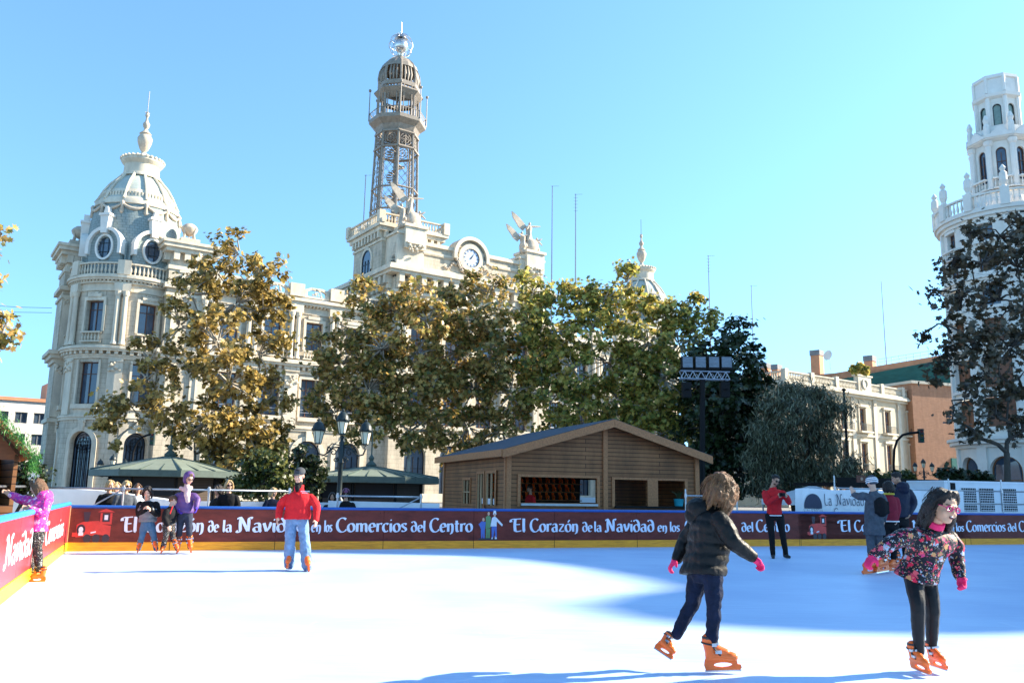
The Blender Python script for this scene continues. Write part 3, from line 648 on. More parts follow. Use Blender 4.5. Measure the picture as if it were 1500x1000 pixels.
def wing(par, x0, x1, cs, vis=True):
    holes = []
    for c in cs: holes += [(c-1.45,c+1.45,.3,6.4,True),(c-1.15,c+1.15,8.9,13.0),(c-.95,c+.95,16.2,19.3)]
    q = MB(); wall(q, flat, x0, x1, 0, 21, holes, .5, 60); q.build("wall", M_stone, par, fix=False)
    q = MB()
    moulding(q, flat, x0, x1, .02, [(1.0,.12)]); moulding(q, flat, x0, x1, 7.4, [(.25,.15),(.25,.28)])
    for c in cs:
        q.ring([(c-1.95,.3),*circ(c,4.95,1.95,17,180,0),(c+1.95,.3)], [(c-1.46,.3),*circ(c,4.95,1.46,17,180,0),(c+1.46,.3)], flat, -.14, .1, close=False)
        q.box(c-.3,c+.3,-.3,.1,6.35,7.4)
        q.box(c-1.4,c+1.4,-.3,.1,8.45,8.88)
        for s in (-1,1): q.box(c+s*1.28-.12,c+s*1.28+.12,-.15,.1,8.9,13.2); q.box(c+s*1.1-.14,c+s*1.1+.14,-.15,.1,16.2,19.5)
        q.box(c-1.25,c+1.25,-.16,.1,19.32,19.65); q.box(c-.8,c+.8,-.24,.1,19.65,20.0); carved(q, flat, c, -.12, 19.9, .8, .4, int(c*9))
        balusters(q, flat, c-1.3, c+1.3, -.5, 15.1, 16.1, .3, .09)
        q.box(c-1.3,c+1.3,-.14,.1,13.02,13.35)
    k = [(a+b)/2 for a, b in zip(cs, cs[1:])]+[cs[0]-2.3]
    for x in k:
        q.box(x-.7,x+.7,-.3,.1,7.9,13.7); carved(q, flat, x, -.3, 12.7, 1.3, 1.2, int(x*13)); q.box(x-.8,x+.8,-.5,.1,13.7,14.3)
        for o in (-.36,.36): column(q, (x+o,-.32), 15.1, 20.2, .27)
        carved(q, flat, x, -.4, 19.9, 1.2, .4, int(x*17)); q.box(x-.8,x+.8,-.6,.1,20.2,21.1); q.box(x-.8,x+.8,-.55,.3,22.0,23.4)
    dentils(q, flat, x0, x1, 13.9, .35, .55, .66, .32); moulding(q, flat, x0, x1, 13.5, [(.4,.2)]); moulding(q, flat, x0, x1, 14.25, [(.25,.75),(.3,.95),(.12,.8)])
    moulding(q, flat, x0, x1, 20.2, [(.3,.12),(.45,.05)]); dentils(q, flat, x0, x1, 20.95, .2, .45, .42, .2); moulding(q, flat, x0, x1, 21.1, [(.3,.6),(.35,.85)])
    q.build("carved_trim", M_trim, par)
    q = MB()
    for a, b in zip(cs, cs[1:]+[cs[-1]+4.6]):          # openwork parapet
        x = a; 
        q.ring([(x-1.4,22.0),(x-1.4,22.9),(x-.7,23.2),(x+.7,23.2),(x+1.4,22.9),(x+1.4,22.0)], [(x-1.1,22.2),(x-1.1,22.7),(x-.6,22.95),(x+.6,22.95),(x+1.1,22.7),(x+1.1,22.2)], flat, -.3, .1)
        carved(q, flat, x, -.2, 22.7, 1.0, .8, int(x*3))
        q.prism([(x+1.4,22.0),(x+1.4,22.8),(x+2.2,23.3),(x+3.2,22.8),(x+3.2,22)], flat, -.2, .05)
    q.build("openwork_parapet", M_trim, par)
    for c in cs:
        window(flat, par, c-1.15, c+1.15, 8.9, 13.0, .4, M_sash, M_glass, rows=2, cols=3); window(flat, par, c-.95, c+.95, 16.2, 19.3, .4, M_sash, M_glass, rows=2, cols=2)
        window(flat, par, c-1.45, c+1.45, .3, 6.4, .42, M_black, M_glass, arch=True, rows=2, cols=4, bar=.05, name="door")
        q = MB(); q.tube([(c-1.1,.1,9.7),(c+1.1,.1,9.7)], .03, 5); q.tube([(c-1.1,.1,9.4),(c+1.1,.1,9.4)], .02, 5); q.build("guard_rail", M_galv, par)
wing(PZ, -.9, 19.7, [1.25,5.85,10.5,15.15])
wing(PZ, 41.5, 60.5, [44.2,48.8,53.4,58])
q = MB(); q.box(-6,60,1,40,20.9,21.4); q.build("roof", M_roofgrey, PZ)

# clock pavilion
PY = -.8; pf = lambda x, d, z: (x, PY+d, z)
cs = [23.2,27.9,32.6,37.9]; holes = []
for c in cs: holes += [(c-1.4,c+1.4,.3,6.6,True),(c-1.2,c+1.2,8.9,13),(c-1.2,c+1.2,16.0,22.2,True)]
q = MB(); wall(q, pf, 19.7, 41.5, 0, 26, holes, .6, 60)
wall(q, lambda x, d, z: (19.7+d, PY+x, z), 0, 18, 0, 26, [], .5, 60); wall(q, lambda x, d, z: (41.5-d, PY+x, z), 0, 18, 0, 26, [], .5, 60)
q.build("pavilion_wall", M_stone, PZ, fix=False)
q = MB(); q.box(19.9,41.3,-.3,17,26.0,27.1); q.build("pavilion_roof", M_roofgrey, PZ)
q = MB()
def around(z0, z1, p, y1=17): q.box(19.7-p,41.5+p,PY-p,PY+.3,z0,z1); q.box(19.7-p,19.9,PY+.3,y1,z0,z1); q.box(41.3,41.5+p,PY+.3,y1,z0,z1)
around(0.02,1.0,.12); around(7.4,7.9,.25); around(13.6,14.3,.3); around(14.3,14.9,.8); around(23.4,23.8,.2); around(24.2,24.5,.15); around(26.3,26.65,1.0); around(26.65,27.0,1.3); around(27.0,27.3,1.15)
for i in range(15):
    x = 20.2+i*(41.0-20.2)/14; q.box(x-.33,x+.33,PY-.9,PY,25.3,26.3); q.box(x-.28,x+.28,PY-.5,PY,24.7,25.3)
for i in range(12):
    y = .2+i*1.35; q.box(19.7-.9,19.75,y-.33,y+.33,25.3,26.3); q.box(19.7-.5,19.75,y-.28,y+.28,24.7,25.3)
for c in cs:
    q.ring([(c-1.7,16),*circ(c,21,1.7,17,180,0),(c+1.7,16)], [(c-1.21,16),*circ(c,21,1.21,17,180,0),(c+1.21,16)], pf, -.2, .1, close=False)
    balusters(q, pf, c-1.3, c+1.3, -.5, 14.9, 15.95, .3, .09); q.box(c-1.5,c+1.5,PY-.3,PY,8.4,8.85)
for x in (20.4,21.0,25.5,30.2,35.2,40.3,40.9): q.box(x-.4,x+.4,PY-.35,PY,7.9,13.6); column(q, (x,PY-.45), 14.9, 23.4, .38); carved(q, pf, x, -.5, 23.0, .9, .6, int(x*11))
for i in range(2): 
    pass
q.build("pavilion_trim", M_trim, PZ)
for c in cs:
    window(pf, PZ, c-1.2, c+1.2, 16.0, 22.2, .5, M_sash, M_glass, arch=True, rows=3, cols=2); window(pf, PZ, c-1.2, c+1.2, 8.9, 13, .5, M_sash, M_glass, rows=2, cols=3)
    window(pf, PZ, c-1.4, c+1.4, .3, 6.6, .5, M_black, M_glass, arch=True, rows=2, cols=4, bar=.05, name="door")
# attic with the clock
q = MB(); AY = -.5; af = lambda x, d, z: (x, AY+d, z)
q.prism([(19.8,27.3),(41.4,27.3),(41.4,30.4),(33.2,30.5),(33.2,27.6)][:0] or [(19.8,27.2),(41.4,27.2),(41.4,30.5),(19.8,30.5)], af, 0, 1.6)
q.build("attic", M_stone, PZ)
q = MB(); q.box(23,38,AY-.25,AY+1.8,30.5,30.95); q.box(23,27.6,AY-.12,AY,29.6,29.85); q.box(33,38,AY-.12,AY,29.6,29.85); q.box(19.8,41.4,AY-.2,AY,27.25,27.8)
for i in range(40): x = 23.4+i*.11*1.0; q.box(x-.03,x+.03,AY-.15,AY,29.4,29.58)
for i in range(40): x = 33.4+i*.11; q.box(x-.03,x+.03,AY-.15,AY,29.4,29.58)
CX, CZ = 30.15, 30.0
q.ring([(CX-2.6,29.6),*circ(CX,30.1,2.6,25,180,0),(CX+2.6,29.6)], [(CX-2.15,29.6),*circ(CX,30.1,2.15,25,180,0),(CX+2.15,29.6)], af, -.6, 1.6, close=False)
q.ring(circ(CX,CZ,1.8,32), circ(CX,CZ,1.2,32), af, -.42, .1)
q.build("attic_trim", M_trim, PZ)
q = MB(); q.prism([(CX-2.15,29.0),*circ(CX,30.1,2.15,25,180,0),(CX+2.15,29.0)], af, -.05, 1.2); q.build("clock_gable", M_stone, PZ)
q = MB()
rs = random.Random(4)
for i in range(70):
    a = rad(rs.uniform(185,355)); r = rs.uniform(1.8,2.2); q.ell((CX+r*math.cos(a), AY-.3, CZ+r*math.sin(a)), rs.uniform(.12,.24), None, 6, 5)
for s in (-1,1):
    for i in range(8): q.ell((CX+s*(2.1+i*.22), AY-.1, 28.9-.1*i+.25*math.sin(i)), .2-.012*i, None, 6, 5)
q.build("carved_wreath", M_statue, PZ, smooth=True)
q = MB(); q.prism(circ(CX,CZ,1.2,32), af, -.3, 0); ck = q.build("clock", M_clock, PZ)
q = MB(); q.ring(circ(CX,CZ,1.19,32), circ(CX,CZ,1.11,32), af, -.335, -.305)
for k in range(12):
    a = k*math.pi/6; c, s = math.cos(a), math.sin(a); q.prism([(CX+c*.85-s*.04,CZ+s*.85+c*.04),(CX+c*1.05-s*.05,CZ+s*1.05+c*.05),(CX+c*1.05+s*.05,CZ+s*1.05-c*.05),(CX+c*.85+s*.04,CZ+s*.85-c*.04)], af, -.33, -.304)
q.build("clock_numerals", M_iron, ck)
for a, L, w in ((math.pi/2-rad(35),.62,.08),(math.pi/2-rad(35+180),.25,.08),(math.pi/2-rad(36),.92,.06)):
    c, s = math.cos(a), math.sin(a); q = MB(); q.prism([(CX-s*w,CZ+c*w),(CX+c*L,CZ+s*L),(CX+s*w,CZ-c*w)], af, -.36-.01*w, -.34); q.build("clock_hand", M_black, ck)
# attic piers that carry the statues
for a, b in ((19.8,23.4),(37.6,41.4)):
    q = MB(); q.box(a,b,AY-.4,AY+3,27.25,31.3); q.box(a-.2,b+.2,AY-.6,AY+3.2,31.3,31.6); xm = (a+b)/2+(.4 if a < 30 else .3); q.box(xm-1.4,xm+1.4,AY-.9,AY+1.8,29.6,32.2); q.box(xm-1.6,xm+1.6,AY-1.1,AY+2,32.2,32.55)
    carved(q, af, xm, -1.0, 29.6, 2.2, 1.2, int(a)); q.build("attic_pier", M_trim, PZ)
def statue(par, x, y, z, k, seed):
    """two winged figures about a shield"""
    q = MB(); 
    def wing_(bx, bz, dx, dz, w, yy):
        P = [Vector((bx+dx*t, yy+.25*t, bz+dz*t+.5*math.sin(t*3.1)*k*.4)) for t in (0,.25,.5,.75,1)]
        for i in range(4):
            a, b = P[i], P[i+1]; wa, wb = w*(1-.75*abs(i/4-.25)), w*(1-.75*abs((i+1)/4-.25))
            if i == 3: wb = .05
            d = Vector((dz, 0, -dx)).normalized()
            if d.z > 0: d = -d
            vs = [a+Vector((0,-.09,0)), b+Vector((0,-.09,0)), b+d*wb+Vector((0,-.05,0)), a+d*wa+Vector((0,-.05,0))]
            vs += [v+Vector((0,.16,0)) for v in vs]
            q.add(vs, [(0,1,2,3),(7,6,5,4),(0,4,5,1),(1,5,6,2),(2,6,7,3),(3,7,4,0)])
    def fig(fx, fz, h, lean, arm):
        q.lathe([(.42*h/3,0),(.5*h/3,.25*h),(.34*h/3,.5*h),(.42*h/3,.62*h),(.46*h/3,.76*h),(.15*h/3,.84*h)], (fx,y,fz), 10)
        q.ell((fx+lean*.15,y,fz+.92*h),(.16*h/3*1.15,.17*h/3*1.15,.22*h/3*1.1))
        for dx, dz in arm: q.tube([(fx,y-.1,fz+.78*h),(fx+dx*.5*h/3,y-.3,fz+.78*h+dz*.35),(fx+dx*1.05*h/3,y-.35,fz+.78*h+dz)], [.15,.12,.07], 6)
        q.tube([(fx-.2,y-.1,fz+.1*h),(fx-.1,y-.35,fz+.35*h),(fx+.1,y-.1,fz+.6*h)], [.3,.26,.2], 7)
    fig(x-.9*k, z, 3.0*k, -1, [(-.9,.1),(1,.5)]); fig(x+.1*k, z+1.5*k, 3.1*k, 1, [(1.6,.25),(-.5,-.5)]); fig(x+1.4*k, z, 2.6*k, 1, [(.9,-.5),(.8,.4)])
    q.ell((x+.6*k,y-.3,z+1.0*k),(1.0*k,.5*k,1.15*k)); q.ell((x-.1*k,y+.1,z+.9*k),(1.3*k,.5,.9*k))
    for i in range(10): rs2 = random.Random(seed*50+i); q.ell((x+rs2.uniform(-1.4,1.5)*k,y-rs2.uniform(0,.5),z+rs2.uniform(0,1.0)*k), rs2.uniform(.25,.45)*k, None, 7, 5)
    wing_(x-1.1*k, z+2.2*k, -2.2*k, 1.6*k, 1.0*k, y+.25); wing_(x-.1*k, z+4.0*k, -2.3*k, 1.8*k, 1.1*k, y+.3); wing_(x+1.2*k, z+1.8*k, -.9*k, 1.3*k, .8*k, y+.3)
    q.build("statue_group", M_statue, par, smooth=45)
statue(PZ, 21.4, -.4, 32.3, .95, 1); statue(PZ, 39.2, -.4, 32.3, .95, 2)
# square base and iron tower
BX, BY = 23.3, 6.2
q = MB(); q.box(BX-4,BX+4,BY-4,BY+4,26,32.6); q.build("tower_base", M_stone, PZ)
q = MB()
for z0, z1, p in ((31.0,31.3,.15),(32.2,32.7,.5),(32.7,33.1,.8)): q.box(BX-4-p,BX+4+p,BY-4-p,BY+4+p,z0,z1)
for i in range(9):
    t = -3.6+i*.9
    q.box(BX+t-.2,BX+t+.2,BY-4.45,BY-4,31.4,32.2); q.box(BX-4.45,BX-4,BY+t-.2,BY+t+.2,31.4,32.2)
balusters(q, lambda x, d, z: (BX+x, BY-4.5+d, z), -4.5, 4.5, 0, 33.1, 34.4, .4, .12); balusters(q, lambda x, d, z: (BX-4.5+d, BY+x, z), -4.5, 4.5, 0, 33.1, 34.4, .4, .12); balusters(q, lambda x, d, z: (BX+4.5+d, BY+x, z), -4.5, 4.5, 0, 33.1, 34.4, .4, .12)
for sx in (-1,1):
    for sy in (-1,1): q.box(BX+sx*4.5-.4,BX+sx*4.5+.4,BY+sy*4.5-.4,BY+sy*4.5+.4,33.1,34.6)
lw = lambda x, d, z: (BX-4+d, BY+x, z)
q.ring([(-1.6,28),*circ(0,29.4,1.6,15,180,0),(1.6,28)], [(-1.25,28),*circ(0,29.4,1.25,15,180,0),(1.25,28)], lw, -.15, .1, close=False)
q.build("tower_base_trim", M_trim, PZ)
window(lw, PZ, -1.25, 1.25, 27.5, 30.65, -.05, M_iron, M_glass, arch=True, rows=2, cols=3)
it = thing("iron_tower", None, None, (BX-.6,BY,33.1*.055)); it.scale = (.90,.90,.945); it.parent = PZ
o8 = [rad(22.5+45*k) for k in range(8)]
def oct(r, z): return [(r*math.cos(a), r*math.sin(a), z) for a in o8]
def bm_(q, a, b, r): q.tube([a, b], r, 4)
q = MB(); RB, RT = 3.35, 2.95
for k in range(8):
    a = oct(RB,33.1)[k]; b = oct(RT,47.6)[k]; q.tube([a,b], .17, 6)
    a2 = oct(RB-.5,33.1)[k]; b2 = oct(RT-.5,47.6)[k]; q.tube([a2,b2], .07, 4)
for z, w in ((36.2,.14),(39.3,.14),(45.0,.2),(47.2,.2)):
    r = RB+(RT-RB)*(z-33.1)/14.5+.12; P = oct(r, z)
    for k in range(8): q.tube([P[k],P[(k+1)%8]], w, 5)
it1 = q.build("tower_posts", M_tower_iron, it)
q = MB()
for k in range(8):
    for i in range(9):
        z0, z1 = 33.6+i*1.27, 33.6+(i+1)*1.27; r0, r1 = RB+(RT-RB)*(z0-33.1)/14.5, RB+(RT-RB)*(z1-33.1)/14.5
        A0, B0, A1, B1 = (Vector(v) for v in (oct(r0,z0)[k], oct(r0,z0)[(k+1)%8], oct(r1,z1)[k], oct(r1,z1)[(k+1)%8]))
        M0, M1 = (A0+B0)/2, (A1+B1)/2
        for a, b in ((A0,M1),(M0,A1),(M0,B1),(B0,M1)): q.tube([a,b], .03, 3, cap=False)
    A0, B0 = Vector(oct(RT+.05,46.1)[k]), Vector(oct(RT+.05,46.1)[(k+1)%8]); c = (A0+B0)/2; t = (B0-A0).normalized()
    for r in (.85,.5): q.tube([c+t*r*math.cos(i*math.pi/8)+Vector((0,0,r*math.sin(i*math.pi/8))) for i in range(17)], .06, 4)
    for i in range(4): q.tube([c+t*.85*math.cos(i*math.pi/4)+Vector((0,0,.85*math.sin(i*math.pi/4))), c-t*.85*math.cos(i*math.pi/4)-Vector((0,0,.85*math.sin(i*math.pi/4)))], .04, 3)
q.build("tower_lattice", M_tower_iron, it)
q = MB(); q.tube([(0,0,33),(0,0,48)], .2, 6)
for i in range(64):
    a = i*rad(24); z = 33.4+i*.22; c, s = math.cos(a), math.sin(a); c2, s2 = math.cos(a+.42), math.sin(a+.42)
    q.add([(.2*c,.2*s,z),(1.3*c,1.3*s,z),(1.3*c2,1.3*s2,z),(.2*c2,.2*s2,z),(.2*c,.2*s,z+.1),(1.3*c,1.3*s,z+.1),(1.3*c2,1.3*s2,z+.1),(.2*c2,.2*s2,z+.1)], [(0,1,2,3),(4,7,6,5),(0,4,5,1),(1,5,6,2),(2,6,7,3),(3,7,4,0)])
q.build("spiral_stair", M_tower_iron, it)
q = MB(); q.lathe([(2.9,47.4),(3.0,47.6),(3.3,48.2),(4.1,48.8),(4.15,49.3),(2.5,49.35),(2.5,49.0),(2.7,47.5)], (0,0,0), 8, rad(22.5), rad(382.5), caps=False); q.build("gallery", M_tower_iron, it)
q = MB()
P = oct(4.05,50.3)
for k in range(8):
    bm_(q, P[k], P[(k+1)%8], .06); a, b = Vector(P[k]), Vector(P[(k+1)%8])
    for i in range(7): p = a.lerp(b, i/7); q.tube([p, p-Vector((0,0,1.0))], .035, 3)
    q.tube([oct(4.15,49.2)[k], oct(4.15,53.6)[k]], [.09,.06], 5); q.ell(oct(4.15,53.7)[k], .22, None, 8, 6)
    e = oct(2.95,49.3)[k]; f = oct(2.85,54.1)[k]; q.tube([e,f], .19, 6)
    for o in (-.5,.5):
        t = Vector((-math.sin(o8[k]), math.cos(o8[k]), 0))*o; q.tube([Vector(e)+t, Vector(f)+t], .08, 4)
q.build("gallery_rail", M_tower_iron, it)
q = MB(); q.lathe([(2.5,52.2),(3.6,53.3),(3.55,53.5),(2.4,52.5)], (0,0,0), 8, rad(22.5), rad(382.5), caps=False); q.lathe([(2.7,54.0),(3.1,54.0),(3.1,54.6),(2.9,54.7),(2.6,54.5)], (0,0,0), 8, rad(22.5), rad(382.5), caps=False)
for k in range(8):
    a = o8[k]; c, s = math.cos(a), math.sin(a)
    q.tube([(c*r, s*r, z) for r, z in ((2.9,54.6),(3.0,55.6),(2.85,56.6),(2.4,57.6),(1.6,58.4),(.6,58.9))], .17, 6)
    a2 = a+rad(22.5)
    for o in (-.32,0,.32):
        c2, s2 = math.cos(a2+o*.55), math.sin(a2+o*.55); q.tube([(c2*r, s2*r, z) for r, z in ((2.7,54.6),(2.8,55.6),(2.65,56.6),(2.3,57.4))], [.06,.2,.1,.16], 5)
q.lathe([(2.75,56.9),(2.55,57.5),(1.75,58.4),(.7,58.95),(.5,59.3)], (0,0,0), 16, caps=False); q.lathe([(1.1,49.4),(1.1,52.5),(1.0,53.8)], (0,0,0), 8, caps=False) if False else None
q.build("lantern_dome", M_tower_iron, it)
q = MB(); q.ell((0,0,61.0), 1.05, None, 18, 12); q.lathe([(.35,0),(.55,.5),(.2,.9)], (0,0,59.2), 8); q.lathe([(1.0,0),(.75,.4),(.2,.6)], (0,0,62.0), 14); q.tube([(0,0,62.4),(0,0,64.6)], [.06,.02], 5); gl = q.build("globe", M_silver, it, smooth=40)
q = MB()
for k in range(5):
    a = k*math.pi/5; ax = Vector((math.cos(a), math.sin(a), 0)); q.tube([Vector((0,0,61.0))+ax*1.75*math.cos(i*math.pi/12)+Vector((0,0,1.75*math.sin(i*math.pi/12))) for i in range(25)], .05, 4)
for z in (-.9,0,.9): r = math.sqrt(1.75**2-z*z); q.tube([(r*math.cos(i*math.pi/12), r*math.sin(i*math.pi/12), 61+z) for i in range(25)], .05, 4)
q.build("globe_rings", M_silver, it)

# the far corner of the palace repeats the domed tower
corner_tower(PZ, 65.0, 5.0, rad(-45)); corner_pier(PZ, 58.6, 62.6, .3, 4.2)
# ---------------------------------------------------------------- other buildings round the square
M_cream = mat("cream stucco", (.52,.44,.31), .8, .12, 1.0, bump=.15, bscale=8)
M_creamtrim = mat("cream moulding", (.56,.50,.39), .8, .10, 1.2, bump=.15, bscale=8)
M_wood_door = mat("brown shutter", (.22,.10,.045), .6, .25, 3, stretch=(8,8,1))
M_terracotta = mat("terracotta render", (.55,.25,.13), .8, .15, .7, bump=.15)
M_brickw = mat_bricks("orange brick", (.46,.22,.12), (.40,.19,.10), (.34,.22,.15), .5, .16, .012)
M_netting = mat("dark green netting", (.02,.10,.08), .75, .25, .6, stretch=(1,1,4))
M_grey = mat("grey render", (.20,.20,.20), .8, .2, 1)
# cream mansion with balustraded roof
A = at(1154,700,105); A.z = 0; ang = math.atan2(19.5, 26.1); mu = Vector((math.cos(ang), math.sin(ang), 0)); mn = Vector((mu.y, -mu.x, 0))
ms = thing("mansion", "cream two storey mansion with balustraded roof and iron balconies behind the drooping tree", "building", A, ang)
def mpx(px, py): p = onplane(px, py, A, mn); return (p-A).dot(mu), p.z
Wm = mpx(1352,640)[0]; Lx = [mpx(x,640)[0] for x in (1264.5,1301,1335)]; gap = Lx[1]-Lx[0]
cols_ = [Lx[0]-4.6*k for k in (3,2,1) if Lx[0]-4.6*k > 1.5]+Lx
z1a, z1b = mpx(1301,688)[1]-.3, mpx(1301,652)[1]; z2a, z2b = mpx(1301,635)[1], mpx(1301,603)[1]; zc = mpx(1200,568)[1]
holes = []
for c in cols_: holes += [(c-.75,c+.75,z2a,z2b),(c-.75,c+.75,z1a,z1b),(c-.8,c+.8,.2,3.1)]
q = MB(); wall(q, flat, 0, Wm, 0, zc, holes, .35, 60)
q.add([(0,0,0),(0,16,0),(0,16,zc),(0,0,zc)], [(0,1,2,3)]); q.add([(Wm,0,0),(Wm,16,0),(Wm,16,zc),(Wm,0,zc)], [(0,1,2,3)]); q.build("wall", M_cream, ms, fix=False)
q = MB(); q.box(.1,Wm-.1,.1,16,zc-.3,zc); q.build("roof", M_roofgrey, ms)
q = MB(); q.box(-.4,Wm+.4,-.35,16,zc-.6,zc-.25); q.box(-.8,Wm+.8,-.8,16.2,zc-.25,zc+.05); q.box(-.6,Wm+.6,-.6,16,zc+.05,zc+.3); q.box(-.2,Wm+.2,-.15,.1,z1b+.9,z1b+1.2); q.box(-.15,Wm+.15,-.12,.1,0.02,.9)
balusters(q, flat, 0, Wm, -.2, zc+.3, zc+1.55, .35, .13); balusters(q, lambda x, d, z: (-.2+d, x, z), 0, 15, 0, zc+.3, zc+1.55, .35, .13)
for k in range(7): x = Wm*k/6; q.box(x-.35,x+.35,-.5,.1,zc+.3,zc+1.8)
xm = mpx(1262,560)[0]; q.box(xm-1.6,xm+1.6,-.5,.2,zc+.3,zc+2.4); q.ring(circ(xm,zc+1.4,.75,16), circ(xm,zc+1.4,.5,16), flat, -.62,-.45); q.box(xm-1.9,xm+1.9,-.6,.3,zc+2.4,zc+2.6)
for c in cols_:
    for a, b in ((z1a,z1b),(z2a,z2b)):
        q.box(c-1.0,c-.78,-.14,.05,a,b+.2); q.box(c+.78,c+1.0,-.14,.05,a,b+.2); q.box(c-1.2,c+1.2,-.3,.05,b+.2,b+.5)
        q.box(c-1.5,c+1.5,-.8,.05,a-.25,a-.03)
for x in [(a+b)/2 for a, b in zip(cols_, cols_[1:])]+[Wm-.6, cols_[0]-2]: q.box(x-.4,x+.4,-.16,.05,.9,zc-.6); carved(q, flat, x, -.12, zc-1.2, .8, .7, int(x*7))
q.build("moulding", M_creamtrim, ms)
for c in cols_:
    for a, b in ((z1a,z1b),(z2a,z2b)):
        window(flat, ms, c-.75, c+.75, a, b, .25, M_wood_door, M_glass, rows=4, cols=2, bar=.09)
        q = MB(); q.box(c-1.45,c+1.45,-.76,-.72,a+.9,a+.95)
        for i in range(15): x = c-1.4+2.8*i/14; q.box(x-.02,x+.02,-.75,-.72,a,a+.9)
        q.build("balcony_rail", M_iron, ms)
    q = MB(); q.mbox(flat, c-.8, c+.8, .3, .34, .2, 3.1); q.build("door", M_wood_door, ms)
# brick block behind, with terracotta penthouse and green netting
B0 = at(1100,700,150); B0.z = 0; B1 = at(1400,700,128); B1.z = 0; bu = (B1-B0).normalized(); bl = (B1-B0).length; bang = math.atan2(bu.y, bu.x); bn = Vector((bu.y,-bu.x,0))
bb = thing("apartment_building", "long terracotta apartment block with green netting below its roofline behind the mansion", "building", B0, bang)
def bz(px, py): p = onplane(px, py, B0, bn); return (p-B0).dot(bu), p.z
zt = bz(1240,540)[1]; zn0 = bz(1300,575)[1]; zn1 = bz(1300,540)[1]
q = MB(); q.box(0,bl+3,0,16,0,zn1); q.build("wall", M_brickw, bb)
q = MB(); x0, a = bz(1180,560); x1, b = bz(1372,528); q.prism([(x0,zn0),(x1+3,zn0),(x1+3,b+.2),(x0+.4,a-.6)], flat, -.5, -.1); q.build("netting", M_netting, bb)
q = MB(); q.prism([(0,zn1-1),(bl+3,zn1-1),(bl+3,bz(1390,516)[1]),(x0,bz(1185,553)[1]),(0,bz(1110,548)[1])], flat, .05, 15.5); q.build("penthouse", M_terracotta, bb)
for px, w, py, base in ((1116,11,531,548),(1132,11,533,548),(1191,15,512,545),(1269,13,520,536)):
    x, z = bz(px, py); z0 = bz(px, base)[1]-1; h = w*.115*.5
    q = MB(); q.box(x-h*.9,x+h*.9,.6,2.4,z0,z-.9); c = q.build("chimney", M_terracotta, bb); q = MB(); q.box(x-h,x+h,.5,2.5,z-.9,z); q.build("chimney_cap", M_grey, c)
x, z = bz(1212,520); q = MB(); q.lathe([(0,0),(.5,.1),(.9,.35)], (0,0,0), 14); d = q.build("satellite_dish", M_white, bb); d.location = (x, .8, z); d.rotation_euler = (rad(80), 0, rad(-20)); q = MB(); q.tube([(x,1,z-2.5),(x,1,z)], .06, 5); q.build("dish_pole", M_galv, bb)
q = MB(); xa, za = bz(1285,526); xb, zb = bz(1370,512); 
for i in range(9): t = i/8; q.tube([(xa+(xb-xa)*t,.3,za+(zb-za)*t-1.2),(xa+(xb-xa)*t,.3,za+(zb-za)*t)], .06, 4)
q.tube([(xa,.3,za),(xb,.3,zb)], .05, 4); q.tube([(xa,.3,za-.5),(xb,.3,zb-.5)], .04, 4); q.build("roof_railing", M_galv, bb)
# plain brick side wall between the mansion and the round tower
C1 = at(1356,700,122); C1.z = 0
bk = thing("brick_building", "orange brick house wall squeezed between the mansion and the round white tower", "building", C1, rad(20))
q = MB(); q.box(-1.5,9,0,10,0,at(1365,565,124).z); q.build("wall", M_brickw, bk)
q = MB(); q.box(-1.7,9.2,-.3,10.2,at(1365,565,124).z,at(1365,565,124).z+.4); q.build("cornice", M_creamtrim, bk)
q = MB(); q.box(5,6.2,-.2,0,3,7.2); q.build("shutter", mat("green shutter", (.03,.16,.12), .6), bk); q = MB(); q.box(-1.6,9,-.25,0,0.02,2.4); q.build("plinth", M_cream, bk)

# round white corner tower on the right
ra = at(1464,200,75); RX, RY = ra.x, ra.y
rt = thing("white_tower_building", "tall white round cornered building with an octagonal lantern behind the plane tree on the right", "building", (RX,RY,0), 0)
RR = 5.5; mid = math.atan2(-RY, -RX); rm = cmap(0, 0, RR, mid); hx = RR*1.75
KZ = 1.087
FL = [(a*KZ,b*KZ,c,d) for a,b,c,d in [(1.0,4.6,True,1.3),(6.9,9.2,False,1.25),(10.0,12.4,False,1.25),(13.6,15.6,False,.9),(16.6,18.4,False,.8),(19.4,21.4,False,.8),(22.0,23.4,False,.65)]]
angs = (-RR*1.0,-RR*.33,RR*.33,RR*1.0); holes = []
for a, b, ar, w in FL:
    for x in angs: holes.append((x-w,x+w,a,b,ar))
q = MB(); wall(q, rm, -hx, hx, 0, 24*KZ, holes, .5, .6); q.build("drum_wall", M_white, rt, fix=False, smooth=25)
q = MB(); mb_ = lambda x, d, z: (RR*math.cos(mid+1.2)+x*math.cos(mid+math.pi/2), 0, z)
side = Vector((1,.25,0)).normalized()
e0 = Vector(rm(hx*.55,0,0))
q.add([tuple(e0), tuple(e0+side*45), tuple(e0+side*45+Vector((0,0,24*KZ))), tuple(e0+Vector((0,0,24*KZ)))], [(0,1,2,3)])
e1 = Vector(rm(-hx*.93,0,0)); s2 = Vector((.75,1,0))
q.add([tuple(e1), tuple(e1+s2*14), tuple(e1+s2*14+Vector((0,0,24*KZ))), tuple(e1+Vector((0,0,24*KZ)))], [(0,1,2,3)]); q.build("side_wall", M_white, rt, fix=False)
q = MB(); NX = 24
moulding(q, rm, -hx, hx, 5.3*KZ, [(.3,.25),(.3,.7),(.25,.9)], NX); moulding(q, rm, -hx, hx, 12.9*KZ, [(.25,.35),(.2,.55)], NX); moulding(q, rm, -hx, hx, 18.7*KZ, [(.2,.25),(.2,.45)], NX); moulding(q, rm, -hx, hx, 23.7*KZ, [(.3,.2),(.35,.45),(.3,.65)], NX)
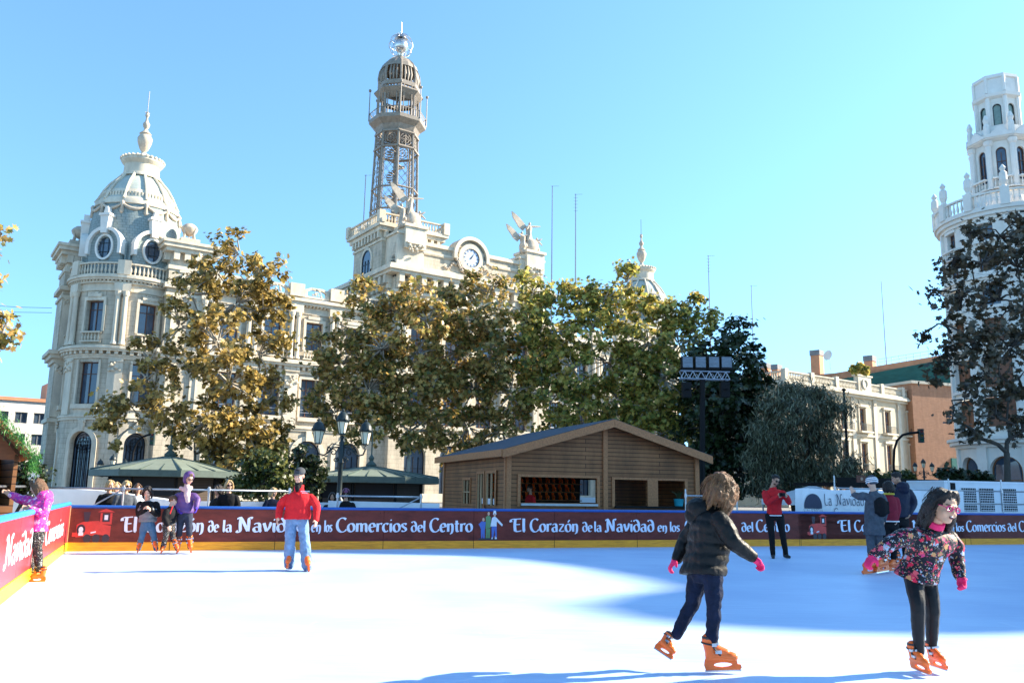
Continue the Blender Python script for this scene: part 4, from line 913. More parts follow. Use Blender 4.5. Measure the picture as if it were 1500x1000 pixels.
balusters(q, rm, -hx, hx, -.4, 26.68, 28.1, .4, .13, 20)
for k in range(7):
    x = -hx*.85+hx*1.7*k/6; q.mbox(rm, x-.32, x+.32, -.75, 0, 26.68, 28.3); p = rm(x,-.4,28.3); q.lathe([(.3,0),(.2,.2),(.36,.6),(.34,1.3),(.15,1.5),(.28,1.75),(.05,2.1)], p, 8)
for x in (-RR*1.35,-RR*.66,0,RR*.66,RR*1.35):
    q.mbox(rm, x-.45, x+.45, -.2, .1, 0.02, 5.3*KZ); q.mbox(rm, x-.4, x+.4, -.22, .1, 6.2*KZ, 12.9*KZ); q.mbox(rm, x-.3, x+.3, -.2, .1, 13.4*KZ, 23.7*KZ)
for a, b, ar, w in FL[1:]:
    for x in angs: q.mbox(rm, x-w-.2, x+w+.2, -.25, .1, a-.28, a-.02, 3); q.mbox(rm, x-w-.15, x+w+.15, -.15, .1, b+.02, b+.3, 3)
for x in angs: balusters(q, rm, x-.9, x+.9, -.3, 21.0*KZ, 21.9*KZ, .3, .08, 2)
q.build("moulding", mat("white plaster moulding", (.76,.71,.63), .75, .07, 1), rt)
for k, (a, b, ar, w) in enumerate(FL):
    for x in angs: window(rm, rt, x-w, x+w, a, b, .4, M_wood_door if k in (0,1,2,3) else M_sash, mat("brown blind", (.20,.075,.035), .5, .3, 2) if k in (1,2,3) else M_glass, arch=ar, rows=2, cols=2, nx=2)
q = MB(); q.lathe([(5.7,26.3),(.1,26.6)], (0,0,0), 32, caps=False); q.build("terrace", M_roofgrey, rt)
M_wtrim = mat("white lantern stone", (.76,.71,.64), .75, .08, 1.2)
r22 = mid+rad(22.5)
q = MB(); L8 = lambda pr: q.lathe(pr, (0,0,0), 8, r22, r22+2*math.pi, caps=False)
L8([(4.2,26.4),(4.1,27.2),(3.6,27.5),(3.4,28.0),(3.2,28.4),(3.0,28.5),(2.95,29.2),(2.6,29.25),(2.45,29.3)])
L8([(2.45,34.0),(2.9,34.2),(3.0,34.6),(2.8,34.7),(2.3,35.0),(2.2,35.6)]); L8([(1.8,38.4),(2.15,38.6),(2.2,38.9),(1.95,39.0),(1.9,40.4),(2.05,40.5),(2.0,40.8),(1.2,41.1),(.1,41.2)])
for k in range(8):
    a = r22+k*math.pi/4; c, s = math.cos(a), math.sin(a)
    column(q, (2.55*c,2.55*s), 29.3, 34.0, .3); q.lathe([(.3,0),(.3,.9),(.2,1.1),(.3,1.5),(.1,2.0)], (2.6*c,2.6*s,34.6), 6); q.tube([(1.85*c,1.85*s,35.2),(1.85*c,1.85*s,38.5)], .2, 6); q.tube([(1.95*c,1.95*s,39),(1.95*c,1.95*s,40.5)], .16, 5)
    tm = tmap(0,0,a+math.pi/8,2.75); balusters(q, tm, -.8, .8, 0, 29.3, 30.4, .3, .07)
    d = tmap(0,0,a+math.pi/8,2.7); q.prism([(-1.1,34.3),(1.1,34.3),(0,35.3)], d, -.1, .3)
q.build("lantern_trim", M_wtrim, rt)
q = MB()
for k in range(8):
    a = r22+(k+.5)*math.pi/4; d = tmap(0,0,a,2.4*math.cos(math.pi/8)); h = 2.4*math.sin(math.pi/8); wall(q, d, -h, h, 29.3, 34.1, [(-.42,.42,30.2,33.4,True)], .3)
    d = tmap(0,0,a,1.8*math.cos(math.pi/8)); h = 1.8*math.sin(math.pi/8); wall(q, d, -h, h, 35, 38.5, [(-.36,.36,35.8,37.9,True)], .25)
q.build("lantern_wall", M_white, rt, fix=False)
for k in range(8):
    a = r22+(k+.5)*math.pi/4; d = tmap(0,0,a,2.4*math.cos(math.pi/8)); window(d, rt, -.42, .42, 30.2, 33.4, .2, M_sash, M_glass, arch=True, rows=3, cols=2, bar=.05)
    if k % 2 == 0 or True:
        d = tmap(0,0,a,1.8*math.cos(math.pi/8)); window(d, rt, -.36, .36, 35.8, 37.9, .18, M_iron, mat("pale green glass", (.22,.30,.26), .15, .2, 2), arch=True, rows=1, cols=1, bar=.05)

# pale office block at the far left
O0 = at(-60,700,118); O0.z = 0
ob = thing("office_building", "white flat roofed office block with strip windows at the far left", "building", O0, rad(38))
zt = at(30,590,125).z
holes = []
for k in range(4):
    for i in range(10): holes.append((1+i*2.4,2.6+i*2.4,zt-3.2-k*3.1,zt-1.6-k*3.1))
q = MB(); wall(q, flat, 0, 26, 0, zt, holes, .3, 60); q.add([(26,0,0),(26,14,0),(26,14,zt),(26,0,zt)], [(0,1,2,3)]); q.add([(0,0,zt),(26,0,zt),(26,14,zt),(0,14,zt)], [(0,1,2,3)]); q.build("wall", M_white, ob, fix=False)
q = MB(); q.box(-.3,26.3,-.3,14.2,zt,zt+.5); q.build("parapet", M_terracotta, ob)
for h in holes: window(flat, ob, *h[:4], .25, M_grey, M_glass, rows=1, cols=2)
q = MB(); q.box(10,14,3,8,zt+.5,zt+3.2); q.build("roof_hut", M_terracotta, ob); q = MB(); q.tube([(15,4,zt),(15,4,zt+6)], .06, 5); q.tube([(14.2,4,zt+5.6),(15.8,4,zt+5.6)], .04, 4); q.build("roof_antenna", M_galv, ob)

# ---------------------------------------------------------------- wooden hut behind the long board
M_plank = mat_bricks("brown timber boards", (.34,.145,.056), (.26,.108,.041), (.07,.027,.011), 5.5, .135, .012, rough=.6, noise_amt=.45, bump=.5)
M_beam = mat("brown timber beam", (.37,.155,.06), .6, .3, 3, stretch=(6,6,6), bump=.2)
M_shingle = mat("blue grey felt roof", (.055,.065,.085), .8, .25, 6, bump=.2)
HB = at(742,700,27); HB.z = 0
hut = thing("wooden_hut", "brown timber skate hire hut with a grey gable roof and open counters", "hut", HB, RZB)
hn = Vector((u_.y, -u_.x, 0))
def hx_(px, py=720): p = onplane(px, py, HB, hn); return (p-HB).dot(u_)
def hz_(px, py): return onplane(px, py, HB, hn).z
HW = hx_(1023); HD = 7.6; ZE = 2.68; ZR = 3.70; XR = hx_(891, 640)
wf = lambda x, d, z: (x, d, z)
w1 = (hx_(762), hx_(874), 1.02, hz_(815,699)); w2 = (hx_(900), hx_(948), .95, hz_(950,703)); w3 = (hx_(963), hx_(1003), .95, hz_(950,703))
q = MB(); wall(q, wf, 0, HW, 0, ZE, [w1,w2,w3], .1, 20); q.add([(0,0,ZE),(HW,0,ZE),(XR,0,ZR-.1)], [(0,1,2)])
q.add([(0,HD,0),(HW,HD,0),(HW,HD,.95),(0,HD,.95)], [(0,1,2,3)]); q.add([(0,HD,1.9),(HW,HD,1.9),(HW,HD,ZE),(XR,HD,ZR-.1),(0,HD,ZE)], [(0,1,2,3,4)]); q.add([(0,HD,.95),(4.4,HD,.95),(4.4,HD,1.9),(0,HD,1.9)], [(0,1,2,3)])
sw = lambda x, d, z: (d, x, z)
sh = [(3.9,4.75,.9,1.75),(2.3,3.0,.2,1.95),(1.05,2.0,.9,1.95)]
wall(q, sw, 0, HD, 0, ZE, sh, .1, 20)
q.add([(HW,0,0),(HW,HD,0),(HW,HD,ZE),(HW,0,ZE)], [(0,1,2,3)])
q.build("plank_wall", M_plank, hut, fix=False)
q = MB(); oy, ox = .45, .3
zl = ZE-.16; zr_ = ZE-.16
def slope(xa, za, xb, zb, t0, t1): return [(xa, -oy, za+t0), (xb, -oy, zb+t0), (xb, HD+.3, zb+t0), (xa, HD+.3, za+t0), (xa, -oy, za+t1), (xb, -oy, zb+t1), (xb, HD+.3, zb+t1), (xa, HD+.3, za+t1)]
BF = [(0,3,2,1),(4,5,6,7),(0,1,5,4),(1,2,6,5),(2,3,7,6),(3,0,4,7)]
sl = (ZR-ZE)/XR; sr = (ZR-ZE)/(HW-XR)
q.add(slope(-ox, ZE-ox*sl, XR, ZR, .0, .08), BF); q.add(slope(HW+ox, ZE-ox*sr, XR, ZR, .001, .081), BF); q.build("roof", M_shingle, hut)
q = MB()
def bargeboard(xa, za, xb, zb): q.prism([(xa,za-.2),(xb,zb-.2),(xb,zb+.06),(xa,za+.06)], flat, -oy-.04, -oy-.004)
bargeboard(-ox, ZE-ox*sl, XR-.003, ZR); bargeboard(XR+.003, ZR, HW+ox, ZE-ox*sr)
q.box(-ox-.05,-ox-.002,-oy,HD+.3,ZE-ox*sl-.16,ZE-ox*sl+.07); q.build("bargeboard", M_beam, hut)
q = MB()
for x in (.0, hx_(887)-.08, HW-.12): q.box(x-.02,x+.14,-.06,-.003,0.02,ZE+(.0 if x < .1 or x > HW-.5 else .9))
q.box(-.06,-.003,-.02,.1,.02,ZE); q.box(-.05,-.003,HD-.15,HD,.02,ZE)
for a in (w1,(w2[0],w3[1],w2[2],w2[3])):
    q.box(a[0]-.1,a[0],-.04,-.003,.9,a[3]+.08); q.box(a[1],a[1]+.1,-.04,-.003,.9,a[3]+.08); q.box(a[0],a[1],-.04,-.003,a[3],a[3]+.08)
q.box(w2[1],w3[0],-.05,-.003,.9,w2[3])
for h in sh:
    q.box(-.05,-.003,h[0]-.08,h[0],h[2],h[3]+.08); q.box(-.05,-.003,h[1],h[1]+.08,h[2],h[3]+.08); q.box(-.05,-.003,h[0],h[1],h[3],h[3]+.08)
q.build("timber_frame", M_beam, hut)
q = MB(); q.box(w1[0],w1[1],-.12,.35,.93,1.0); q.box(w1[0],w1[1],.35,.4,.4,1.0); q.build("counter", mat("steel counter", (.4,.42,.45), .35, .1, 5, metal=.7), hut)
q = MB(); q.box(w2[0]-.02,w3[1]+.02,-.1,.2,.88,.945); q.build("sill", M_black, hut)
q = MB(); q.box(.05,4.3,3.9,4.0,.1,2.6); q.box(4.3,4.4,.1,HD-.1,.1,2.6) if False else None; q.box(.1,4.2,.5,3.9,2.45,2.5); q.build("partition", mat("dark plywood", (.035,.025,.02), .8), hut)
sh_ = MB()
for z in (1.08,1.38,1.68): sh_.box(.5,4.2,3.5,3.89,z-.03,z)
sh_.build("boot_shelf", M_beam, hut)
for h, kind in zip(sh, (2,1,2)):
    f = MB(); a, b, e, g = h
    f.box(-.02,.03,a,a+.05,e,g); f.box(-.02,.03,b-.05,b,e,g); f.box(-.02,.03,(a+b)/2-.03,(a+b)/2+.03,e,g)
    if kind == 2 and a > 3: f.box(-.015,.025,a+.05,b-.05,(e+g)/2-.02,(e+g)/2+.02)
    f.build("window_frame" if kind == 2 else "door_frame", mat("light timber", (.50,.33,.18), .55, .2, 4), hut)
q = MB(); q.box(-.07,-.055,.86,.96,.9,2.05); q.box(-.07,-.055,2.12,2.2,.2,2.05); q.build("shutter_edge", M_beam, hut)
M_paper = mat("white notice paper", (.7,.7,.75), .6)
q = MB()
for y in (1.15,1.55,1.75): q.box(.02,.03,y,y+.22,.93,1.12)
q.box(.02,.03,2.4,2.75,.93,1.12); q.build("notice", M_paper, hut)
# ---------------------------------------------------------------- kiosks with eight sided green roofs
M_kroof = mat("green zinc roof", (.20,.235,.19), .5, .12, 1.5, bump=.08)
M_kroof2 = mat("dark green zinc edge", (.07,.10,.085), .5, .2, 3)
M_kwall = mat_bricks("dark brown panelling", (.09,.065,.05), (.08,.06,.045), (.04,.03,.025), 3, .12, .01)
def kiosk(px, Y, wpx, eave_py, apex_py, label, rot):
    c = at(px, eave_py, Y); ze = c.z; za = at(px, apex_py, Y).z; R = wpx/FPX*Y/2
    k = thing("kiosk", label, "kiosk", (c.x,c.y,0), rot, "green roofed kiosks behind the rink")
    q = MB(); q.lathe([(R,ze),(R*.14,za-.05),(.02,za)], (0,0,0), 8, rad(22.5), rad(382.5), caps=False); q.build("roof", M_kroof, k, fix=True)
    q = MB(); q.lathe([(R*.985,ze-.32),(R*1.012,ze-.3),(R*1.012,ze+.0),(R*.98,ze+.02)], (0,0,0), 8, rad(22.5), rad(382.5), caps=False)
    for i in range(8):
        a = rad(22.5+45*i); p = Vector((R*math.cos(a),R*math.sin(a),ze+.03)); q.tube([p, (0,0,za+.02)], .05, 5)
        for t in (.33,.67):
            a2 = rad(22.5+45*(i+1)); p2 = Vector((R*math.cos(a2),R*math.sin(a2),ze+.03)); b = p.lerp(p2,t); e = b*.45; e.z = ze+(za-ze)*.55; q.tube([b,e], .03, 4)
    q.lathe([(.25,0),(.3,.15),(.1,.35),(.16,.5),(.04,.7),(.03,1.9)], (0,0,za-.05), 8); q.build("roof_ribs", M_kroof2, k)
    q = MB(); q.lathe([(R*.74,0),(R*.74,ze-.1)], (0,0,0), 8, rad(22.5), rad(382.5), caps=False); q.build("wall", M_kwall, k)
    q = MB(); q.lathe([(R*.72,ze-.12),(R*.99,ze-.2)], (0,0,0), 8, rad(22.5), rad(382.5), caps=False); q.build("soffit", M_black, k)
    q = MB()
    for i in range(8): a = rad(22.5+45*i); q.tube([(R*.75*math.cos(a),R*.75*math.sin(a),0),(R*.75*math.cos(a),R*.75*math.sin(a),ze-.1)], .07, 5)
    q.build("corner_post", M_black, k)
    for i in (5,6):
        a = rad(45*i); d = tmap(0,0,a,R*.745*math.cos(rad(22.5))); h = R*.745*math.sin(rad(22.5))*.9; q = MB(); q.mbox(d,-h,h,-.04,.05,.9,ze-.35); q.build("hatch", M_black if i == 5 else M_dark, k)
    return k
kiosk(247, 44, 205, 690, 668, "green roofed octagonal kiosk behind the skater in the purple coat", rad(8))
kiosk(543, 46, 200, 699, 683, "green roofed octagonal kiosk left of the wooden hut behind the triple lantern", rad(14))
# ---------------------------------------------------------------- trees
def leaf_mesh(name, pos, nrm, size, rng, shape="plane"):
    """many small leaves, each its own folded face pair"""
    n = len(pos); 
    if shape == "plane":                                 # a broad lobed leaf
        base = np.array([(0,-.5,0),(.22,-.22,.06),(.52,-.12,.02),(.30,.10,.07),(.34,.42,.02),(.08,.28,.05),(0,.6,0),(-.08,.28,.05),(-.34,.42,.02),(-.30,.10,.07),(-.52,-.12,.02),(-.22,-.22,.06)])
        faces = [(0,1,2,3,4,5,6),(0,6,7,8,9,10,11)]
    else:                                                # a narrow frond
        base = np.array([(0,-.5,0),(.07,-.1,.01),(.05,.3,.0),(0,.5,-.03),(-.05,.3,0),(-.07,-.1,.01)]); faces = [(0,1,2,3,4,5)]
    a = rng.normal(size=(n,3)) if nrm is None else nrm+rng.normal(size=(n,3))*.55
    a /= np.linalg.norm(a,axis=1)[:,None]
    if shape == "plane":
        b = rng.normal(size=(n,3)); b[:,2] -= .5
    else:
        b = rng.normal(size=(n,3))*.35; b[:,2] -= 1.0
    b -= a*np.sum(a*b,axis=1)[:,None]; b /= np.linalg.norm(b,axis=1)[:,None]; c = np.cross(b,a)
    V = pos[:,None,:] + size[:,None,None]*(base[None,:,0:1]*c[:,None,:]+base[None,:,1:2]*b[:,None,:]+base[None,:,2:3]*a[:,None,:])
    k = len(base); V = V.reshape(-1,3)
    lens = [len(f) for f in faces]; tot = sum(lens)
    idx = np.concatenate([np.array(f) for f in faces]); L = (idx[None,:]+(np.arange(n)*k)[:,None]).ravel()
    starts = np.cumsum([0]+lens[:-1]); S = (starts[None,:]+(np.arange(n)*tot)[:,None]).ravel()
    me = bpy.data.meshes.new(name); me.vertices.add(len(V)); me.vertices.foreach_set("co", V.ravel().astype(np.float32))
    me.loops.add(len(L)); me.loops.foreach_set("vertex_index", L.astype(np.int32))
    me.polygons.add(n*len(faces)); me.polygons.foreach_set("loop_start", S.astype(np.int32)); me.update(calc_edges=True); me.validate()
    return me
def tree(name, label, cat, group, Y, trunk_px, blobs, mleaf, mbark, nclump, per, lsize, seed, trunk_r=.3, csize=.55, shape="plane", hollow=.55, fork_z=None):
    """blobs: (px, py, radius px, depth offset); the trunk stands at trunk_px, Y metres away"""
    rng = np.random.default_rng(seed); rs = random.Random(seed)
    base = at(trunk_px, 700, Y); base.z = 0
    t = thing(name, label, cat, base, 0, group)
    B = []
    for px, py, r, dy in blobs: B.append((at(px,py,Y+dy)-base, r/FPX*(Y+dy)))
    # limbs: from the trunk fork to each blob, then twigs
    zmin = min(b[0].z-b[1] for b in B); fork = Vector((0,0,fork_z or max(1.8,min(zmin+.6,3.2))))
    q = MB(); q.tube([(0,0,-.06),(.03,.02,.5),(-.05,.04,fork.z*.6),tuple(fork)], [trunk_r*1.35,trunk_r*1.05,trunk_r*.95,trunk_r*.85], 9)
    ends = []
    w = np.array([b[1]**2 for b in B]); w /= w.sum(); cl = []
    order = sorted(range(len(B)), key=lambda i: (B[i][0]-fork).length); nodes = [(fork, trunk_r*.8)]
    for i in order:
        c, r = B[i]
        src, sr_ = min(nodes, key=lambda nd: (nd[0]-c).length+abs(nd[0].x)*.05)
        mid_ = src.lerp(c, .5)+Vector((rs.uniform(-.3,.3), rs.uniform(-.3,.3), rs.uniform(0,.5)))*min(1.5,r); er = max(.04, sr_*.62)
        q.tube([src, src.lerp(mid_,.5)+Vector((rs.uniform(-.1,.1),rs.uniform(-.1,.1),.1)), mid_, c], [sr_*.85,sr_*.78,(sr_+er)/2*.9,er], 6, cap=False)
        nodes.append((c, er)); nodes.append((mid_, (sr_+er)/2*.9))
    pos = []; nr = []
    counts = rng.multinomial(nclump, w)
    for (c, r), k in zip(B, counts):
        for _ in range(k):
            d = rng.normal(size=3); d /= np.linalg.norm(d); rr = r*(hollow+(1.08-hollow)*rng.random()**.7)
            p = np.array(c)+d*rr*np.array([1,1,.95])
            if p[2] < .1: continue
            s = csize*(.6+.8*rng.random())
            m_ = max(3, int(per*(.5+rng.random())))
            pos.append(p+rng.normal(size=(m_,3))*s*np.array([.62,.62,.5])); nr.append(np.tile(d*.5+np.array([0,0,.5]),(m_,1)))
            if rng.random() < .6:
                e = Vector(p); b_ = c.lerp(e,.15); q.tube([b_, b_.lerp(e,.55)+Vector((rs.uniform(-.2,.2),rs.uniform(-.2,.2),rs.uniform(-.1,.2))), e], [.06,.04,.015], 4, cap=False)
    pos = np.concatenate(pos); nr = np.concatenate(nr)
    q.build("trunk", mbark, t, smooth=True)
    me = leaf_mesh("crown", pos, nr, lsize*(.65+.7*rng.random(len(pos))), rng, shape); link("crown", me, mleaf, t)
    return t
M_bark = mat("mottled plane bark", (.33,.29,.23), .85, .45, 3, bump=.4, stretch=(1,1,.4))
M_barkd = mat("dark bark", (.06,.05,.04), .9, .3, 4, bump=.4)
ML_gold = mat_leaf("golden olive leaves", [(.08,.075,.02),(.19,.15,.04),(.40,.28,.07),(.60,.40,.11),(.66,.48,.17),(.32,.24,.07),(.13,.09,.03)], .45)
ML_rust = mat_leaf("russet and green leaves", [(.09,.10,.03),(.18,.19,.05),(.44,.35,.09),(.66,.40,.13),(.70,.52,.17),(.33,.20,.07),(.13,.14,.04)], .45)
ML_yel = mat_leaf("yellow green leaves", [(.08,.10,.025),(.18,.22,.05),(.46,.45,.10),(.68,.56,.13),(.72,.56,.15),(.44,.31,.08),(.12,.15,.035)], .48)
ML_dark = mat_leaf("dark green leaves", [(.012,.022,.008),(.02,.035,.01),(.03,.05,.014),(.05,.065,.02)], .15)
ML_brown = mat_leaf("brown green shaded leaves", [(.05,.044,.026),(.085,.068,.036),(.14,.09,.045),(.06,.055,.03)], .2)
ML_frond = mat_leaf("grey green needles", [(.04,.045,.025),(.09,.095,.05),(.19,.19,.105),(.28,.27,.16)], .2)
ML_hedge = mat_leaf("shrub leaves", [(.02,.04,.01),(.05,.07,.015),(.12,.13,.03),(.20,.19,.04)], .3)
GP = "plane trees in front of the palace"
tree("plane_tree", "golden leaved plane tree on the left in front of the domed corner of the palace", "tree", GP, 46, 285,
     [(350,372,34,0),(318,400,34,1),(385,402,32,-1),(280,430,38,0),(345,445,46,0),(402,452,26,1),(262,478,38,-1),(318,500,48,-2),(380,520,38,1),(262,540,36,0),(335,560,46,-1),(398,580,30,1),(215,555,24,-2),(190,590,30,-2),(160,612,22,-2),(240,600,34,-2),(300,620,44,-1),(360,630,44,0),(400,650,36,1),(330,680,36,0),(285,660,34,-1),(395,698,30,0),(210,515,22,-1),(425,492,18,0),(172,640,14,-2)],
     ML_gold, M_bark, 400, 30, .28, 11, .135, .36)
tree("plane_tree", "russet plane tree behind the triple lantern left of the hut", "tree", GP, 50, 598,
     [(540,440,28,0),(532,418,10,0),(618,420,13,0),(558,428,10,0),(575,455,30,1),(600,440,26,0),(625,470,32,-1),(520,485,34,0),(560,510,40,-1),(610,520,40,0),(500,535,32,1),(470,510,22,0),(478,560,26,1),(540,570,42,-1),(595,580,42,0),(635,560,32,0),(490,605,28,0),(545,625,32,-1),(600,632,34,0),(640,612,28,1),(458,590,18,1)],
     ML_rust, M_bark, 370, 32, .28, 12, .13, .37)
tree("plane_tree", "orange and green plane tree with a pale trunk rising behind the hut roof", "tree", GP, 53, 700,
     [(680,440,26,0),(648,428,11,0),(690,410,11,0),(735,408,13,0),(715,428,26,1),(650,470,30,0),(705,470,38,-1),(745,455,30,0),(670,515,40,0),(725,520,42,-1),(770,505,32,1),(645,555,32,0),(695,570,42,0),(750,575,42,-1),(640,600,26,1),(685,625,34,0),(735,630,36,0),(785,560,30,1),(640,640,20,0),(665,660,22,1)],
     ML_rust, M_bark, 380, 32, .28, 13, .13, .37)
tree("plane_tree", "tall yellow green plane tree above the ridge of the hut", "tree", GP, 52, 820,
     [(780,428,26,0),(772,404,12,0),(838,418,11,0),(868,424,10,0),(916,394,11,0),(815,440,26,0),(850,438,24,1),(885,440,30,0),(920,412,22,0),(770,470,34,-1),(815,485,40,0),(865,485,38,-1),(905,460,32,1),(785,525,38,0),(840,540,42,-1),(890,530,40,0),(800,580,40,0),(855,595,40,0),(905,585,38,1),(820,625,32,0),(880,640,32,0),(930,620,28,0)],
     ML_yel, M_bark, 400, 32, .28, 14, .13, .37)
tree("plane_tree", "yellow plane tree with dark lower boughs left of the floodlight mast", "tree", GP, 51, 965,
     [(940,455,26,0),(1016,436,9,0),(980,440,9,0),(1046,456,8,0),(975,465,28,1),(1010,460,22,0),(1035,472,18,0),(950,500,36,-1),(995,505,36,0),(930,545,36,0),(975,555,40,-1),(1020,540,30,0),(945,595,38,0),(990,605,38,0),(960,640,34,0),(1010,640,34,1),(1030,590,26,0)],
     ML_yel, M_bark, 330, 32, .28, 15, .13, .37)
tree("evergreen_tree", "dark evergreen tree with a ragged top right of the floodlight mast", "tree", None, 48, 1062,
     [(1085,485,18,0),(1062,505,24,0),(1095,520,20,0),(1035,530,30,0),(1075,545,34,-1),(1108,560,22,0),(1020,570,34,0),(1060,590,40,-1),(1100,600,28,0),(1030,625,38,0),(1075,640,42,0),(1110,640,26,0),(1050,680,40,0),(1090,690,40,-1),(1020,685,30,0)],
     ML_dark, M_barkd, 430, 28, .28, 16, .15, .38)
tree("drooping_tree", "grey green drooping tree in front of the cream mansion", "tree", None, 44, 1165,
     [(1150,580,18,0),(1172,574,16,1),(1195,588,20,0),(1222,596,16,0),(1240,604,10,0),(1132,600,20,0),(1165,606,24,-1),(1205,618,20,0),(1120,635,24,0),(1150,640,26,-1),(1188,650,26,0),(1222,655,18,1),(1118,672,26,0),(1155,680,28,0),(1195,690,26,0),(1230,690,16,0),(1250,680,12,1),(1128,705,24,0),(1170,715,22,0),(1245,700,12,1)],
     ML_frond, M_barkd, 620, 52, .30, 17, .26, .42, "frond", hollow=.35)
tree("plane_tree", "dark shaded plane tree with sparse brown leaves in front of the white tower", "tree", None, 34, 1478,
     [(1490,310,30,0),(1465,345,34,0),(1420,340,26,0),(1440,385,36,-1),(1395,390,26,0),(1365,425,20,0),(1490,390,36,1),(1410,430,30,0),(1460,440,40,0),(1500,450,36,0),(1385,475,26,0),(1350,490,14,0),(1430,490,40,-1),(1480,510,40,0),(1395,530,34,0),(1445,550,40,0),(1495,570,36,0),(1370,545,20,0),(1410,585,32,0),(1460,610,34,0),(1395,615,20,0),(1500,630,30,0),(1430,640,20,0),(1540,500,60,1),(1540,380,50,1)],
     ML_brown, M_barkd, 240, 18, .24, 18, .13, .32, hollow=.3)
tree("plane_tree", "plane tree whose russet twigs reach into the left edge of the sky", "tree", None, 30, -70,
     [(-30,335,26,0),(-32,470,36,0),(-8,488,22,0),(10,462,14,0),(18,490,9,0),(-70,400,60,0),(-90,500,70,1),(-110,330,60,1),(-120,600,50,1),(2,342,7,0)],
     ML_rust, M_bark, 300, 16, .25, 19, .13, .30)
def shrub(name, label, Y, px, blobs, m, n, per, ls, seed, group=None):
    tree(name, label, "shrub", group, Y, px, blobs, m, M_barkd, n, per, ls, seed, .06, .22, hollow=.1, fork_z=.25)
shrub("shrub", "yellow green shrub behind the man in the red fleece", 34, 395, [(370,690,20,0),(395,680,24,0),(412,700,18,0),(380,712,22,0),(350,712,16,0)], ML_hedge, 130, 22, .17, 31)
shrub("shrub", "dark rounded shrub left of the triple lantern post", 38, 452, [(440,672,18,0),(460,690,20,0),(435,698,20,0),(455,712,20,0)], ML_dark, 110, 22, .17, 32)
shrub("fir_shrub", "dark fir hedge below the garlanded stall roof at the left edge", 19, 25, [(5,690,16,0),(25,686,14,0),(45,694,14,0),(15,706,16,0),(40,710,14,0),(-15,695,18,0)], ML_dark, 150, 24, .09, 33)
shrub("shrub", "low green shrub in front of the mansion's ground floor", 80, 1290, [(1255,700,10,0),(1280,702,12,0),(1305,700,11,0),(1330,702,10,0)], ML_hedge, 90, 18, .35, 34)
shrub("shrub", "dark low bush under the round white tower", 60, 1400, [(1380,695,10,0),(1402,698,12,0),(1425,700,11,0),(1445,702,10,0)], ML_dark, 90, 18, .28, 35)
shrub("potted_shrub", "bright green shrub on the roof of the mansion", 107, 1257, [(1250,541,6,0),(1260,538,7,0),(1268,543,5,0)], ML_yel, 40, 16, .5, 36)
for o in bpy.data.objects:
    if o.name.startswith("potted_shrub"):
        for c in o.children:
            if c.name.startswith("trunk"): bpy.data.objects.remove(c)
# ---------------------------------------------------------------- street furniture, fences, banner, tents
M_lglass = mat("cream lantern glass", (.85,.78,.58), .25, .1, 4)
M_sheet = mat("white plastic sheet", (.75,.77,.80), .5, .06, 1.5, bump=.2, bscale=3)
def lamp(px, Y, top_py, label, k=1.0, rot=0.0):
    zt = at(px, top_py, Y).z; b = at(px, 700, Y); L = thing("street_lamp", label, "street lamp", (b.x,b.y,0), rot, "triple lantern street lamps")
    zp = zt-1.45*k
    q = MB(); q.lathe([(.30*k,0),(.30*k,.25),(.22*k,.35),(.2*k,.9),(.14*k,1.0),(.11*k,1.2),(.095*k,zp-.9*k),(.13*k,zp-.85*k),(.10*k,zp-.7*k),(.14*k,zp-.3*k),(.09*k,zp-.2*k),(.12*k,zp),(.06*k,zp+.1*k),(.09*k,zp+.25*k),(.05*k,zp+.3*k)], (0,0,0), 12); q.build("post", M_iron, L, smooth=40)
    for s in (-1,1):
        q = MB(); X = lambda a, z: (s*a*k, 0, zp+z*k)
        q.tube([X(.1,-.2),X(.35,-.22),X(.55,-.42),X(.72,-.55),X(.92,-.5),X(1.0,-.3),X(1.0,-.12)], .035*k, 6); q.tube([X(.1,-.12),X(.4,-.05),X(.55,-.2),X(.62,-.42)], .025*k, 5)
        for cx, cz, r, a0 in ((.34,-.42,.16,0),(.22,-.72,.11,2),(.55,-.28,.1,1)):
            q.tube([X(cx+r*(1-i/26)*math.cos(a0+i*.42), cz+r*(1-i/26)*math.sin(a0+i*.42)) for i in range(20)], .026*k, 5)
        q.build("bracket", M_iron, L, smooth=True)
    for x, z in ((0,zp+.32*k),(-1.0*k,zp-.1*k),(1.0*k,zp-.1*k)):
        g = MB(); g.lathe([(.13*k,.06*k),(.235*k,.56*k)], (x,0,z), 6); gl = g.build("lantern", M_lglass, L)
        q = MB(); q.lathe([(.1*k,0),(.16*k,.02*k),(.14*k,.06*k)], (x,0,z), 8)
        for i in range(6): a = i*math.pi/3; q.tube([(x+.135*k*math.cos(a),.135*k*math.sin(a),z+.05*k),(x+.245*k*math.cos(a),.245*k*math.sin(a),z+.57*k)], .016*k, 4)
        q.lathe([(.28*k,.56*k),(.3*k,.62*k),(.27*k,.66*k),(.25*k,.78*k),(.17*k,.92*k),(.06*k,1.0*k),(.07*k,1.04*k),(.02*k,1.12*k)], (x,0,z), 12)
        for i in range(6): a = i*math.pi/3; q.ell((x+.28*k*math.cos(a),.28*k*math.sin(a),z+.66*k), (.03*k,.03*k,.05*k), None, 5, 4)
        q.build("lantern_cap", M_iron, gl, smooth=40)
    return L
lamp(498, 36, 598, "large dark triple lantern street lamp between the two green roofed kiosks", 1.0, rad(4))
lamp(1354, 85, 671, "small distant triple lantern lamp in front of the brick wall beside the mansion", .85)
lamp(163, 66, 664, "triple lantern lamp peeping over the roof of the left kiosk", .9, rad(10))
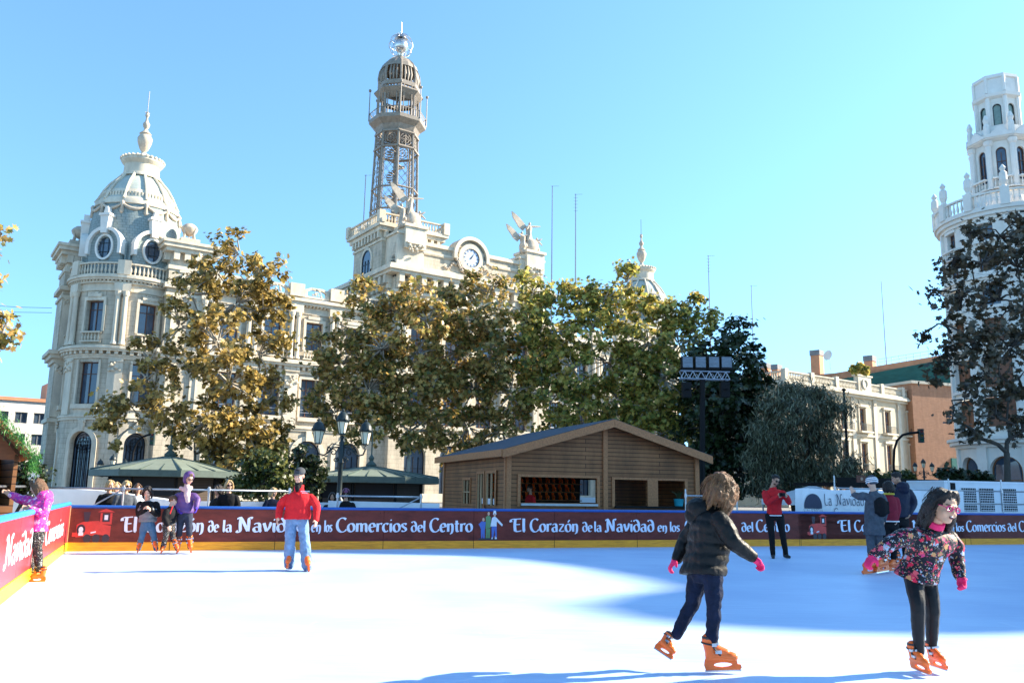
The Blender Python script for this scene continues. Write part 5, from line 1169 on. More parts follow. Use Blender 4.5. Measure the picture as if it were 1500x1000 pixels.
def traffic_light(pts, Y, label, sig):
    b = at(pts[0][0], 700, Y); t = thing("traffic_light", label, "traffic light", (b.x,b.y,0))
    P = [at(x,y,Y)-Vector((b.x,b.y,0)) for x, y in pts]
    q = MB(); q.tube([(P[0].x,P[0].y,0)]+P, [.12]+[.09]*len(P), 8); q.build("arched_pole", M_black, t, smooth=40)
    c = at(sig[0], (sig[1]+sig[2])/2, Y)-Vector((b.x,b.y,0)); h = (sig[2]-sig[1])/2/FPX*Y
    q = MB(); q.box(c.x-.16,c.x+.16,c.y-.14,c.y+.14,c.z-h,c.z+h)
    for i in (-1,0,1): q.lathe([(.13,0),(.13,.2)], (c.x,c.y,c.z+i*h*.62), 8) if False else q.box(c.x-.12,c.x+.12,c.y-.34,c.y-.14,c.z+i*h*.62+.1,c.z+i*h*.62+.13)
    q.build("signal_head", mat("dark green signal box", (.015,.035,.035), .5), t)
    for i, col in ((1,(.12,.01,.01)),(0,(.12,.07,.01)),(-1,(.01,.08,.04))):
        q = MB(); q.ell((c.x,c.y-.13,c.z+i*h*.62),(.11,.05,.11)); q.build("signal_lens", mat("lens %d" % i, col, .2), t, smooth=True)
traffic_light([(1309,680),(1310,658),(1314,645),(1322,637),(1333,634),(1346,633)], 60, "black traffic light on an arched pole in front of the cream mansion", (1349,628,648))
traffic_light([(193,680),(195,662),(200,648),(208,640),(216,637),(222,636)], 72, "dark traffic light on an arched pole by the palace door behind the left kiosk", (223.5,633,652))
# floodlight mast
Y = 37; b = at(1027,700,Y); fm = thing("floodlight_mast", "black mast with four floodlights and two black loudspeakers on a truss behind the hut", "floodlight mast", (b.x,b.y,0))
o_ = Vector((b.x,b.y,0)); L_ = lambda x, y: at(x,y,Y)-o_
q = MB(); q.tube([(0,0,0), L_(1029,545)], .12, 8); q.build("mast", M_black, fm, smooth=40)
q = MB(); a, c = L_(996,549), L_(1068,551)
for dz in (-.17,.17):
    for dy in (-.15,.15): q.tube([a+Vector((0,dy,dz)), c+Vector((0,dy,dz))], .03, 5)
for i in range(12):
    p, r = a.lerp(c,i/12), a.lerp(c,(i+1)/12); s = .17 if i % 2 else -.17
    q.tube([p+Vector((0,-.15,s)), r+Vector((0,-.15,-s))], .022, 4); q.tube([p+Vector((0,.15,-s)), r+Vector((0,.15,s))], .022, 4)
q.build("truss", mat("pale aluminium", (.36,.38,.43), .45, .1, 5, metal=.5), fm)
for x in (1006.5,1025.5,1045,1063.5):
    p = L_(x,532); q = MB(); q.box(p.x-.25,p.x+.25,p.y-.12,p.y+.2,p.z-.3,p.z+.3); q.tube([p+Vector((-.28,0,-.2)),p+Vector((-.28,0,-.42)),p+Vector((.28,0,-.42)),p+Vector((.28,0,-.2))], .03, 5); f = q.build("floodlight", M_black, fm)
    q = MB(); q.box(p.x-.22,p.x+.22,p.y-.14,p.y-.121,p.z-.2,p.z+.27); q.build("lamp_glass", mat("floodlight glass", (.16,.19,.23), .2, .35, 5, stretch=(1,1,6)), f)
for x in (1005.5,1061.5): p = L_(x,571); q = MB(); q.box(p.x-.19,p.x+.19,p.y-.18,p.y+.18,p.z-.33,p.z+.33); q.box(p.x-.03,p.x+.03,p.y-.03,p.y+.03,p.z+.33,p.z+.55); q.lathe([(.12,0),(.05,.03)], (p.x,p.y-.2,p.z), 10); q.build("loudspeaker", M_black, fm)
b = at(1243,700,52); pl = thing("lamp_pole", "thin plain black pole in front of the mansion", "pole", (b.x,b.y,0)); q = MB(); q.lathe([(.16,0),(.16,.8),(.09,.9),(.075,at(1242,572,52).z)], (0,0,0), 8); q.build("pole", M_black, pl); q = MB(); q.lathe([(.16,0),(.12,.1),(.02,.16)], (0,0,at(1242,572,52).z), 8); q.build("pole_cap", M_black, pl)
def antenna(px, y0, y1, Y, label, head=1):
    a = at(px,y0,Y); b = at(px,y1,Y); t = thing("antenna", label, "antenna", (b.x,b.y,b.z-6)); h = a.z-b.z+6
    q = MB(); q.tube([(0,0,0),(0,0,h)], [.11,.06], 5); q.build("mast", mat("grey blue antenna tube", (.16,.18,.22), .5), t)
    q = MB()
    if head: q.tube([(-.2,0,h-.1),(1.0,0,h-.05)], .03, 4)
    if head > 1:
        for i in range(5): q.tube([(-.3,0,h-.6-i*.5),(.3,0,h-.6-i*.5)], .025, 4)
    if head: q.build("crossbar", M_galv, t)
for a in ((808,272,430,118,"tall antenna mast right of the winged statues",1),(843,284,430,118,"lattice armed antenna mast beside the tall antenna right of the statues",2),(529,256,400,108,"thin antenna left of the iron tower",1),(1040,374,470,128,"short antenna on the roof right of the far dome",2),(1104,418,520,140,"thin antenna above the dark evergreen tree",1),(1299,412,540,140,"thin antenna above the netted apartment block",0)): antenna(*a)
w = thing("overhead_wires", "pair of thin overhead wires crossing the sky at the left edge", "wire", at(-30,446,84)); o_ = at(-30,446,84)
for y0, y1 in ((446,451),(454,458)): q = MB(); q.tube([at(-30,y0,84)-o_, at(25,(y0+y1)/2+1.2,84)-o_, at(76,y1,84.5)-o_], .025, 4); q.build("wire", M_black, w)
# scaffold railings and sheets behind the boards
def railing(s0, s1, d, zs, sp, label, zup):
    o = bar(s0, d); r = thing("railing", label, "railing", o, RZB, "galvanised railings round the rink"); L = s1-s0
    n = max(1, round(L/sp))
    for z in zs: q = MB(); q.tube([(0,0,z),(L,0,z)], .024, 6); q.build("rail", M_galv, r, smooth=True)
    for i in range(n+1):
        x = L*i/n; q = MB(); q.tube([(x,0,0),(x,0,zup)], .024, 6); q.lathe([(.04,0),(.04,.09)], (x,0,zs[0]-.045), 6); q.build("post", M_galv, r, smooth=40)
    q = MB(); q.tube([(0,0,.1),(L/n,0,zs[0])], .018, 5); q.build("brace", M_galv, r)
railing(-1.0, bar_s(430), 1.5, (1.28,.75), 2.15, "galvanised tube railing behind the spectators on the left", 1.36)
railing(bar_s(508), bar_s(640), 1.7, (1.18,.6), 1.9, "galvanised tube railing before the white hoarding left of the hut", 1.26)
railing(bar_s(1040), bar_s(1118), 1.2, (1.32,.9), 1.2, "short galvanised railing right of the hut behind the girl in the black puffer jacket", 1.5)
railing(20.85, 30, 1.6, (1.62,1.2), 2.3, "tall galvanised railing that carries the white banner", 2.0)
nx0 = N0-lv*6
lr = thing("railing", "galvanised railing behind the red barrier at the left edge", "railing", N0+Vector((-1.3,.4,0)), RZL, "galvanised railings round the rink")
q = MB(); q.tube([(4,0,1.3),(16.5,0,1.3)], .024, 6); q.build("rail", M_galv, lr, smooth=True)
for x in (6,8.6,11.2,13.8,16.4): q = MB(); q.tube([(x,0,0),(x,0,1.36)], .024, 6); q.build("post", M_galv, lr, smooth=True)
def sheet(name, label, cat, o, rz, pts, seed, m=M_sheet, thick=.03):
    t = thing(name, label, cat, o, rz); q = MB(); q.prism(pts, flat, 0, thick); q.build("panel", m, t); return t
sheet("hoarding", "low blank white hoarding behind the railing left of the hut", "hoarding", bar(bar_s(510)-.2, 2.1), RZB, [(0,0),(2.9,0),(2.9,1.02),(0,1.06)], 1)
sheet("hoarding", "low white hoarding behind the purple coated skater", "hoarding", bar(bar_s(285), 3.0), RZB, [(0,0),(4.6,0),(4.6,1.0),(0,1.0)], 1)
tp = thing("tarpaulin", "white tarpaulin mound behind the railing near the rink's left corner", "tarpaulin", bar(-.2, 3.2), RZB)
q = MB(); q.prism([(-3.4,0),(-3.4,.95),(-2.6,1.22),(-1.2,1.30),(.4,1.22),(1.9,1.02),(2.6,.8),(2.6,0)], flat, 0, 1.6); q.build("sheet", M_sheet, tp, smooth=30)
def bx(px): return (onplane(px,730,bar(0,1.55),n_)-bar(0,1.55)).dot(u_)
s0, s1 = bx(1164), bx(1411)
bn_ = thing("banner", "white banner lettered La Navidad hanging on the railing behind the waving skater", "banner", bar(s0, 1.55), RZB)
q = MB(); L = s1-s0; nn = 26
for i in range(nn):
    for j in range(4):
        f = lambda a, b: (L*a/nn, -.03+.02*math.sin(a*1.9+b), .45+(1.13+.02*math.sin(a*.8))*b/4)
        q.add([f(i,j),f(i+1,j),f(i+1,j+1),f(i,j+1)], [(0,1,2,3)])
q.build("cloth", M_sheet, bn_, smooth=True)
M_ink = mat("dark banner ink", (.03,.04,.08), .6)
bxl = lambda px: bx(px)-s0
for t_, a, b, z0, c in (("La",1205,1217,1.10,.34),("Navidad",1222,1264,1.10,.34),("Comercio",1218,1262,.72,.3)):
    q = MB(); word(q, t_, bxl(a), bxl(b), z0, c, flat, -.06, .085, .05, .8); q.build("lettering", M_ink, bn_, fix=False)
q = MB(); xc = bxl(1189); q.prism([(xc-.32,1.0)]+circ(xc,1.08,.32,13,180,0,rz=.36)+[(xc+.32,1.0)], flat, -.06, -.052); q.build("dome_emblem", M_ink, bn_)
q = MB(); word(q, "VALENCIA", xc-.36, xc+.36, .86, .12, flat, -.06, .05, .02, .8); q.build("lettering", M_ink, bn_, fix=False)
gs = bx(1416)
gn = thing("generator", "white generator cabinet with two black grilles at the right edge behind the boards", "generator", bar(gs, 2.4), RZB)
q = MB(); q.box(0,4.2,0,1.6,.15,1.9); q.box(-.03,4.23,-.03,1.63,1.9,1.96); q.build("cabinet", M_sheet, gn)
for a, b in ((.72,1.35),(1.52,2.15),(2.5,3.2)):
    q = MB(); q.box(a,b,-.02,-.002,.95,1.72); g = q.build("grille", M_black, gn); q = MB()
    for i in range(9): z = .97+i*.083; q.box(a,b,-.032,-.021,z,z+.018)
    for i in range(9): x = a+(b-a)*i/8; q.box(x-.006,x+.006,-.0335,-.0325,.95,1.72)
    q.build("slats", M_sheet, g)
q = MB(); q.box(.25,.42,-.05,-.002,.2,1.88); q.build("dark_strap", M_black, gn)
tt = at(1190,710,42)
tn = thing("tent", "white peaked tent behind the photographer with a green side", "tent", (tt.x,tt.y,0), RZB)
zb = at(1190,732,42).z
q = MB(); R_ = 1.75; q.add([(-R_,-R_,zb),(R_,-R_,zb),(R_,R_,zb),(-R_,R_,zb),(0,0,tt.z),(-R_,-R_,zb-.25),(R_,-R_,zb-.25),(R_,R_,zb-.25),(-R_,R_,zb-.25)], [(0,1,4),(1,2,4),(2,3,4),(3,0,4),(0,5,6,1),(1,6,7,2),(2,7,8,3),(3,8,5,0)]); q.build("canopy", M_sheet, tn)
q = MB(); 
for sx in (-1,1):
    for sy in (-1,1): q.tube([(sx*1.7,sy*1.7,0),(sx*1.7,sy*1.7,zb-.02)], .04, 5)
q.build("frame", M_galv, tn); q = MB(); q.box(-1.66,-.7,-1.64,-1.6,0,zb-.27); q.build("green_side", mat("green cloth", (.05,.22,.05), .7), tn)
a = at(1225,700,38); 
aw = thing("awning", "long low dark flat awning across the back of the square on the right", "awning", (a.x,a.y,0), RZB)
q = MB(); q.box(0,22,0,3,1.85,2.0); q.box(0,22,-.04,.0,1.78,2.22); q.build("roof", M_black, aw)
for i in range(7): q = MB(); x = .3+i*3.5; q.tube([(x,.1,0),(x,.1,1.85)], .06, 6); q.build("post", M_black, aw)
q = MB(); q.box(0,22,2.8,2.9,0,1.3); q.build("back_panel", M_grey, aw)
a = at(1261,701,36.5); sb = thing("sign_board", "small red brown sign board on a post above the waving skater's hat", "sign", (a.x,a.y,0), RZB); q = MB(); q.box(-.24,.24,-.03,.0,a.z-.15,a.z+.15); q.build("board", mat("red brown board", (.16,.05,.03), .5), sb); q = MB(); q.tube([(0,.03,0),(0,.03,a.z+.1)], .03, 6); q.build("post", M_black, sb); q = MB(); q.prism(circ(.02,a.z,.07,12), flat, -.04, -.031); q.build("emblem", M_pskin, sb)
# stall with a garland at the left edge
a = at(-50,700,15.5)
st = thing("market_stall", "brown wooden market stall with a green garland along its gable at the left edge", "stall", (a.x,a.y,0), rad(37))
z_e, z_r = at(26,664,15.5).z, at(-40,578,15.5).z; hw = .98
q = MB(); q.box(-hw+.15,hw-.15,.25,2.4,0,.95); q.box(-hw+.15,-hw+.22,.25,2.4,.95,z_e); q.box(hw-.22,hw-.15,.25,2.4,.95,z_e); q.box(-hw+.22,hw-.22,2.3,2.4,.95,z_e); q.build("stall_body", M_plank, st)
q = MB(); q.prism([(-hw,z_e),(0,z_r),(hw,z_e),(hw,z_e-.1),(0,z_r-.1),(-hw,z_e-.1)], flat, -.3, 2.6); q.build("roof", M_beam, st); q = MB(); q.prism([(-hw+.1,z_e-.1),(0,z_r-.12),(hw-.1,z_e-.1)], flat, .25, .32); q.build("gable", mat("red brown boards", (.28,.09,.03), .6, .3, 4, stretch=(1,1,8)), st)
rng = np.random.default_rng(5); P = []
for i in range(60): t = i/59; c = np.array([hw*1.02*t, -.34, z_r-.02+(z_e-z_r)*t]); P.append(c+rng.normal(size=(26,3))*np.array([.07,.06,.07]))
for i in range(24): t = i/23; c = np.array([hw*1.02, -.34, z_e-.35*t]); P.append(c+rng.normal(size=(26,3))*np.array([.06,.06,.06]))
P = np.concatenate(P); link("garland", leaf_mesh("garland", P, None, .07*(.6+.8*rng.random(len(P))), rng, "frond"), mat_leaf("bright garland green", [(.03,.12,.02),(.06,.22,.04),(.10,.32,.06)], .2), st)
# plant on the hut's sill
c = HB+u_*hx_(995)-hn*(-.0)+hn*(.0); pt = thing("potted_plant", "spiky plant in a turquoise pot on the hut's right hand window sill", "potted plant", c+hn*.0+Vector((0,0,.945))-hn*.05, RZB)
q = MB(); q.lathe([(.10,0),(.14,.02),(.17,.24),(.18,.26),(.15,.26),(.14,.2)], (0,0,0), 14); q.build("pot", mat("turquoise pot", (.02,.30,.38), .35), pt, smooth=40)
q = MB()
for i in range(16): a = i*2.4; r = .1+.02*(i % 5); q.tube([(0,0,.2),(r*.6*math.cos(a),r*.6*math.sin(a),.42),(r*1.6*math.cos(a),r*1.6*math.sin(a),.5+.02*(i % 4))], [.012,.012,.003], 4)
q.build("fronds", ML_dark, pt)

o_ = HB+u_*4.2-hn*(HD+2.2)
sheet("hoarding", "white hoarding seen through the hut's right hand openings", "hoarding", o_, RZB, [(0,0),(4.5,0),(4.5,1.16),(0,1.16)], 1)
# ---------------------------------------------------------------- people
M_skin = mat("fair skin", (.60,.35,.24), .5, .08, 9, spec=.4); M_skin2 = mat("olive skin", (.42,.23,.14), .5, .08, 9)
M_eye = mat("eye white", (.7,.68,.65), .2); M_iris = mat("dark iris", (.02,.012,.01), .15); M_lip = mat("lips", (.42,.14,.12), .5)
def cloth(name, col, rough=.8, amt=.15, scale=14, bump=.35, spec=.2, bscale=60): return mat(name, col, rough, amt, scale, bump=bump, bscale=bscale, spec=spec)
def hairm(name, c, c2): return mat(name, c, .42, .0, 5, bump=.6, bscale=26, stretch=(9,9,1.6), col2=c2, spec=.3)
M_hbrown = hairm("light brown hair", (.07,.030,.013), (.26,.125,.05)); M_hdark = hairm("dark brown hair", (.006,.004,.003), (.022,.013,.009)); M_hblond = hairm("blonde hair", (.36,.22,.10), (.60,.42,.20)); M_hmid = hairm("brown hair", (.08,.04,.02), (.20,.10,.05))
M_puffer = cloth("black quilted nylon", (.004,.004,.0035), .5, .2, 9, .3, .22, 30)
M_jeans = cloth("dark blue denim", (.007,.012,.03), .85, .45, 8); M_jeanl = cloth("faded blue denim", (.17,.27,.42), .85, .35, 5); M_jeanm = cloth("mid blue denim", (.07,.15,.24), .85, .3, 6)
M_legg = cloth("black leggings", (.004,.004,.005), .5, .2, 8, .1, .25); M_red = cloth("red fleece", (.62,.02,.025), .85, .12, 10); M_black_c = cloth("black cloth", (.007,.007,.008)); M_greyc = cloth("grey wool", (.07,.08,.095), .9, .3, 12)
M_pink = cloth("bright pink knit", (.75,.03,.13), .8, .15, 25); M_purple = cloth("purple quilted nylon", (.10,.045,.17), .5, .15, 9, .25, .4); M_navy = cloth("navy nylon", (.012,.016,.035), .5, .2, 9); M_maroonc = cloth("maroon cloth", (.22,.015,.03)); M_greyp = cloth("grey quilted nylon", (.16,.17,.18), .5, .2, 9, .25, .4); M_scarf = cloth("pale pink scarf", (.60,.42,.40), .9, .15, 20)
M_boot = M_orange; M_leather = cloth("black leather", (.014,.013,.012), .4, .2, 9, .1, .5)
M_whitec = cloth("white cloth", (.7,.7,.7))
def pattern_mat(name, base, cols, scale, size=.33, rough=.55):
    """printed cloth: scattered round motifs, each with its own colour, and smaller flecks between"""
    m = bpy.data.materials.new(name); m.use_nodes = True; n, l = m.node_tree.nodes, m.node_tree.links
    b = n["Principled BSDF"]; b.inputs["Roughness"].default_value = rough; b.inputs["Specular IOR Level"].default_value = .15
    tc = n.new("ShaderNodeTexCoord"); cur = None
    for k, (sc, sz, pal) in enumerate(((scale, size, cols), (scale*2.1, .27, cols[::-1]), (scale*2.9, .22, [(.6,.58,.52),(.5,.3,.14),(.25,.3,.38),(.6,.5,.35)]))):
        v = n.new("ShaderNodeTexVoronoi"); v.inputs["Scale"].default_value = sc; mp = n.new("ShaderNodeMapping"); mp.inputs["Location"].default_value = (k*3.1, k*1.7, k*.9)
        nz = n.new("ShaderNodeTexNoise"); nz.inputs["Scale"].default_value = sc*3.5; l.new(tc.outputs["Object"], nz.inputs["Vector"])
        ad = n.new("ShaderNodeMix"); ad.data_type = 'VECTOR'; ad.inputs[0].default_value = .05/ (k+1)*1.2
        l.new(tc.outputs["Object"], mp.inputs[0]); l.new(mp.outputs[0], ad.inputs[4]); l.new(nz.outputs["Color"], ad.inputs[5]); l.new(ad.outputs[1], v.inputs["Vector"])
        lt = n.new("ShaderNodeMath"); lt.operation = 'LESS_THAN'; lt.inputs[1].default_value = sz; l.new(v.outputs["Distance"], lt.inputs[0])
        sp = n.new("ShaderNodeSeparateColor"); l.new(v.outputs["Color"], sp.inputs[0]); cr = n.new("ShaderNodeValToRGB"); cr.color_ramp.interpolation = 'CONSTANT'; l.new(sp.outputs[0], cr.inputs[0])
        e = cr.color_ramp.elements
        while len(e) < len(pal): e.new(.5)
        for i, c in enumerate(pal): e[i].position = i/len(pal); e[i].color = (*c, 1)
        if k == 0: first = (lt, cr)
        mx = n.new("ShaderNodeMix"); mx.data_type = 'RGBA'; l.new(lt.outputs[0], mx.inputs[0]); l.new(cr.outputs[0], mx.inputs[7])
        if k == 0:
            in2 = n.new("ShaderNodeMath"); in2.operation = 'LESS_THAN'; in2.inputs[1].default_value = sz*.35; l.new(v.outputs["Distance"], in2.inputs[0]); layer = (lt, cr, in2)
        if cur is None: mx.inputs[6].default_value = (*base, 1)
        else: l.new(cur.outputs[2], mx.inputs[6])
        if k > 0: cur = mx
        else: cur = None; top = mx
        if k == 1: mx.inputs[6].default_value = (*base, 1)
    l.new(cur.outputs[2], top.inputs[6])
    cen = n.new("ShaderNodeMix"); cen.data_type = 'RGBA'; l.new(layer[2].outputs[0], cen.inputs[0]); l.new(top.outputs[2], cen.inputs[6]); cen.inputs[7].default_value = (.7,.16,.14,1)
    l.new(cen.outputs[2], b.inputs["Base Color"]); MATS[name] = m; return m
M_flower = pattern_mat("dark flowered nylon", (.016,.015,.02), [(.62,.02,.06),(.55,.05,.16),(.70,.10,.12),(.50,.26,.10),(.45,.05,.09),(.35,.40,.48)], 17, .36)
M_pinkpat = pattern_mat("pink patterned nylon", (.66,.05,.30), [(.75,.35,.60),(.42,.04,.32),(.80,.55,.70),(.60,.02,.18),(.30,.06,.35)], 14, .45)
M_star = pattern_mat("black leggings with pale flecks", (.02,.02,.022), [(.02,.02,.022),(.03,.03,.03),(.6,.6,.55),(.02,.02,.02)], 26, .3, .7)

def remesh(mb, voxel, name, smooth=3, wr=0.0, wf=9.0, seed=0, aniso=(1,1,1)):
    """join closed shapes into one continuous skin; wr adds folds"""
    me = mb.mesh("tmp"); o = bpy.data.objects.new("tmp", me); COL.objects.link(o)
    r = o.modifiers.new("r", 'REMESH'); r.mode = 'VOXEL'; r.voxel_size = voxel
    if smooth: s = o.modifiers.new("s", 'SMOOTH'); s.factor = .5; s.iterations = smooth
    dg = bpy.context.evaluated_depsgraph_get(); nm = bpy.data.meshes.new_from_object(o.evaluated_get(dg)); nm.name = name
    bpy.data.objects.remove(o); bpy.data.meshes.remove(me)
    if wr:
        k = len(nm.vertices); co = np.empty(k*3, np.float32); nm.vertices.foreach_get("co", co); no = np.empty(k*3, np.float32); nm.vertices.foreach_get("normal", no)
        co = co.reshape(-1,3); no = no.reshape(-1,3); off = Vector((seed*3.1, seed*1.3, seed*.7))
        d = np.array([noise.noise(Vector((v[0]*aniso[0], v[1]*aniso[1], v[2]*aniso[2]))*wf+off)+.5*noise.noise(Vector(v)*wf*2.3+off) for v in co], np.float32)
        nm.vertices.foreach_set("co", (co+no*(d*wr)[:,None]).ravel()); nm.update()
    nm.polygons.foreach_set("use_smooth", [True]*len(nm.polygons)); return nm
def smoothpts(P, R, k=3):
    """Catmull-Rom through the joints"""
    P = [Vector(p) for p in P]; o = []; r = []
    for i in range(len(P)-1):
        p0, p1, p2, p3 = P[max(i-1,0)], P[i], P[i+1], P[min(i+2,len(P)-1)]
        for j in range(k):
            t = j/k; o.append(.5*((2*p1)+(p2-p0)*t+(2*p0-5*p1+4*p2-p3)*t*t+(3*p1-p0-3*p2+p3)*t**3)); r.append(R[i]+(R[i+1]-R[i])*t)
    return o+[P[-1]], r+[R[-1]]
def limb(mb, P, R, n=10, ends=True, k=3, quilt=0.0, qstep=.05):
    p, r = smoothpts(P, R, k if not quilt else 9)
    if quilt:
        L = 0; rr = []
        for i, q in enumerate(p):
            if i: L += (q-p[i-1]).length
            rr.append(r[i]*(1+quilt*(abs(math.sin(math.pi*L/qstep))-.6)))
        r = rr
    mb.tube(p, r, n)
    if ends: mb.ell(p[0], r[0], None, n, 6); mb.ell(p[-1], r[-1], None, n, 6)
def loft(mb, secs, n=18, sub=4, quilt=0.0, qstep=.075, power=2.4):
    """secs: (centre, half width vector, half depth vector)"""
    C, Wd, D = [Vector(s[0]) for s in secs], [Vector(s[1]) for s in secs], [Vector(s[2]) for s in secs]
    sub = sub if not quilt else 10
    one = [1]*len(C); C2 = smoothpts(C, one, sub)[0]; W2 = smoothpts(Wd, one, sub)[0]; D2 = smoothpts(D, one, sub)[0]
    vs = []; L = 0; m = len(C2)
    for i in range(m):
        if i: L += (C2[i]-C2[i-1]).length
        q = 1+quilt*(abs(math.sin(math.pi*L/qstep))-.6) if quilt else 1
        for k in range(n):
            a = 2*math.pi*k/n; c, s = math.cos(a), math.sin(a); f = (abs(c)**power+abs(s)**power)**(-1/power)
            vs.append(C2[i]+(W2[i]*c+D2[i]*s)*f*q)
    fs = [(i*n+k, i*n+(k+1)%n, (i+1)*n+(k+1)%n, (i+1)*n+k) for i in range(m-1) for k in range(n)]
    fs += [tuple(range(n-1,-1,-1)), tuple((m-1)*n+k for k in range(n))]
    mb.add(vs, fs)
def hand(mb, w, d, side, palm, size=1.0, curl=.5, fat=1.0):
    """palm, four fingers and a thumb; w wrist, d direction, side = thumb side, palm = the way the palm faces"""
    d = d.normalized(); side = (side-d*side.dot(d)).normalized(); palm = d.cross(side).normalized()*(1 if d.cross(side).dot(palm) > 0 else -1); s = size
    R = Matrix((side, d, palm)).transposed()
    mb.ell(w+d*.048*s, (.038*s*fat, .05*s, .016*s*fat), R, 12, 8); limb(mb, [w-d*.02*s, w+d*.03*s], [.025*s*fat,.026*s*fat], 8)
    for i, (o, L) in enumerate(((.027,.068),(.009,.076),(-.009,.071),(-.026,.056))):
        b = w+d*.088*s+side*o*s; c = curl*(1+.12*i); P = [b-d*.02*s, b]; v = d
        for j, f in enumerate((.42,.33,.25)):
            a = c*(.5+.35*j); v = d*math.cos(a*(j+1)*.75)+palm*math.sin(a*(j+1)*.75); P.append(P[-1]+v*L*f*s)
        limb(mb, P, [.0095*s*fat]*2+[.009*s*fat,.0085*s*fat,.0075*s*fat], 7, True, 2)
    b = w+d*.03*s+side*.03*s; t1 = (d*.6+side*.75+palm*.25).normalized(); t2 = (d*.85+side*.25+palm*.5*curl*2).normalized()
    limb(mb, [b-side*.01*s, b+t1*.03*s, b+t1*.03*s+t2*.03*s], [.013*s*fat,.011*s*fat,.009*s*fat], 7, True, 2)

# one skate, built once and shared: heel at the origin, toe along +y
def skate_meshes(voxel=.006):
    q = MB()
    limb(q, [(0,.045,.125),(0,.12,.118),(0,.205,.112),(0,.232,.108)], [.044,.043,.042,.034], 12); limb(q, [(0,.052,.13),(0,.048,.18),(0,.041,.245)], [.047,.05,.056], 12)
    limb(q, [(0,.06,.2),(0,.11,.165),(0,.17,.14)], [.042,.042,.036], 12); q.ell((0,.045,.245),(.057,.061,.02)); q.box(-.034,.034,.005,.235,.085,.11)
    shell = remesh(q, voxel, "skate", 2)
    q = MB(); yz = lambda x, d, z: (d, x, z)
    n = 20; out = []; inn = []
    pts = [(0,.012),(.27,.012),(.285,.03),(.28,.05),(.255,.055),(.25,.095),(.0,.095),(-.01,.05)]
    per = []
    for i in range(len(pts)):
        a, b = pts[i], pts[(i+1) % len(pts)]
        for j in range(4): per.append((a[0]+(b[0]-a[0])*j/4, a[1]+(b[1]-a[1])*j/4))
    for p in per:
        an = math.atan2((p[1]-.052)*2.2, p[0]-.14); inn.append((.14+.072*math.cos(an), .052+.019*math.sin(an)))
    q.ring(per, inn, yz, -.014, .014); holder = q.mesh("holder"); 
    q = MB(); q.box(-.003,.003,-.005,.28,-.001,.0118); blade = q.mesh("blade")
    q = MB()
    for c, rx, ry, tilt in (((0,.046,.218),.059,.062,.15),((0,.095,.165),.054,.062,.9)):
        P = []
        for i in range(17):
            a = 2*math.pi*i/16; P.append((c[0]+rx*math.cos(a), c[1]+ry*math.sin(a)*math.cos(tilt), c[2]-ry*math.sin(a)*math.sin(tilt)))
        q.tube(P, .0075, 6, cap=False)
    straps = q.mesh("straps")
    q = MB()
    for s in (-1,1): q.box(s*.052-.012,s*.052+.012,.062,.10,.20,.225); q.box(s*.048-.012,s*.048+.012,.085,.135,.145,.17)
    q.box(-.03,.03,.098,.118,.205,.225); buckles = q.mesh("buckles")
    q = MB(); q.lathe([(.046,.245),(.053,.255),(.052,.272),(.045,.277),(.042,.25)], (0,.042,0), 14); q.box(-.026,.026,.088,.102,.225,.285); liner = q.mesh("liner")
    for me, m in ((holder,M_boot),(blade,M_blade),(straps,M_leather),(buckles,M_galv),(liner,M_leather),(shell,M_boot)): me.materials.append(m)
    return shell, [("holder",holder),("blade",blade),("straps",straps),("buckles",buckles),("liner",liner)]
SK, SKP = skate_meshes()
def skate(par, heel, toe, up, detail=True):
    f = (toe-heel); L = f.length; f = f.normalized(); u = (up-f*up.dot(f)).normalized(); r = f.cross(u)
    k = L/.28
    o = bpy.data.objects.new("skate", SK); COL.objects.link(o); o.parent = par
    o.matrix_local = Matrix(((r.x*k,f.x*k,u.x*k,heel.x),(r.y*k,f.y*k,u.y*k,heel.y),(r.z*k,f.z*k,u.z*k,heel.z),(0,0,0,1)))
    for nme, me in SKP:
        c = bpy.data.objects.new(nme, me); COL.objects.link(c); c.parent = o
    return o
def shoe(par, heel, toe, m):
    q = MB(); f = toe-heel; limb(q, [heel+f*.12+Vector((0,0,.05)), heel+f*.5+Vector((0,0,.045)), toe-f*.08+Vector((0,0,.04))], [.045,.043,.035], 9); limb(q, [heel+f*.15+Vector((0,0,.05)), heel+f*.15+Vector((0,0,.14))], [.046,.05], 9)
    return link("shoe", remesh(q, .01, "shoe", 2), m, par)

def head_parts(mb, c, f, up, k):
    """adds the head's shapes in the head's own frame; returns the frame"""
    f = (f-up*f.dot(up)).normalized(); r = f.cross(up).normalized(); R = Matrix((r, f, up)).transposed()
    H = lambda x, y, z: c+(r*x+f*y+up*z)*k
    for p, s in (((0,-.05,.13),(.33,.41,.36)),((0,.08,-.12),(.275,.31,.36)),((0,.2,-.37),(.165,.16,.12)),((0,.37,-.05),(.05,.085,.11)),((0,.43,-.125),(.062,.06,.05)),((0,.30,.085),(.24,.10,.06)),((.15,.25,-.17),(.11,.12,.11)),((-.15,.25,-.17),(.11,.12,.11)),((.33,-.02,-.06),(.045,.09,.13)),((-.33,-.02,-.06),(.045,.09,.13)),((0,.34,-.235),(.10,.06,.035)),((0,.33,-.30),(.09,.065,.035))):
        mb.ell(H(*p), tuple(x*k for x in s), R, 14, 10)
    return H, R
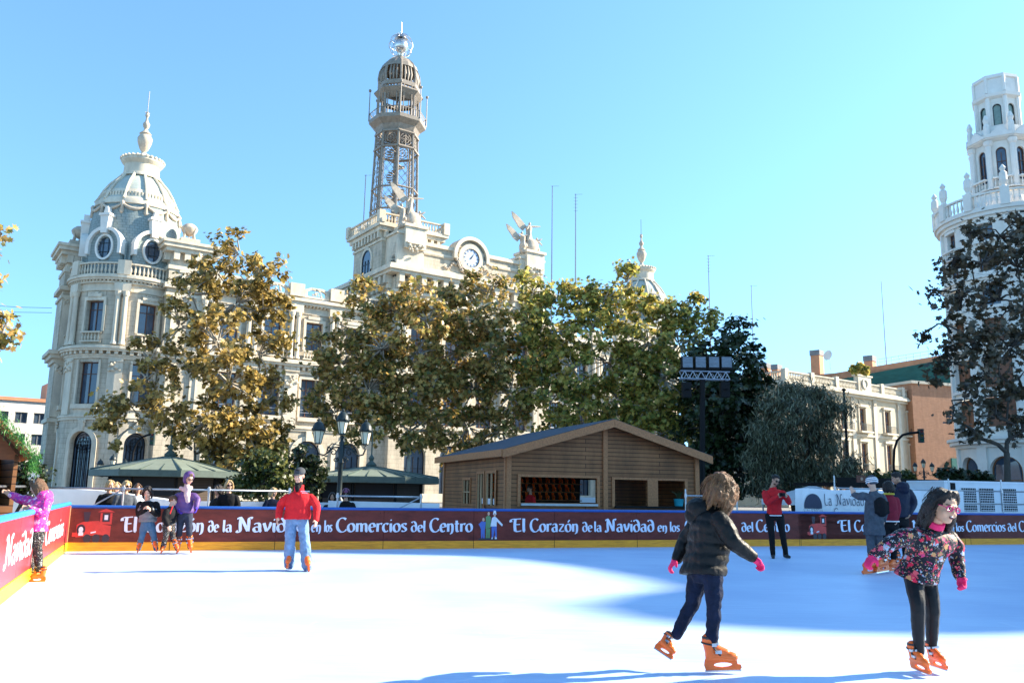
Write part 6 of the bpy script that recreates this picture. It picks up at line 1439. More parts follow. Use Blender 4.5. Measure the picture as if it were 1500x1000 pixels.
def face(par, H, R, k, near=False, mouth_open=False):
    for s in (-1,1):
        q = MB(); q.ell(H(s*.14,.345,.0), (.062*k,.035*k,.036*k), R, 10, 7); e = q.build("eye", M_eye, par, smooth=True)
        q = MB(); q.ell(H(s*.14,.365,.0), (.034*k,.022*k,.036*k), R, 8, 6); q.build("iris", M_iris, e, smooth=True)
        q = MB(); q.tube([H(s*.06,.385,.085),H(s*.15,.375,.11),H(s*.23,.31,.085)], .018*k, 5); q.build("eyebrow", M_hdark, par)
    q = MB(); q.ell(H(0,.392,-.262), (.085*k,.025*k,(.05 if mouth_open else .022)*k), R, 10, 6); m_ = q.build("mouth", M_lip if not mouth_open else mat("open mouth", (.10,.02,.02), .5), par, smooth=True)
    if mouth_open: q = MB(); q.ell(H(0,.404,-.235), (.06*k,.018*k,.014*k), R, 8, 5); q.build("teeth", M_eye, m_, smooth=True)
def glasses(par, H, k, m, name="glasses", filled=None):
    q = MB()
    for s in (-1,1):
        q.tube([H(s*.15+.095*math.cos(a), .43-.03*abs(math.cos(a))*(1 if math.cos(a)*s > 0 else 0), .0+.075*math.sin(a)) for a in [i*math.pi/8 for i in range(17)]], .019*k, 5); q.tube([H(s*.245,.40,.01),H(s*.33,.2,.03),H(s*.345,-.02,.02)], .013*k, 4)
    q.tube([H(-.055,.44,.015),H(.055,.44,.015)], .013*k, 4); g = q.build(name, m, par)
    if filled:
        for s in (-1,1): q = MB(); q.ell(H(s*.15,.42,.0), (.09*k,.012*k,.07*k), Matrix.Identity(3), 10, 6); q.build("lens", filled, g)
    return g

def person(label, base, J, f, k=.225, skin=None, voxel=.012, top=None, bottom=None, feet=None, hair=None, group=None, hf=None, hup=None, bs=None, gloves=None, open_mouth=False, hand_curl=.5, hands=True):
    """J: joints relative to base (Vectors). top/bottom/feet/hair: settings of the clothes"""
    P = thing("person", label, "person", base, 0, group); skin = skin or M_skin
    f = Vector(f).normalized(); hf = Vector(hf or f).normalized(); g = lambda n: Vector(J[n])
    rgt = Vector((f.y,-f.x,0)).normalized(); up = (g('head')-g('neck')).normalized() if hup is None else Vector(hup).normalized()
    s = bs or k/.225
    # the body: one continuous skin
    q = MB(); H, R = head_parts(q, g('head'), hf, up, k)
    limb(q, [g('neck')-(g('head')-g('neck'))*.3, g('neck').lerp(g('head')-hf*.02,.6)], [.06*s,.05*s], 10)
    sh = (g('shR')-g('shL')); shc = (g('shR')+g('shL'))/2; hp = g('hipR')-g('hipL'); hc = (g('hipR')+g('hipL'))/2
    def depth(w): a = Vector((0,0,1)); return (w.cross(shc-hc)).normalized()
    loft(q, [(hc-(shc-hc)*.12, hp.normalized()*.10*s, depth(hp)*.07*s),(hc.lerp(shc,.4), (hp.normalized()+sh.normalized()).normalized()*.105*s, depth(sh)*.08*s),(hc.lerp(shc,.8), sh*.36, depth(sh)*.08*s),(shc+(shc-hc).normalized()*.0, sh*.28, depth(sh)*.05*s)], 14)
    lr_ = (bottom or {}).get('r', (.098,.068,.056))
    for a in 'LR':
        limb(q, [g('sh'+a)-Vector((0,0,.04)), g('el'+a), g('wr'+a)], [.036*s,.034*s,.026*s], 9); limb(q, [g('hip'+a), g('kn'+a), g('an'+a)], [lr_[0]*.72*s,lr_[1]*.68*s,lr_[2]*.66*s], 9)
        limb(q, [g('an'+a), g('an'+a)-Vector((0,0,.03))], [.035*s,.035*s], 8)
        if hands:
            d = Vector(J.get('hd'+a, g('wr'+a)-g('el'+a))); th = Vector(J.get('th'+a, f)); pm = Vector(J.get('pm'+a, rgt*(-1 if a == 'R' else 1)))
            if not gloves: hand(q, g('wr'+a), d, th, pm, s*.95, hand_curl, 1.0 if voxel < .008 else 1.25)
            else: limb(q, [g('wr'+a), g('wr'+a)+d.normalized()*.06*s], [.025*s,.022*s], 8)
    link("body", remesh(q, voxel if voxel < .008 else min(voxel,.009), "body", 2), skin, P)
    face(P, H, R, k, voxel < .008, open_mouth)
    # trousers
    b = dict(m=M_jeans, r=(.098,.068,.056), wr=.006, cuff=None); b.update(bottom or {})
    q = MB(); r0, r1, r2 = b['r']
    loft(q, [(hc-Vector((0,0,.09*s)), hp.normalized()*.135*s, depth(hp)*.10*s),(hc, hp.normalized()*.15*s, depth(hp)*.115*s),(hc+(shc-hc)*.25, hp.normalized()*.135*s, depth(hp)*.10*s)], 14)
    for a in 'LR': limb(q, [g('hip'+a), g('hip'+a).lerp(g('kn'+a),.5), g('kn'+a), g('kn'+a).lerp(g('an'+a),.45), g('an'+a)], [r0*s,(r0*.55+r1*.45)*s,r1*s,(r1*.55+r2*.45)*1.04*s,r2*s], 10); limb(q, [g('an'+a), g('an'+a)+(g('an'+a)-g('kn'+a)).normalized()*b.get('ext',.05)*s], [r2*s,r2*.97*s], 10)
    link("trousers", remesh(q, voxel, "trousers", 2, b['wr'], 11, hash(label) % 17, (1,1,1.5)), b['m'], P)
    # coat
    t = dict(m=M_black_c, w=1.0, d=1.0, hem=-.12, hemw=1.0, arm=(.074,.062,.047), wr=.006, quilt=0, qstep=.075, collar=.075, hood=None, hoodup=False, wf=8); t.update(top or {})
    q = MB(); sw = sh.length/2; ax = (shc-hc); W = lambda u, x: u.normalized()*x
    hm = hc+ax.normalized()*t['hem']
    if 'hemc' in t: hm = Vector(t['hemc'])
    dd = depth(sh)
    loft(q, [(hm, W(hp, .165*s*t['w']*t['hemw']), depth(hp)*.125*s*t['d']*t['hemw']),(hm.lerp(hc+ax*.3,.5), W(hp,.165*s*t['w']), depth(hp)*.128*s*t['d']),(hc+ax*.45, W(hp+sh, .158*s*t['w']), dd*.122*s*t['d']),(hc+ax*.78, W(sh, sw*1.0+.012), dd*.125*s*t['d']),(shc+ax.normalized()*.005, W(sh, sw*.92), dd*.10*s*t['d']),(shc+ax.normalized()*.055*s, W(sh, sw*.5), dd*.075*s)], 20, 4, t['quilt'], t['qstep']*s)
    for a in 'LR':
        limb(q, [g('sh'+a)-ax.normalized()*.03*s, g('sh'+a).lerp(g('el'+a),.5), g('el'+a), g('el'+a).lerp(g('wr'+a),.5), g('wr'+a)], [t['arm'][0]*s*t.get('shr',.92),t['arm'][0]*s,t['arm'][1]*s,(t['arm'][1]+t['arm'][2])/2*s*1.05,t['arm'][2]*s], 10, True, 3, t['quilt'], t['qstep']*s)
    nk = g('neck'); hu = (g('head')-nk).normalized()
    limb(q, [shc+ax.normalized()*.01, nk-hu*.005*s], [.085*s,t['collar']*s], 12, False)
    if t['hood']: q.ell(nk-f*.09*s+Vector((0,0,.0)), (.125*s,.125*s,.095*s)); q.ell(nk-f*.12*s-Vector((0,0,.06*s)), (.11*s,.08*s,.08*s))
    link("coat", remesh(q, voxel, "coat", 2, t['wr'], t['wf'], hash(label) % 13), t['m'], P)
    if t['hoodup']:
        q = MB(); Rr = R; q.ell(H(0,-.12,.12), (.50*k,.50*k,.52*k), R, 16, 12); q.ell(H(0,-.12,-.25), (.44*k,.42*k,.4*k), R, 14, 10)
        nm = remesh(q, voxel, "hood", 2)
        bm = bmesh.new(); bm.from_mesh(nm); 
        kill = [v for v in bm.verts if ((v.co-H(0,.36,-.1)).length < .43*k)]
        bmesh.ops.delete(bm, geom=kill, context='VERTS'); bmesh.ops.solidify(bm, geom=bm.faces, thickness=.02*s); bm.to_mesh(nm); bm.free(); link("hood", nm, t['m'], P)
    if gloves:
        for a in 'LR':
            q = MB(); d = Vector(J.get('hd'+a, g('wr'+a)-g('el'+a))); th = Vector(J.get('th'+a, f)); pm = Vector(J.get('pm'+a, rgt*(-1 if a == 'R' else 1)))
            hand(q, g('wr'+a)+d.normalized()*.005, d, th, pm, s*1.0, hand_curl, 1.3); limb(q, [g('wr'+a)-d.normalized()*.03*s, g('wr'+a)+d.normalized()*.02*s], [.038*s,.032*s], 9)
            link("glove", remesh(q, min(voxel,.0055) if voxel < .008 else .008, "glove", 1), gloves, P)
    # feet
    ft = dict(kind='skate'); ft.update(feet or {})
    for a in 'LR':
        if 'heel'+a in J:
            he, to = g('heel'+a), g('toe'+a); u = g('an'+a)-(he+(to-he)*.17)
            if u.length < .2 or k < 0: u = g('kn'+a)-g('an'+a)
        else:
            df = Vector(J.get('fd'+a, f)).normalized(); he = Vector((g('an'+a).x, g('an'+a).y, 0))-df*.05; 
            if ft['kind'] == 'skate': he.z = max(0.0, g('an'+a).z-.30*s)
            to = he+df*.27*s; u = Vector((0,0,1))
        if ft['kind'] == 'skate': skate(P, he, to, u)
        elif ft['kind'] == 'shoe': shoe(P, he, to, ft.get('m', M_leather))
    # hair
    h = dict(m=M_hdark, style='short', len=.0); h.update(hair or {})
    q = MB(); st = h['style']
    if st != 'none':
        if st == 'short': q.ell(H(0,-.09,.19), (.36*k,.42*k,.36*k), R, 14, 10); q.ell(H(0,.12,.40), (.26*k,.22*k,.12*k), R, 12, 8)
        else:
            q.ell(H(0,-.10,.17), (.38*k,.43*k,.39*k), R, 16, 12)
            for i in range(13):
                a = math.pi*(.5+(i-6)/6*.62)+math.pi      # round the back from ear to ear
                x, y = .36*math.cos(a), -.08+.40*math.sin(a)
                L = h['len']*(1+.12*math.sin(i*2.7)); limb(q, [H(x*.85,y*.85,.2), H(x*1.08,y*1.08,-.15), H(x*1.12+.04*math.sin(i*4),y*1.1,-.15-L*.55), H(x*.98+.05*math.sin(i*3),y*1.0,-.15-L)], [.12*k,.13*k,.11*k,.05*k], 8)
            for sx in (-1,1): limb(q, [H(sx*.1,.22,.46),H(sx*.27,.26,.25),H(sx*.35,.17,-.1),H(sx*.36,.08,-.15-h['len']*.7)], [.08*k,.09*k,.08*k,.05*k], 8)
        link("hair", remesh(q, min(voxel,.009), "hair", 1, .008*s, 26, 3, (1,1,.35)), h['m'], P)
    return P, H, R, k
def joints(Y0, base, spec, dy=0, dx=0):
    """joints measured on the picture: name: (px, py, depth offset)"""
    return {n: (at(v[0]+dx, v[1]+dy, Y0+v[2])-base if len(v) == 3 else Vector(v[:3])) for n, v in spec.items()}

# --- the girl in the black puffer jacket, gliding to the right
b0 = gr(1045, 984); Y0 = b0.y
J = joints(Y0, b0, dict(head=(1058,717,.02), neck=(1041,745,.04), shR=(1054,756,-.14), shL=(1030,758,.18), elR=(1073,792,-.20), wrR=(1101,814,-.16), elL=(1004,792,.27), wrL=(992,817,.24),
    hipR=(1044,838,-.05), hipL=(1023,838,.10), knR=(1046,886,-.07), knL=(1015,881,.10), anR=(1043,939,-.01), anL=(995,920,.12), heelR=(1034,983,.0), toeR=(1086,982,-.04), heelL=(958,949,.10), toeL=(983,966,-.02)))
J['hdR'] = at(1111,824,Y0-.14)-at(1100,813,Y0-.16); J['hdL'] = at(980,832,Y0+.22)-at(992,817,Y0+.24)
J['thR'] = Vector((.6,-.5,-.2)); J['pmR'] = Vector((-.3,.3,-.8)); J['thL'] = Vector((0,-1,0)); J['pmL'] = Vector((.6,.2,.3))
pr = person("girl in black puffer jacket and jeans gliding right with brown hair over her face", b0, J, (1,-.12,0), .222, bs=.93, voxel=.0075, hf=(.86,.1,-.5), hup=(.45,0,.9), gloves=M_pink,
    top=dict(m=M_puffer, w=1.18, d=1.32, hemc=at(1028,842,Y0+.03)-b0, hemw=1.08, arm=(.086,.074,.052), quilt=.055, qstep=.09, hood=True, wr=.007, wf=14, collar=.085), bottom=dict(m=M_jeans, r=(.094,.064,.052), wr=.010), hair=dict(style='none'), hand_curl=.75)
P1, H1, R1, k1 = pr
q = MB(); q.ell(H1(0,-.08,.14), (.44*k1,.50*k1,.46*k1), R1, 18, 14); q.ell(H1(0,-.34,-.10), (.34*k1,.25*k1,.42*k1), R1)
for i in range(16):
    a = i/16*2*math.pi; x, y = .40*math.cos(a), .02+.44*math.sin(a); L = .45+.3*math.sin(i*2.1)**2+(.25 if math.sin(a) > 0 else 0)
    limb(q, [H1(x*.8,y*.8,.30), H1(x*1.1,y*1.08,.0), H1(x*1.12+.1,y*1.1,-.30), H1(x*.9+.1*math.sin(i*5),y*1.05,-.2-L)], [.12*k1,.15*k1,.13*k1,.05*k1], 8)
link("hair", remesh(q, .007, "hair", 1, .017, 19, 5, (1,1,.3)), M_hbrown, P1)
def strands(par, H, k, n, seed, zr, L, m, spread=.1, r=.0022):
    rs = random.Random(seed); q = MB()
    for i in range(n):
        a = rs.uniform(0, 2*math.pi); e = rs.uniform(.15,1.25); x, y, z = .46*math.cos(a)*math.sin(e), -.06+.50*math.sin(a)*math.sin(e), .12+.48*math.cos(e); o = rs.uniform(-spread,spread)
        l_ = rs.uniform(*L); q.tube([H(x*1.0,y*1.0,z), H(x*1.12+o*.5,y*1.12+o*.4,z-.15*l_), H(x*1.16+o,y*1.16+o,z-.5*l_), H(x*1.08+o*2,y*1.1+o*1.2,z-l_)], [r,r,r*.9,r*.3], 4, cap=False)
    q.build("stray_hair", m, par)
strands(P1, H1, k1, 620, 3, 0, (.3,1.1), M_hbrown, .11, .0026); strands(P1, H1, k1, 420, 8, 0, (.2,1.25), hairm('lighter brown hair', (.16,.08,.03), (.40,.22,.10)), .16, .0017)  # second set of strands in a lighter brown
q = MB(); q.tube([H1(.1,.1,.1),H1(.11,.12,.0)], .004, 4)
# --- the girl in the flowered jacket
b0 = gr(1355, 986); Y0 = b0.y
J = joints(Y0, b0, dict(head=(1383,742,-.18), neck=(1369,769,-.06), shR=(1336,780,-.10), shL=(1394,784,.10), elR=(1304,796,-.16), wrR=(1281,813,-.20), elL=(1401,816,.10), wrL=(1406,844,.02),
    hipR=(1337,836,.0), hipL=(1356,836,.09), knR=(1344,886,-.12), knL=(1366,889,.02), anR=(1346,944,-.06), anL=(1365,943,.10), heelR=(1336,978,.02), toeR=(1364,989,-.18), heelL=(1364,975,.14), toeL=(1388,982,-.06)))
J['hdR'] = at(1268,829,Y0-.24)-at(1281,813,Y0-.2); J['hdL'] = at(1411,861,Y0-.04)-at(1406,844,Y0+.02); J['thR'] = Vector((.5,-.8,0)); J['pmR'] = Vector((.5,.3,-.2)); J['thL'] = Vector((.3,-.9,0)); J['pmL'] = Vector((-.9,0,0))
P2, H2, R2, k2 = person("girl with pink glasses and flowered jacket leaning forward on orange skates", b0, J, (.72,-.69,0), .252, bs=.95, skin=mat('warm tan skin', (.52,.28,.17), .5, .08, 9), voxel=.0075, hf=(.24,-.96,-.12), hup=(.24,-.12,.95), gloves=M_pink, open_mouth=True,
    top=dict(m=M_flower, w=1.0, d=1.16, hemc=at(1342,846,Y0+.03)-b0, hemw=1.12, arm=(.078,.064,.050), wr=.008, wf=12, quilt=.03, qstep=.11, collar=.07), bottom=dict(m=M_legg, r=(.085,.060,.044), wr=.003), hair=dict(style='none'), hand_curl=1.1)
q = MB(); n2 = Vector(J['neck']); u2 = (Vector(J['head'])-n2).normalized()
limb(q, [n2+u2*.0, n2+u2*.05], [.074,.066], 16, False); link("collar", remesh(q, .006, "collar", 2), M_pink, P2)
glasses(P2, H2, k2*1.0, mat("pink spectacle frame", (.55,.01,.12), .25))
q = MB(); q.ell(H2(0,-.12,.18), (.39*k2,.44*k2,.39*k2), R2, 18, 14)
for i in range(9):
    a = math.pi*(1.5+(i-4)/4*.55); x, y = .36*math.cos(a), -.1+.38*math.sin(a)
    limb(q, [H2(x*.8,y*.8,.25), H2(x*1.05,y*1.1,-.1), H2(x*1.1-.2,y*1.5-.2,-.5), H2(x*1.0-.35-.08*math.sin(i*3),y*1.6-.45,-.95-.1*math.sin(i*2))], [.13*k2,.15*k2,.13*k2,.04*k2], 8)
limb(q, [H2(.15,.25,.47),H2(-.1,.22,.50),H2(-.3,.1,.3),H2(-.37,-.05,-.05)], [.07*k2,.09*k2,.09*k2,.05*k2], 8); limb(q, [H2(.1,.24,.46),H2(.3,.16,.28),H2(.37,-.02,.0)], [.07*k2,.07*k2,.04*k2], 8)
link("hair", remesh(q, .007, "hair", 1, .010, 26, 8, (1,1,.4)), M_hdark, P2)
rs = random.Random(9); q = MB()
for i in range(150):
    a = rs.uniform(math.pi*.95, math.pi*2.05); x, y, z = .42*math.cos(a), -.1+.45*math.sin(a), rs.uniform(-.1,.5); o = rs.uniform(-.12,.12)
    q.tube([H2(x*.9,y*.9,z+.05), H2(x*1.15-.1,y*1.2-.1+o,z-.3), H2(x*1.1-.35+o,y*1.5-.3,z-.75), H2(x-.5+o*2,y*1.5-.45+o,z-1.1)], [.002,.002,.0018,.0006], 4, cap=False)
for i in range(34): 
    o = rs.uniform(-.1,.1); q.tube([H2(.33,.1+o,.3), H2(.42,.05+o,-.1), H2(.5+o,.0,-.5), H2(.62+o*2,.0+o,-.75+o)], [.002,.002,.0018,.0006], 4, cap=False)
q.build("stray_hair", M_hdark, P2)

# --- the man in the red fleece
b0 = gr(437, 835); Y0 = b0.y
J = joints(Y0, b0, dict(head=(438.5,696,-.05), neck=(438,710,0), shR=(421.5,724,0), shL=(455.5,725,0), elR=(411,741,-.0), wrR=(407.5,757,-.10), elL=(464,742,-.0), wrL=(463,760,-.10), hipR=(427,760,0), hipL=(443,760,0), knR=(425,788,-.06), knL=(446,789,-.06), anR=(424,823,.03), anL=(449.5,826,-.06), heelR=(426,826,.12), toeR=(420,834,-.17), heelL=(448.5,828,.08), toeL=(453,838,-.22)))
J['thR'] = Vector((.3,-.9,0)); J['thL'] = Vector((-.3,-.9,0))
P3, H3, R3, k3 = person("man in a red fleece, faded jeans and a grey cap skating towards us", b0, J, (.05,-1,0), .24, bs=1.0, voxel=.010, hf=(-.2,-.95,-.08), top=dict(m=M_red, w=1.32, d=1.15, shr=.75, hemc=at(435,760,Y0)-b0, arm=(.072,.066,.052), wr=.012, wf=7, collar=.085), bottom=dict(m=M_jeanl, r=(.102,.086,.092), wr=.011, ext=.03), hair=dict(style='short', m=M_hdark))
def cap(par, H, R, k, m, brim=True, name="cap"):
    q = MB(); q.ell(H(0,-.05,.26), (.39*k,.45*k,.31*k), R, 16, 10)
    if brim: q.ell(H(0,.46,.18), (.26*k,.26*k,.035*k), R, 14, 6)
    return link(name, remesh(q, .009, name, 1), m, par)
cap(P3, H3, R3, k3, cloth("grey cap cloth", (.06,.065,.07)))
q = MB(); n3 = Vector(J['neck']); limb(q, [n3-Vector((0,.03,.03)), n3+Vector((0,-.02,.02))], [.07,.068], 12); q.ell(n3+Vector((0,-.10,-.06)), (.04,.03,.06)); link("neck_warmer", remesh(q, .009, "neck_warmer", 2), M_black_c, P3)
q = MB()
for i in range(9): o = .0165*i; q.box(o, o+.011, 0, .004, .012+.003*(i % 2), .03); 
for i in range(7): o = .014*i+.02; q.box(o, o+.009, 0, .004, -.012, .002)
tx = q.build("chest_lettering", M_whitec, P3); c = at(440.5,721,Y0-.155)-b0; tx.location = c; tx.rotation_euler = (rad(-8), 0, rad(10))

# --- the photographer in red
b0 = gr(1140, 817); Y0 = b0.y
J = joints(Y0, b0, dict(head=(1136,703,-.05), neck=(1132,713,0), shR=(1120,720,.02), shL=(1146,720,-.02), elR=(1124,736,-.18), wrR=(1139,727,-.36), elL=(1156,735,-.16), wrL=(1153,727,-.34), hipR=(1127,756,0), hipL=(1142,756,0), knR=(1130,780,-.03), knL=(1146,780,-.03), anR=(1132,809,.02), anL=(1151,809,.0), heelR=(1132,816.5,.08), toeR=(1133,819,-.2), heelL=(1149,816.5,.05), toeL=(1157,818,-.16)))
J['hdR'] = Vector((.5,-.5,.25)); J['hdL'] = Vector((-.5,-.5,.25)); J['thR'] = Vector((0,-.2,1)); J['thL'] = Vector((0,-.2,1)); J['pmR'] = Vector((.6,0,0)); J['pmL'] = Vector((-.6,0,0))
P4, H4, R4, k4 = person("bearded man in a red jumper taking a picture with a small camera on the ice", b0, J, (.3,-.95,0), .225, skin=M_skin2, voxel=.010, hf=(.35,-.9,-.3), top=dict(m=cloth("red jumper", (.52,.015,.02)), w=1.0, hemc=at(1134.5,753,Y0)-b0, arm=(.074,.062,.048), wr=.010, collar=.075), bottom=dict(m=M_black_c, r=(.10,.072,.055)), feet=dict(kind='shoe'), hair=dict(style='short'))
q = MB(); q.ell(H4(0,.17,-.33), (.22*k4,.2*k4,.15*k4), R4); link("beard", remesh(q, .008, "beard", 1), M_hdark, P4); glasses(P4, H4, k4, M_black, "sunglasses", M_black)
hc4 = at(1134.5,754.5,Y0)-b0; q = MB(); q.tube([hc4+Vector((.168*math.cos(a),.125*math.sin(a),0)) for a in [i*math.pi/12 for i in range(25)]], .014, 6, cap=False); q.build("shirt_hem", M_whitec, P4, smooth=True)
c = at(1146,724,Y0-.46); cm = thing("camera", "small black camera held up by the man in the red jumper", "camera", c, rad(15)); q = MB(); q.box(-.065,.065,-.02,.02,-.04,.04); q.build("camera_body", M_black, cm); q = MB(); q.lathe([(.03,0),(.03,.05),(.026,.055)], (0,0,0), 12); l_ = q.build("lens", M_black, cm, smooth=40); l_.rotation_euler = (rad(90),0,0); l_.location = (0,-.02,0)

# --- the woman in the purple coat
b0 = gr(269, 810); Y0 = b0.y
J = joints(Y0, b0, dict(head=(277,700,-.05), neck=(273,714,0), shR=(262,723,.0), shL=(281.5,723,-.0), elR=(256,733,-.0), wrR=(261,745,-.10), elL=(289,731,-.0), wrL=(288,742,-.10), hipR=(265,754,0), hipL=(276,754,0), knR=(263,775,-.05), knL=(277,775,-.05), anR=(260.5,798,.03), anL=(278,797,.02), heelR=(260,803,.1), toeR=(259,811,-.18), heelL=(278,803,.1), toeL=(280,810.5,-.18)))
P5, H5, R5, k5 = person("woman in a purple hooded quilted coat and pale scarf skating along the far boards", b0, J, (.35,-.93,0), .225, voxel=.012, hf=(.75,-.65,-.05), gloves=cloth("violet gloves", (.06,.03,.30)), top=dict(m=M_purple, w=1.08, d=1.15, hemc=at(270.5,751,Y0)-b0, quilt=.06, qstep=.11, arm=(.074,.066,.052), shr=.85, hoodup=True), bottom=dict(m=cloth("dark navy trousers", (.03,.035,.055)), r=(.094,.066,.052)), hair=dict(style='short', m=M_hmid))
glasses(P5, H5, k5, M_black)
q = MB(); n5 = Vector(J['neck']); fv = Vector((.5,-.85,0)).normalized()
limb(q, [n5+fv*.08+Vector((.0,0,.015)), n5+fv*.13+Vector((0,0,-.03)), n5+fv*.15-Vector((0,0,.14)), n5+fv*.14-Vector((-.02,0,.26))], [.06,.07,.06,.045], 10); limb(q, [n5+Vector((-.09,-.04,-.01)), n5+fv*.12-Vector((0,0,.05)), n5+Vector((.10,-.02,.0))], [.045,.055,.045], 10); link("scarf", remesh(q, .011, "scarf", 2, .01, 14), M_scarf, P5)
# --- the girl in the grey puffer, the child in black bent over the boards
b0 = gr(216, 810); Y0 = b0.y
J = joints(Y0, b0, dy=5, spec=dict(head=(216,715,-.10), neck=(216,728,0), shR=(205,734,0), shL=(228,734,0), elR=(204,748,.02), wrR=(212,739,-.22), elL=(231,748,.02), wrL=(221,741,-.22), hipR=(211,766,0), hipL=(222,766,0), knR=(208,780,-.04), knL=(225,780,-.04), anR=(204,795,.03), anL=(228,795,.0), heelR=(203,799,.10), toeR=(201,805,-.14), heelL=(228,798,.1), toeL=(230,803,-.14)))
P6, H6, R6, k6 = person("dark haired girl in grey puffer with black sleeves looking down by the boards", b0, J, (.1,-1,0), .215, voxel=.012, hf=(.25,-.85,-.5), top=dict(m=M_greyp, w=1.12, d=1.1, hemc=at(216.5,764,Y0)-b0, quilt=.06, qstep=.10, arm=(.068,.062,.05), shr=.85), bottom=dict(m=M_jeanm, r=(.088,.064,.052)), hair=dict(style='long', len=.55))
q = MB(); sv = Vector(J['shR'])*.5+Vector(J['shL'])*.5; loft(q, [(sv-Vector((0,0,.14)), Vector((.165,0,0)), Vector((0,.14,0))),(sv, Vector((.15,0,0)), Vector((0,.12,0))),(sv+Vector((0,0,.07)), Vector((.1,0,0)), Vector((0,.09,0)))], 16)
for a in 'LR': limb(q, [Vector(J['sh'+a]), Vector(J['el'+a]), Vector(J['wr'+a])], [.078,.072,.056], 9)
link("black_yoke", remesh(q, .012, "black_yoke", 2, .006), M_black_c, P6)
b0 = gr(246, 811); Y0 = b0.y
J = joints(Y0, b0, dy=5, spec=dict(head=(254,728,.16), neck=(251,738,.06), shR=(244,742,-.08), shL=(255,742,.14), elR=(241,753,-.12), wrR=(246,764,-.14), elL=(262,748,.2), wrL=(268,742,.26), hipR=(243,765,-.04), hipL=(251,766,.08), knR=(243,780,-.05), knL=(253,780,.05), anR=(238.5,795,-.04), anL=(258,795,.06), heelR=(240,800,.05), toeR=(235,806,-.12), heelL=(259,799,.1), toeL=(262,804,-.08)))
P7, H7, R7, k7 = person("child in black with a red stripe bent towards the boards behind the purple coat", b0, J, (.8,.5,0), .205, voxel=.012, hf=(.9,.4,-.3), top=dict(m=M_black_c, w=1.0, hemc=at(247,765,Y0)-b0), bottom=dict(m=M_star, r=(.085,.06,.05)), hair=dict(style='none'))
q = MB(); q.ell(H7(0,-.08,.18), (.40*k7,.46*k7,.42*k7), R7); link("hair", remesh(q, .01, "hair", 1, .01, 20), M_hmid, P7)
q = MB(); q.tube([at(249,752,Y0-.16)-b0, at(253,741,Y0-.12)-b0], .012, 6); q.build("red_stripe", M_red, P7)
# --- the girl in pink at the left boards
b0 = gr(50, 851); Y0 = b0.y
J = joints(Y0, b0, dict(head=(54,712,-.02), neck=(58,726,0), shL=(47,733,.02), shR=(68,734,-.05), elL=(31,731,-.02), wrL=(16,724,-.05), elR=(64,752,-.16), wrR=(46,746,-.22), hipL=(45,782,.05), hipR=(57,782,-.06), knL=(43,802,.04), knR=(55,803,-.08), anL=(45,828,.06), anR=(57,830,-.04), heelL=(56,848,.14), toeL=(35,848,.10), heelR=(66,852,-.04), toeR=(42,853,-.08)))
J['thL'] = Vector((0,-.3,1)); J['thR'] = Vector((0,-.3,1)); J['pmL'] = Vector((0,0,-1)); J['pmR'] = Vector((0,0,-1))
P8, H8, R8, k8 = person("girl in pink patterned jacket and star tiara holding the red barrier", b0, J, (-1,.15,0), .205, voxel=.0095, hf=(-.95,-.25,-.15), top=dict(m=M_pinkpat, w=1.12, d=1.2, hemc=at(52.5,778,Y0)-b0, arm=(.08,.07,.052), wr=.010, hood=True), bottom=dict(m=M_star, r=(.092,.07,.06), wr=.008), hair=dict(style='long', m=M_hmid, len=.75))
q = MB()
tm = lambda x, d, z: tuple(H8(x*.3-.0, .0+d, .66+z))
for c, r in (((0,.35),.42),((-.5,.1),.25),((.5,.1),.25)):
    pts = []
    for i in range(12): a = i*math.pi/6+math.pi/2; rr = r if i % 2 == 0 else r*.42; pts.append((c[0]+rr*math.cos(a), c[1]+rr*math.sin(a)))
    vs_ = [H8(x*.10, .12+x*.0-.0, .58+z*.55) for x, z in pts]
    q.prism([(x,z) for x, z in pts], lambda x, d, z: tuple(H8(d, .02-x*.55, .62+z*.6)), -.03, .03)
q.tube([H8(.33*math.cos(a), .02, .22+.33*math.sin(a)) for a in [i*math.pi/10 for i in range(11)]], .006, 4); q.build("tiara", mat("silver glitter", (.6,.6,.55), .25, .2, 30, metal=.8), P8)
# --- the three with their backs to us on the right
b0 = gr(1278, 841); Y0 = b0.y
J = joints(Y0, b0, dict(head=(1277,706,.03), neck=(1279,718,0), shL=(1270,725,0), shR=(1292,726,.0), elL=(1259,727,-.05), wrL=(1251,724,.0), elR=(1296,745,.0), wrR=(1294,762,.0), hipL=(1273,768,0), hipR=(1286,768,0), knL=(1275,792,.0), knR=(1287,792,0), anL=(1277,818,.0), anR=(1292,815,.1), heelL=(1286,839,.1), toeL=(1264,842,-.12), heelR=(1302,836,.15), toeR=(1284,839,-.05)))
J['hdL'] = at(1246,713,Y0)-at(1251,724,Y0); J['thL'] = Vector((1,0,.2)); J['pmL'] = Vector((0,1,0))
P9, H9, R9, k9 = person("skater in a long grey coat and striped bobble hat waving an arm, seen from behind", b0, J, (-.2,1,0), .22, voxel=.011, hf=(-.3,.95,0), top=dict(m=M_greyc, w=1.05, d=1.1, hemc=at(1281,783,Y0)-b0, hemw=1.12, arm=(.08,.066,.052), wr=.009), bottom=dict(m=M_greyc, r=(.095,.075,.062)), hair=dict(style='none'), hand_curl=.1)
q = MB(); q.ell(H9(0,-.02,.16), (.43*k9,.48*k9,.44*k9), R9, 18, 14); link("hat", remesh(q, .009, "hat", 1), M_greyc, P9)
q = MB()
for z, r in ((-.02,.475),(.13,.485),(.28,.44)): q.tube([H9(r*.9*math.cos(a), -.02+r*math.sin(a), z) for a in [i*math.pi/12 for i in range(25)]], .012, 6, cap=False)
q.build("hat_stripes", M_whitec, P9)
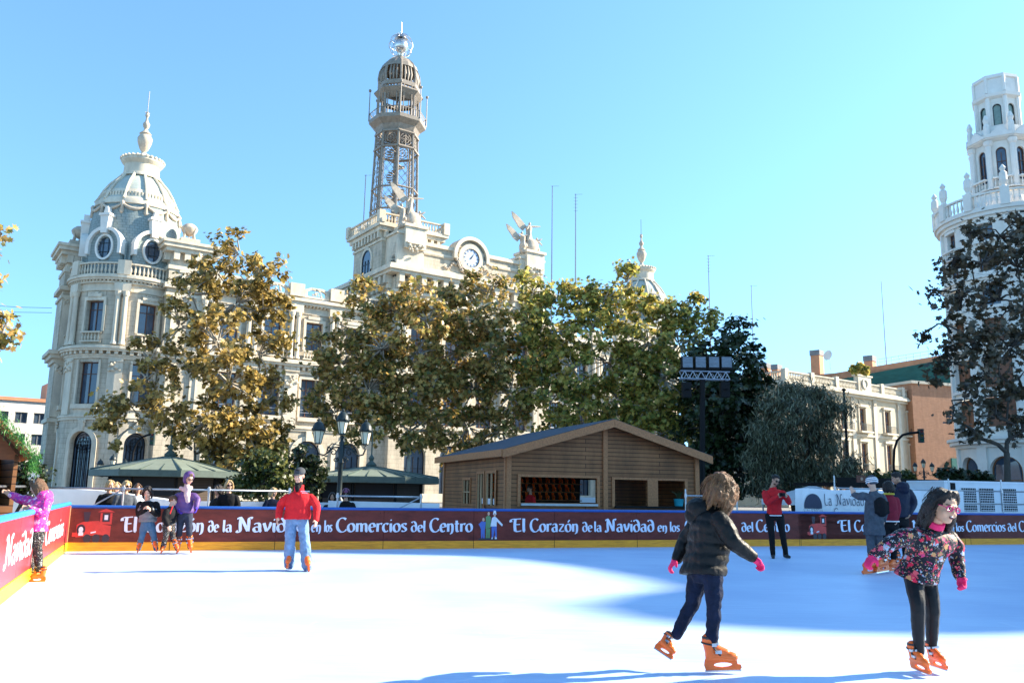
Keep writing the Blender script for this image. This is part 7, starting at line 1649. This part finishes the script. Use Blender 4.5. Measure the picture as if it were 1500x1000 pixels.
q = MB(); q.ell(at(1291,742,Y0-.15)-b0, (.125,.085,.18)); q.box(*[c for p in zip(at(1284,752,Y0-.2)-b0, at(1298,734,Y0-.06)-b0) for c in p]); link("rucksack", remesh(q, .012, "rucksack", 2, .01), M_black_c, P9)
b0 = gr(1298, 838); Y0 = b0.y
J = joints(Y0, b0, dict(head=(1301,713,.02), neck=(1302,723,0), shL=(1293,730,0), shR=(1312,730,0), elL=(1291,745,-.02), wrL=(1293,760,-.03), elR=(1315,745,0), wrR=(1313,760,-.05), hipL=(1297,768,0), hipR=(1309,768,0), knL=(1297,792,0), knR=(1310,792,0), anL=(1296,815,0), anR=(1309,814,0), heelL=(1303,836,.05), toeL=(1289,838,-.14), heelR=(1316,835,.1), toeR=(1302,837,-.1)))
P10, H10, R10, k10 = person("dark haired child in a maroon jacket with a yellow collar beside the waving skater", b0, J, (-.1,1,0), .215, voxel=.012, top=dict(m=M_maroonc, w=1.0, hemc=at(1303,764,Y0)-b0), bottom=dict(m=M_black_c), hair=dict(style='long', len=.35))
q = MB(); n0 = Vector(J['neck']); q.tube([n0+Vector((.085*math.cos(a),.085*math.sin(a),.0)) for a in [i*math.pi/8 for i in range(17)]], .018, 6, cap=False); q.build("yellow_collar", mat("yellow cloth", (.55,.42,.04), .8), P10)
q = MB(); hmc = at(1303,763,Y0)-b0; loft(q, [(hmc-Vector((0,0,.01)), Vector((.172,0,0)), Vector((0,.132,0))),(hmc+Vector((0,0,.012)), Vector((.172,0,0)), Vector((0,.132,0)))], 18); q.build("white_hem", M_whitec, P10)
b0 = gr(1316, 833); Y0 = b0.y
J = joints(Y0, b0, dict(head=(1313,700,0), neck=(1318,712,0), shL=(1306,718,0), shR=(1332,719,0), elL=(1303,737,-.05), wrL=(1306,752,-.12), elR=(1338,737,0), wrR=(1332,752,-.08), hipL=(1310,762,0), hipR=(1324,762,0), knL=(1311,786,0), knR=(1325,786,0), anL=(1312,810,0), anR=(1326,808,0), heelL=(1319,830,.05), toeL=(1306,833,-.12), heelR=(1333,829,.1), toeR=(1320,831,-.1)))
person("tall man in a navy jacket turning his head left behind the maroon jacket", b0, J, (-.25,.97,0), .225, skin=M_skin2, voxel=.012, hf=(-.95,.2,0), top=dict(m=M_navy, w=1.15, d=1.15, hemc=at(1318,757,Y0)-b0, hood=True, arm=(.088,.075,.055)), bottom=dict(m=M_black_c), hair=dict(style='short'))
# --- onlookers behind the boards
def onlooker(px, head_py, Y, face_px, label, top, hair, skin=None, hatm=None, shades=False, turn=0, hfz=-.05, k=.225, group="onlookers behind the boards"):
    hd = at(px, head_py, Y); h = hd.z; b0 = Vector((hd.x, hd.y, 0)); s = k/.225
    f = Vector((math.sin(rad(turn)), -math.cos(rad(turn)), 0)); r = Vector((f.y,-f.x,0)); hf = (face_px[0], face_px[1], hfz)
    V = lambda x, y, z: r*x*s+f*y*s+Vector((0,0,h+z*s))
    hip = max(.5, h-.74*s)
    J = dict(head=V(0,.03,0), neck=V(0,0,-.19), shR=V(.175,0,-.26), shL=V(-.175,0,-.26), elR=V(.24,-.0,-.52), elL=V(-.24,0,-.52), wrR=V(.12,.2,-.58), wrL=V(-.12,.2,-.60), hipR=V(.09,0,-.76), hipL=V(-.09,0,-.76))
    for a, sx in (('R',.10),('L',-.10)): J['kn'+a] = r*sx+Vector((0,0,(h-.76*s)*.53)); J['an'+a] = r*sx+Vector((0,0,.1))
    P, H, R, k = person(label, b0, J, f, k, skin, .013, hf=hf, top=top, bottom=dict(m=M_black_c), feet=dict(kind='shoe'), hair=hair, group=group)
    if hatm: q = MB(); q.ell(H(0,-.05,.2), (.43*k,.47*k,.38*k), R); link("hat", remesh(q, .01, "hat", 1), hatm, P)
    if shades: glasses(P, H, k, M_black, "sunglasses", M_black)
    return P
Lb = dict(m=M_hblond, style='long', len=.45); Ld = dict(m=M_hdark, style='long', len=.5); Lm = dict(m=M_hmid, style='long', len=.4)
onlooker(161, 710, 20.6, (.8,-.5), "blonde woman in black standing leftmost behind the far boards", dict(m=M_black_c), Lb, turn=35)
onlooker(171, 713, 21.4, (.7,-.7), "fair haired woman in beige half hidden behind the leftmost blonde", dict(m=M_scarf), Lb, turn=30)
onlooker(185, 711, 20.5, (.8,-.5), "blonde woman in sunglasses and a grey black coat behind the boards", dict(m=M_greyc), Lb, shades=True, turn=40)
onlooker(202, 715, 21.2, (.6,-.8), "brown haired woman peering out behind the grey puffer girl", dict(m=M_whitec), Lm, turn=20)
onlooker(336, 710, 20.6, (.5,-.85), "woman in sunglasses and dark coat leaning at the boards right of the purple coat", dict(m=M_black_c), Lb, shades=True, turn=10)
onlooker(321, 717, 20.9, (-.6,-.6), "dark haired woman in a fur hooded black coat beside the woman in sunglasses", dict(m=M_black_c, hood=True), Ld, turn=-30)
onlooker(400, 720, 21.8, (.8,-.4), "fair haired girl in a denim jacket behind the red fleece's shoulder", dict(m=M_jeans), Lb, turn=40, k=.205)
onlooker(487, 727, 22.2, (.2,-.9), "dark haired child in black at the foot of the triple lantern post", dict(m=M_black_c), Ld, skin=M_skin2, k=.205)
onlooker(507, 722, 21.8, (.2,-.9), "woman in a mauve knitted hat and black coat right of the lantern post", dict(m=M_black_c), Ld, hatm=cloth("mauve knit", (.18,.07,.13)), shades=True)
hp_ = HB+u_*hx_(777)-hn*1.3
onlooker(777, 715.5, hp_.y, (-.85,-.2), "bearded man in a red jumper inside the hut's left counter opening", dict(m=cloth("red jumper", (.52,.015,.02))), dict(style='short'), skin=M_skin2, turn=-60, group="staff of the skate hut")
# --- hire skates on the hut's shelves
for z in (1.08,1.38,1.68):
    for i in range(13):
        c = HB+u_*(.75+i*.26)-hn*3.68+Vector((0,0,z+.002)); r_ = thing("hire_skate", "orange hire skate on the shelves inside the wooden hut", "skate", c, RZB+math.pi+.1*math.sin(i*3+z*9), "hire skates on the hut shelves")
        o = bpy.data.objects.new("boot", SK); COL.objects.link(o); o.parent = r_
        for nme, me in SKP[:1]: x = bpy.data.objects.new(nme, me); COL.objects.link(x); x.parent = r_
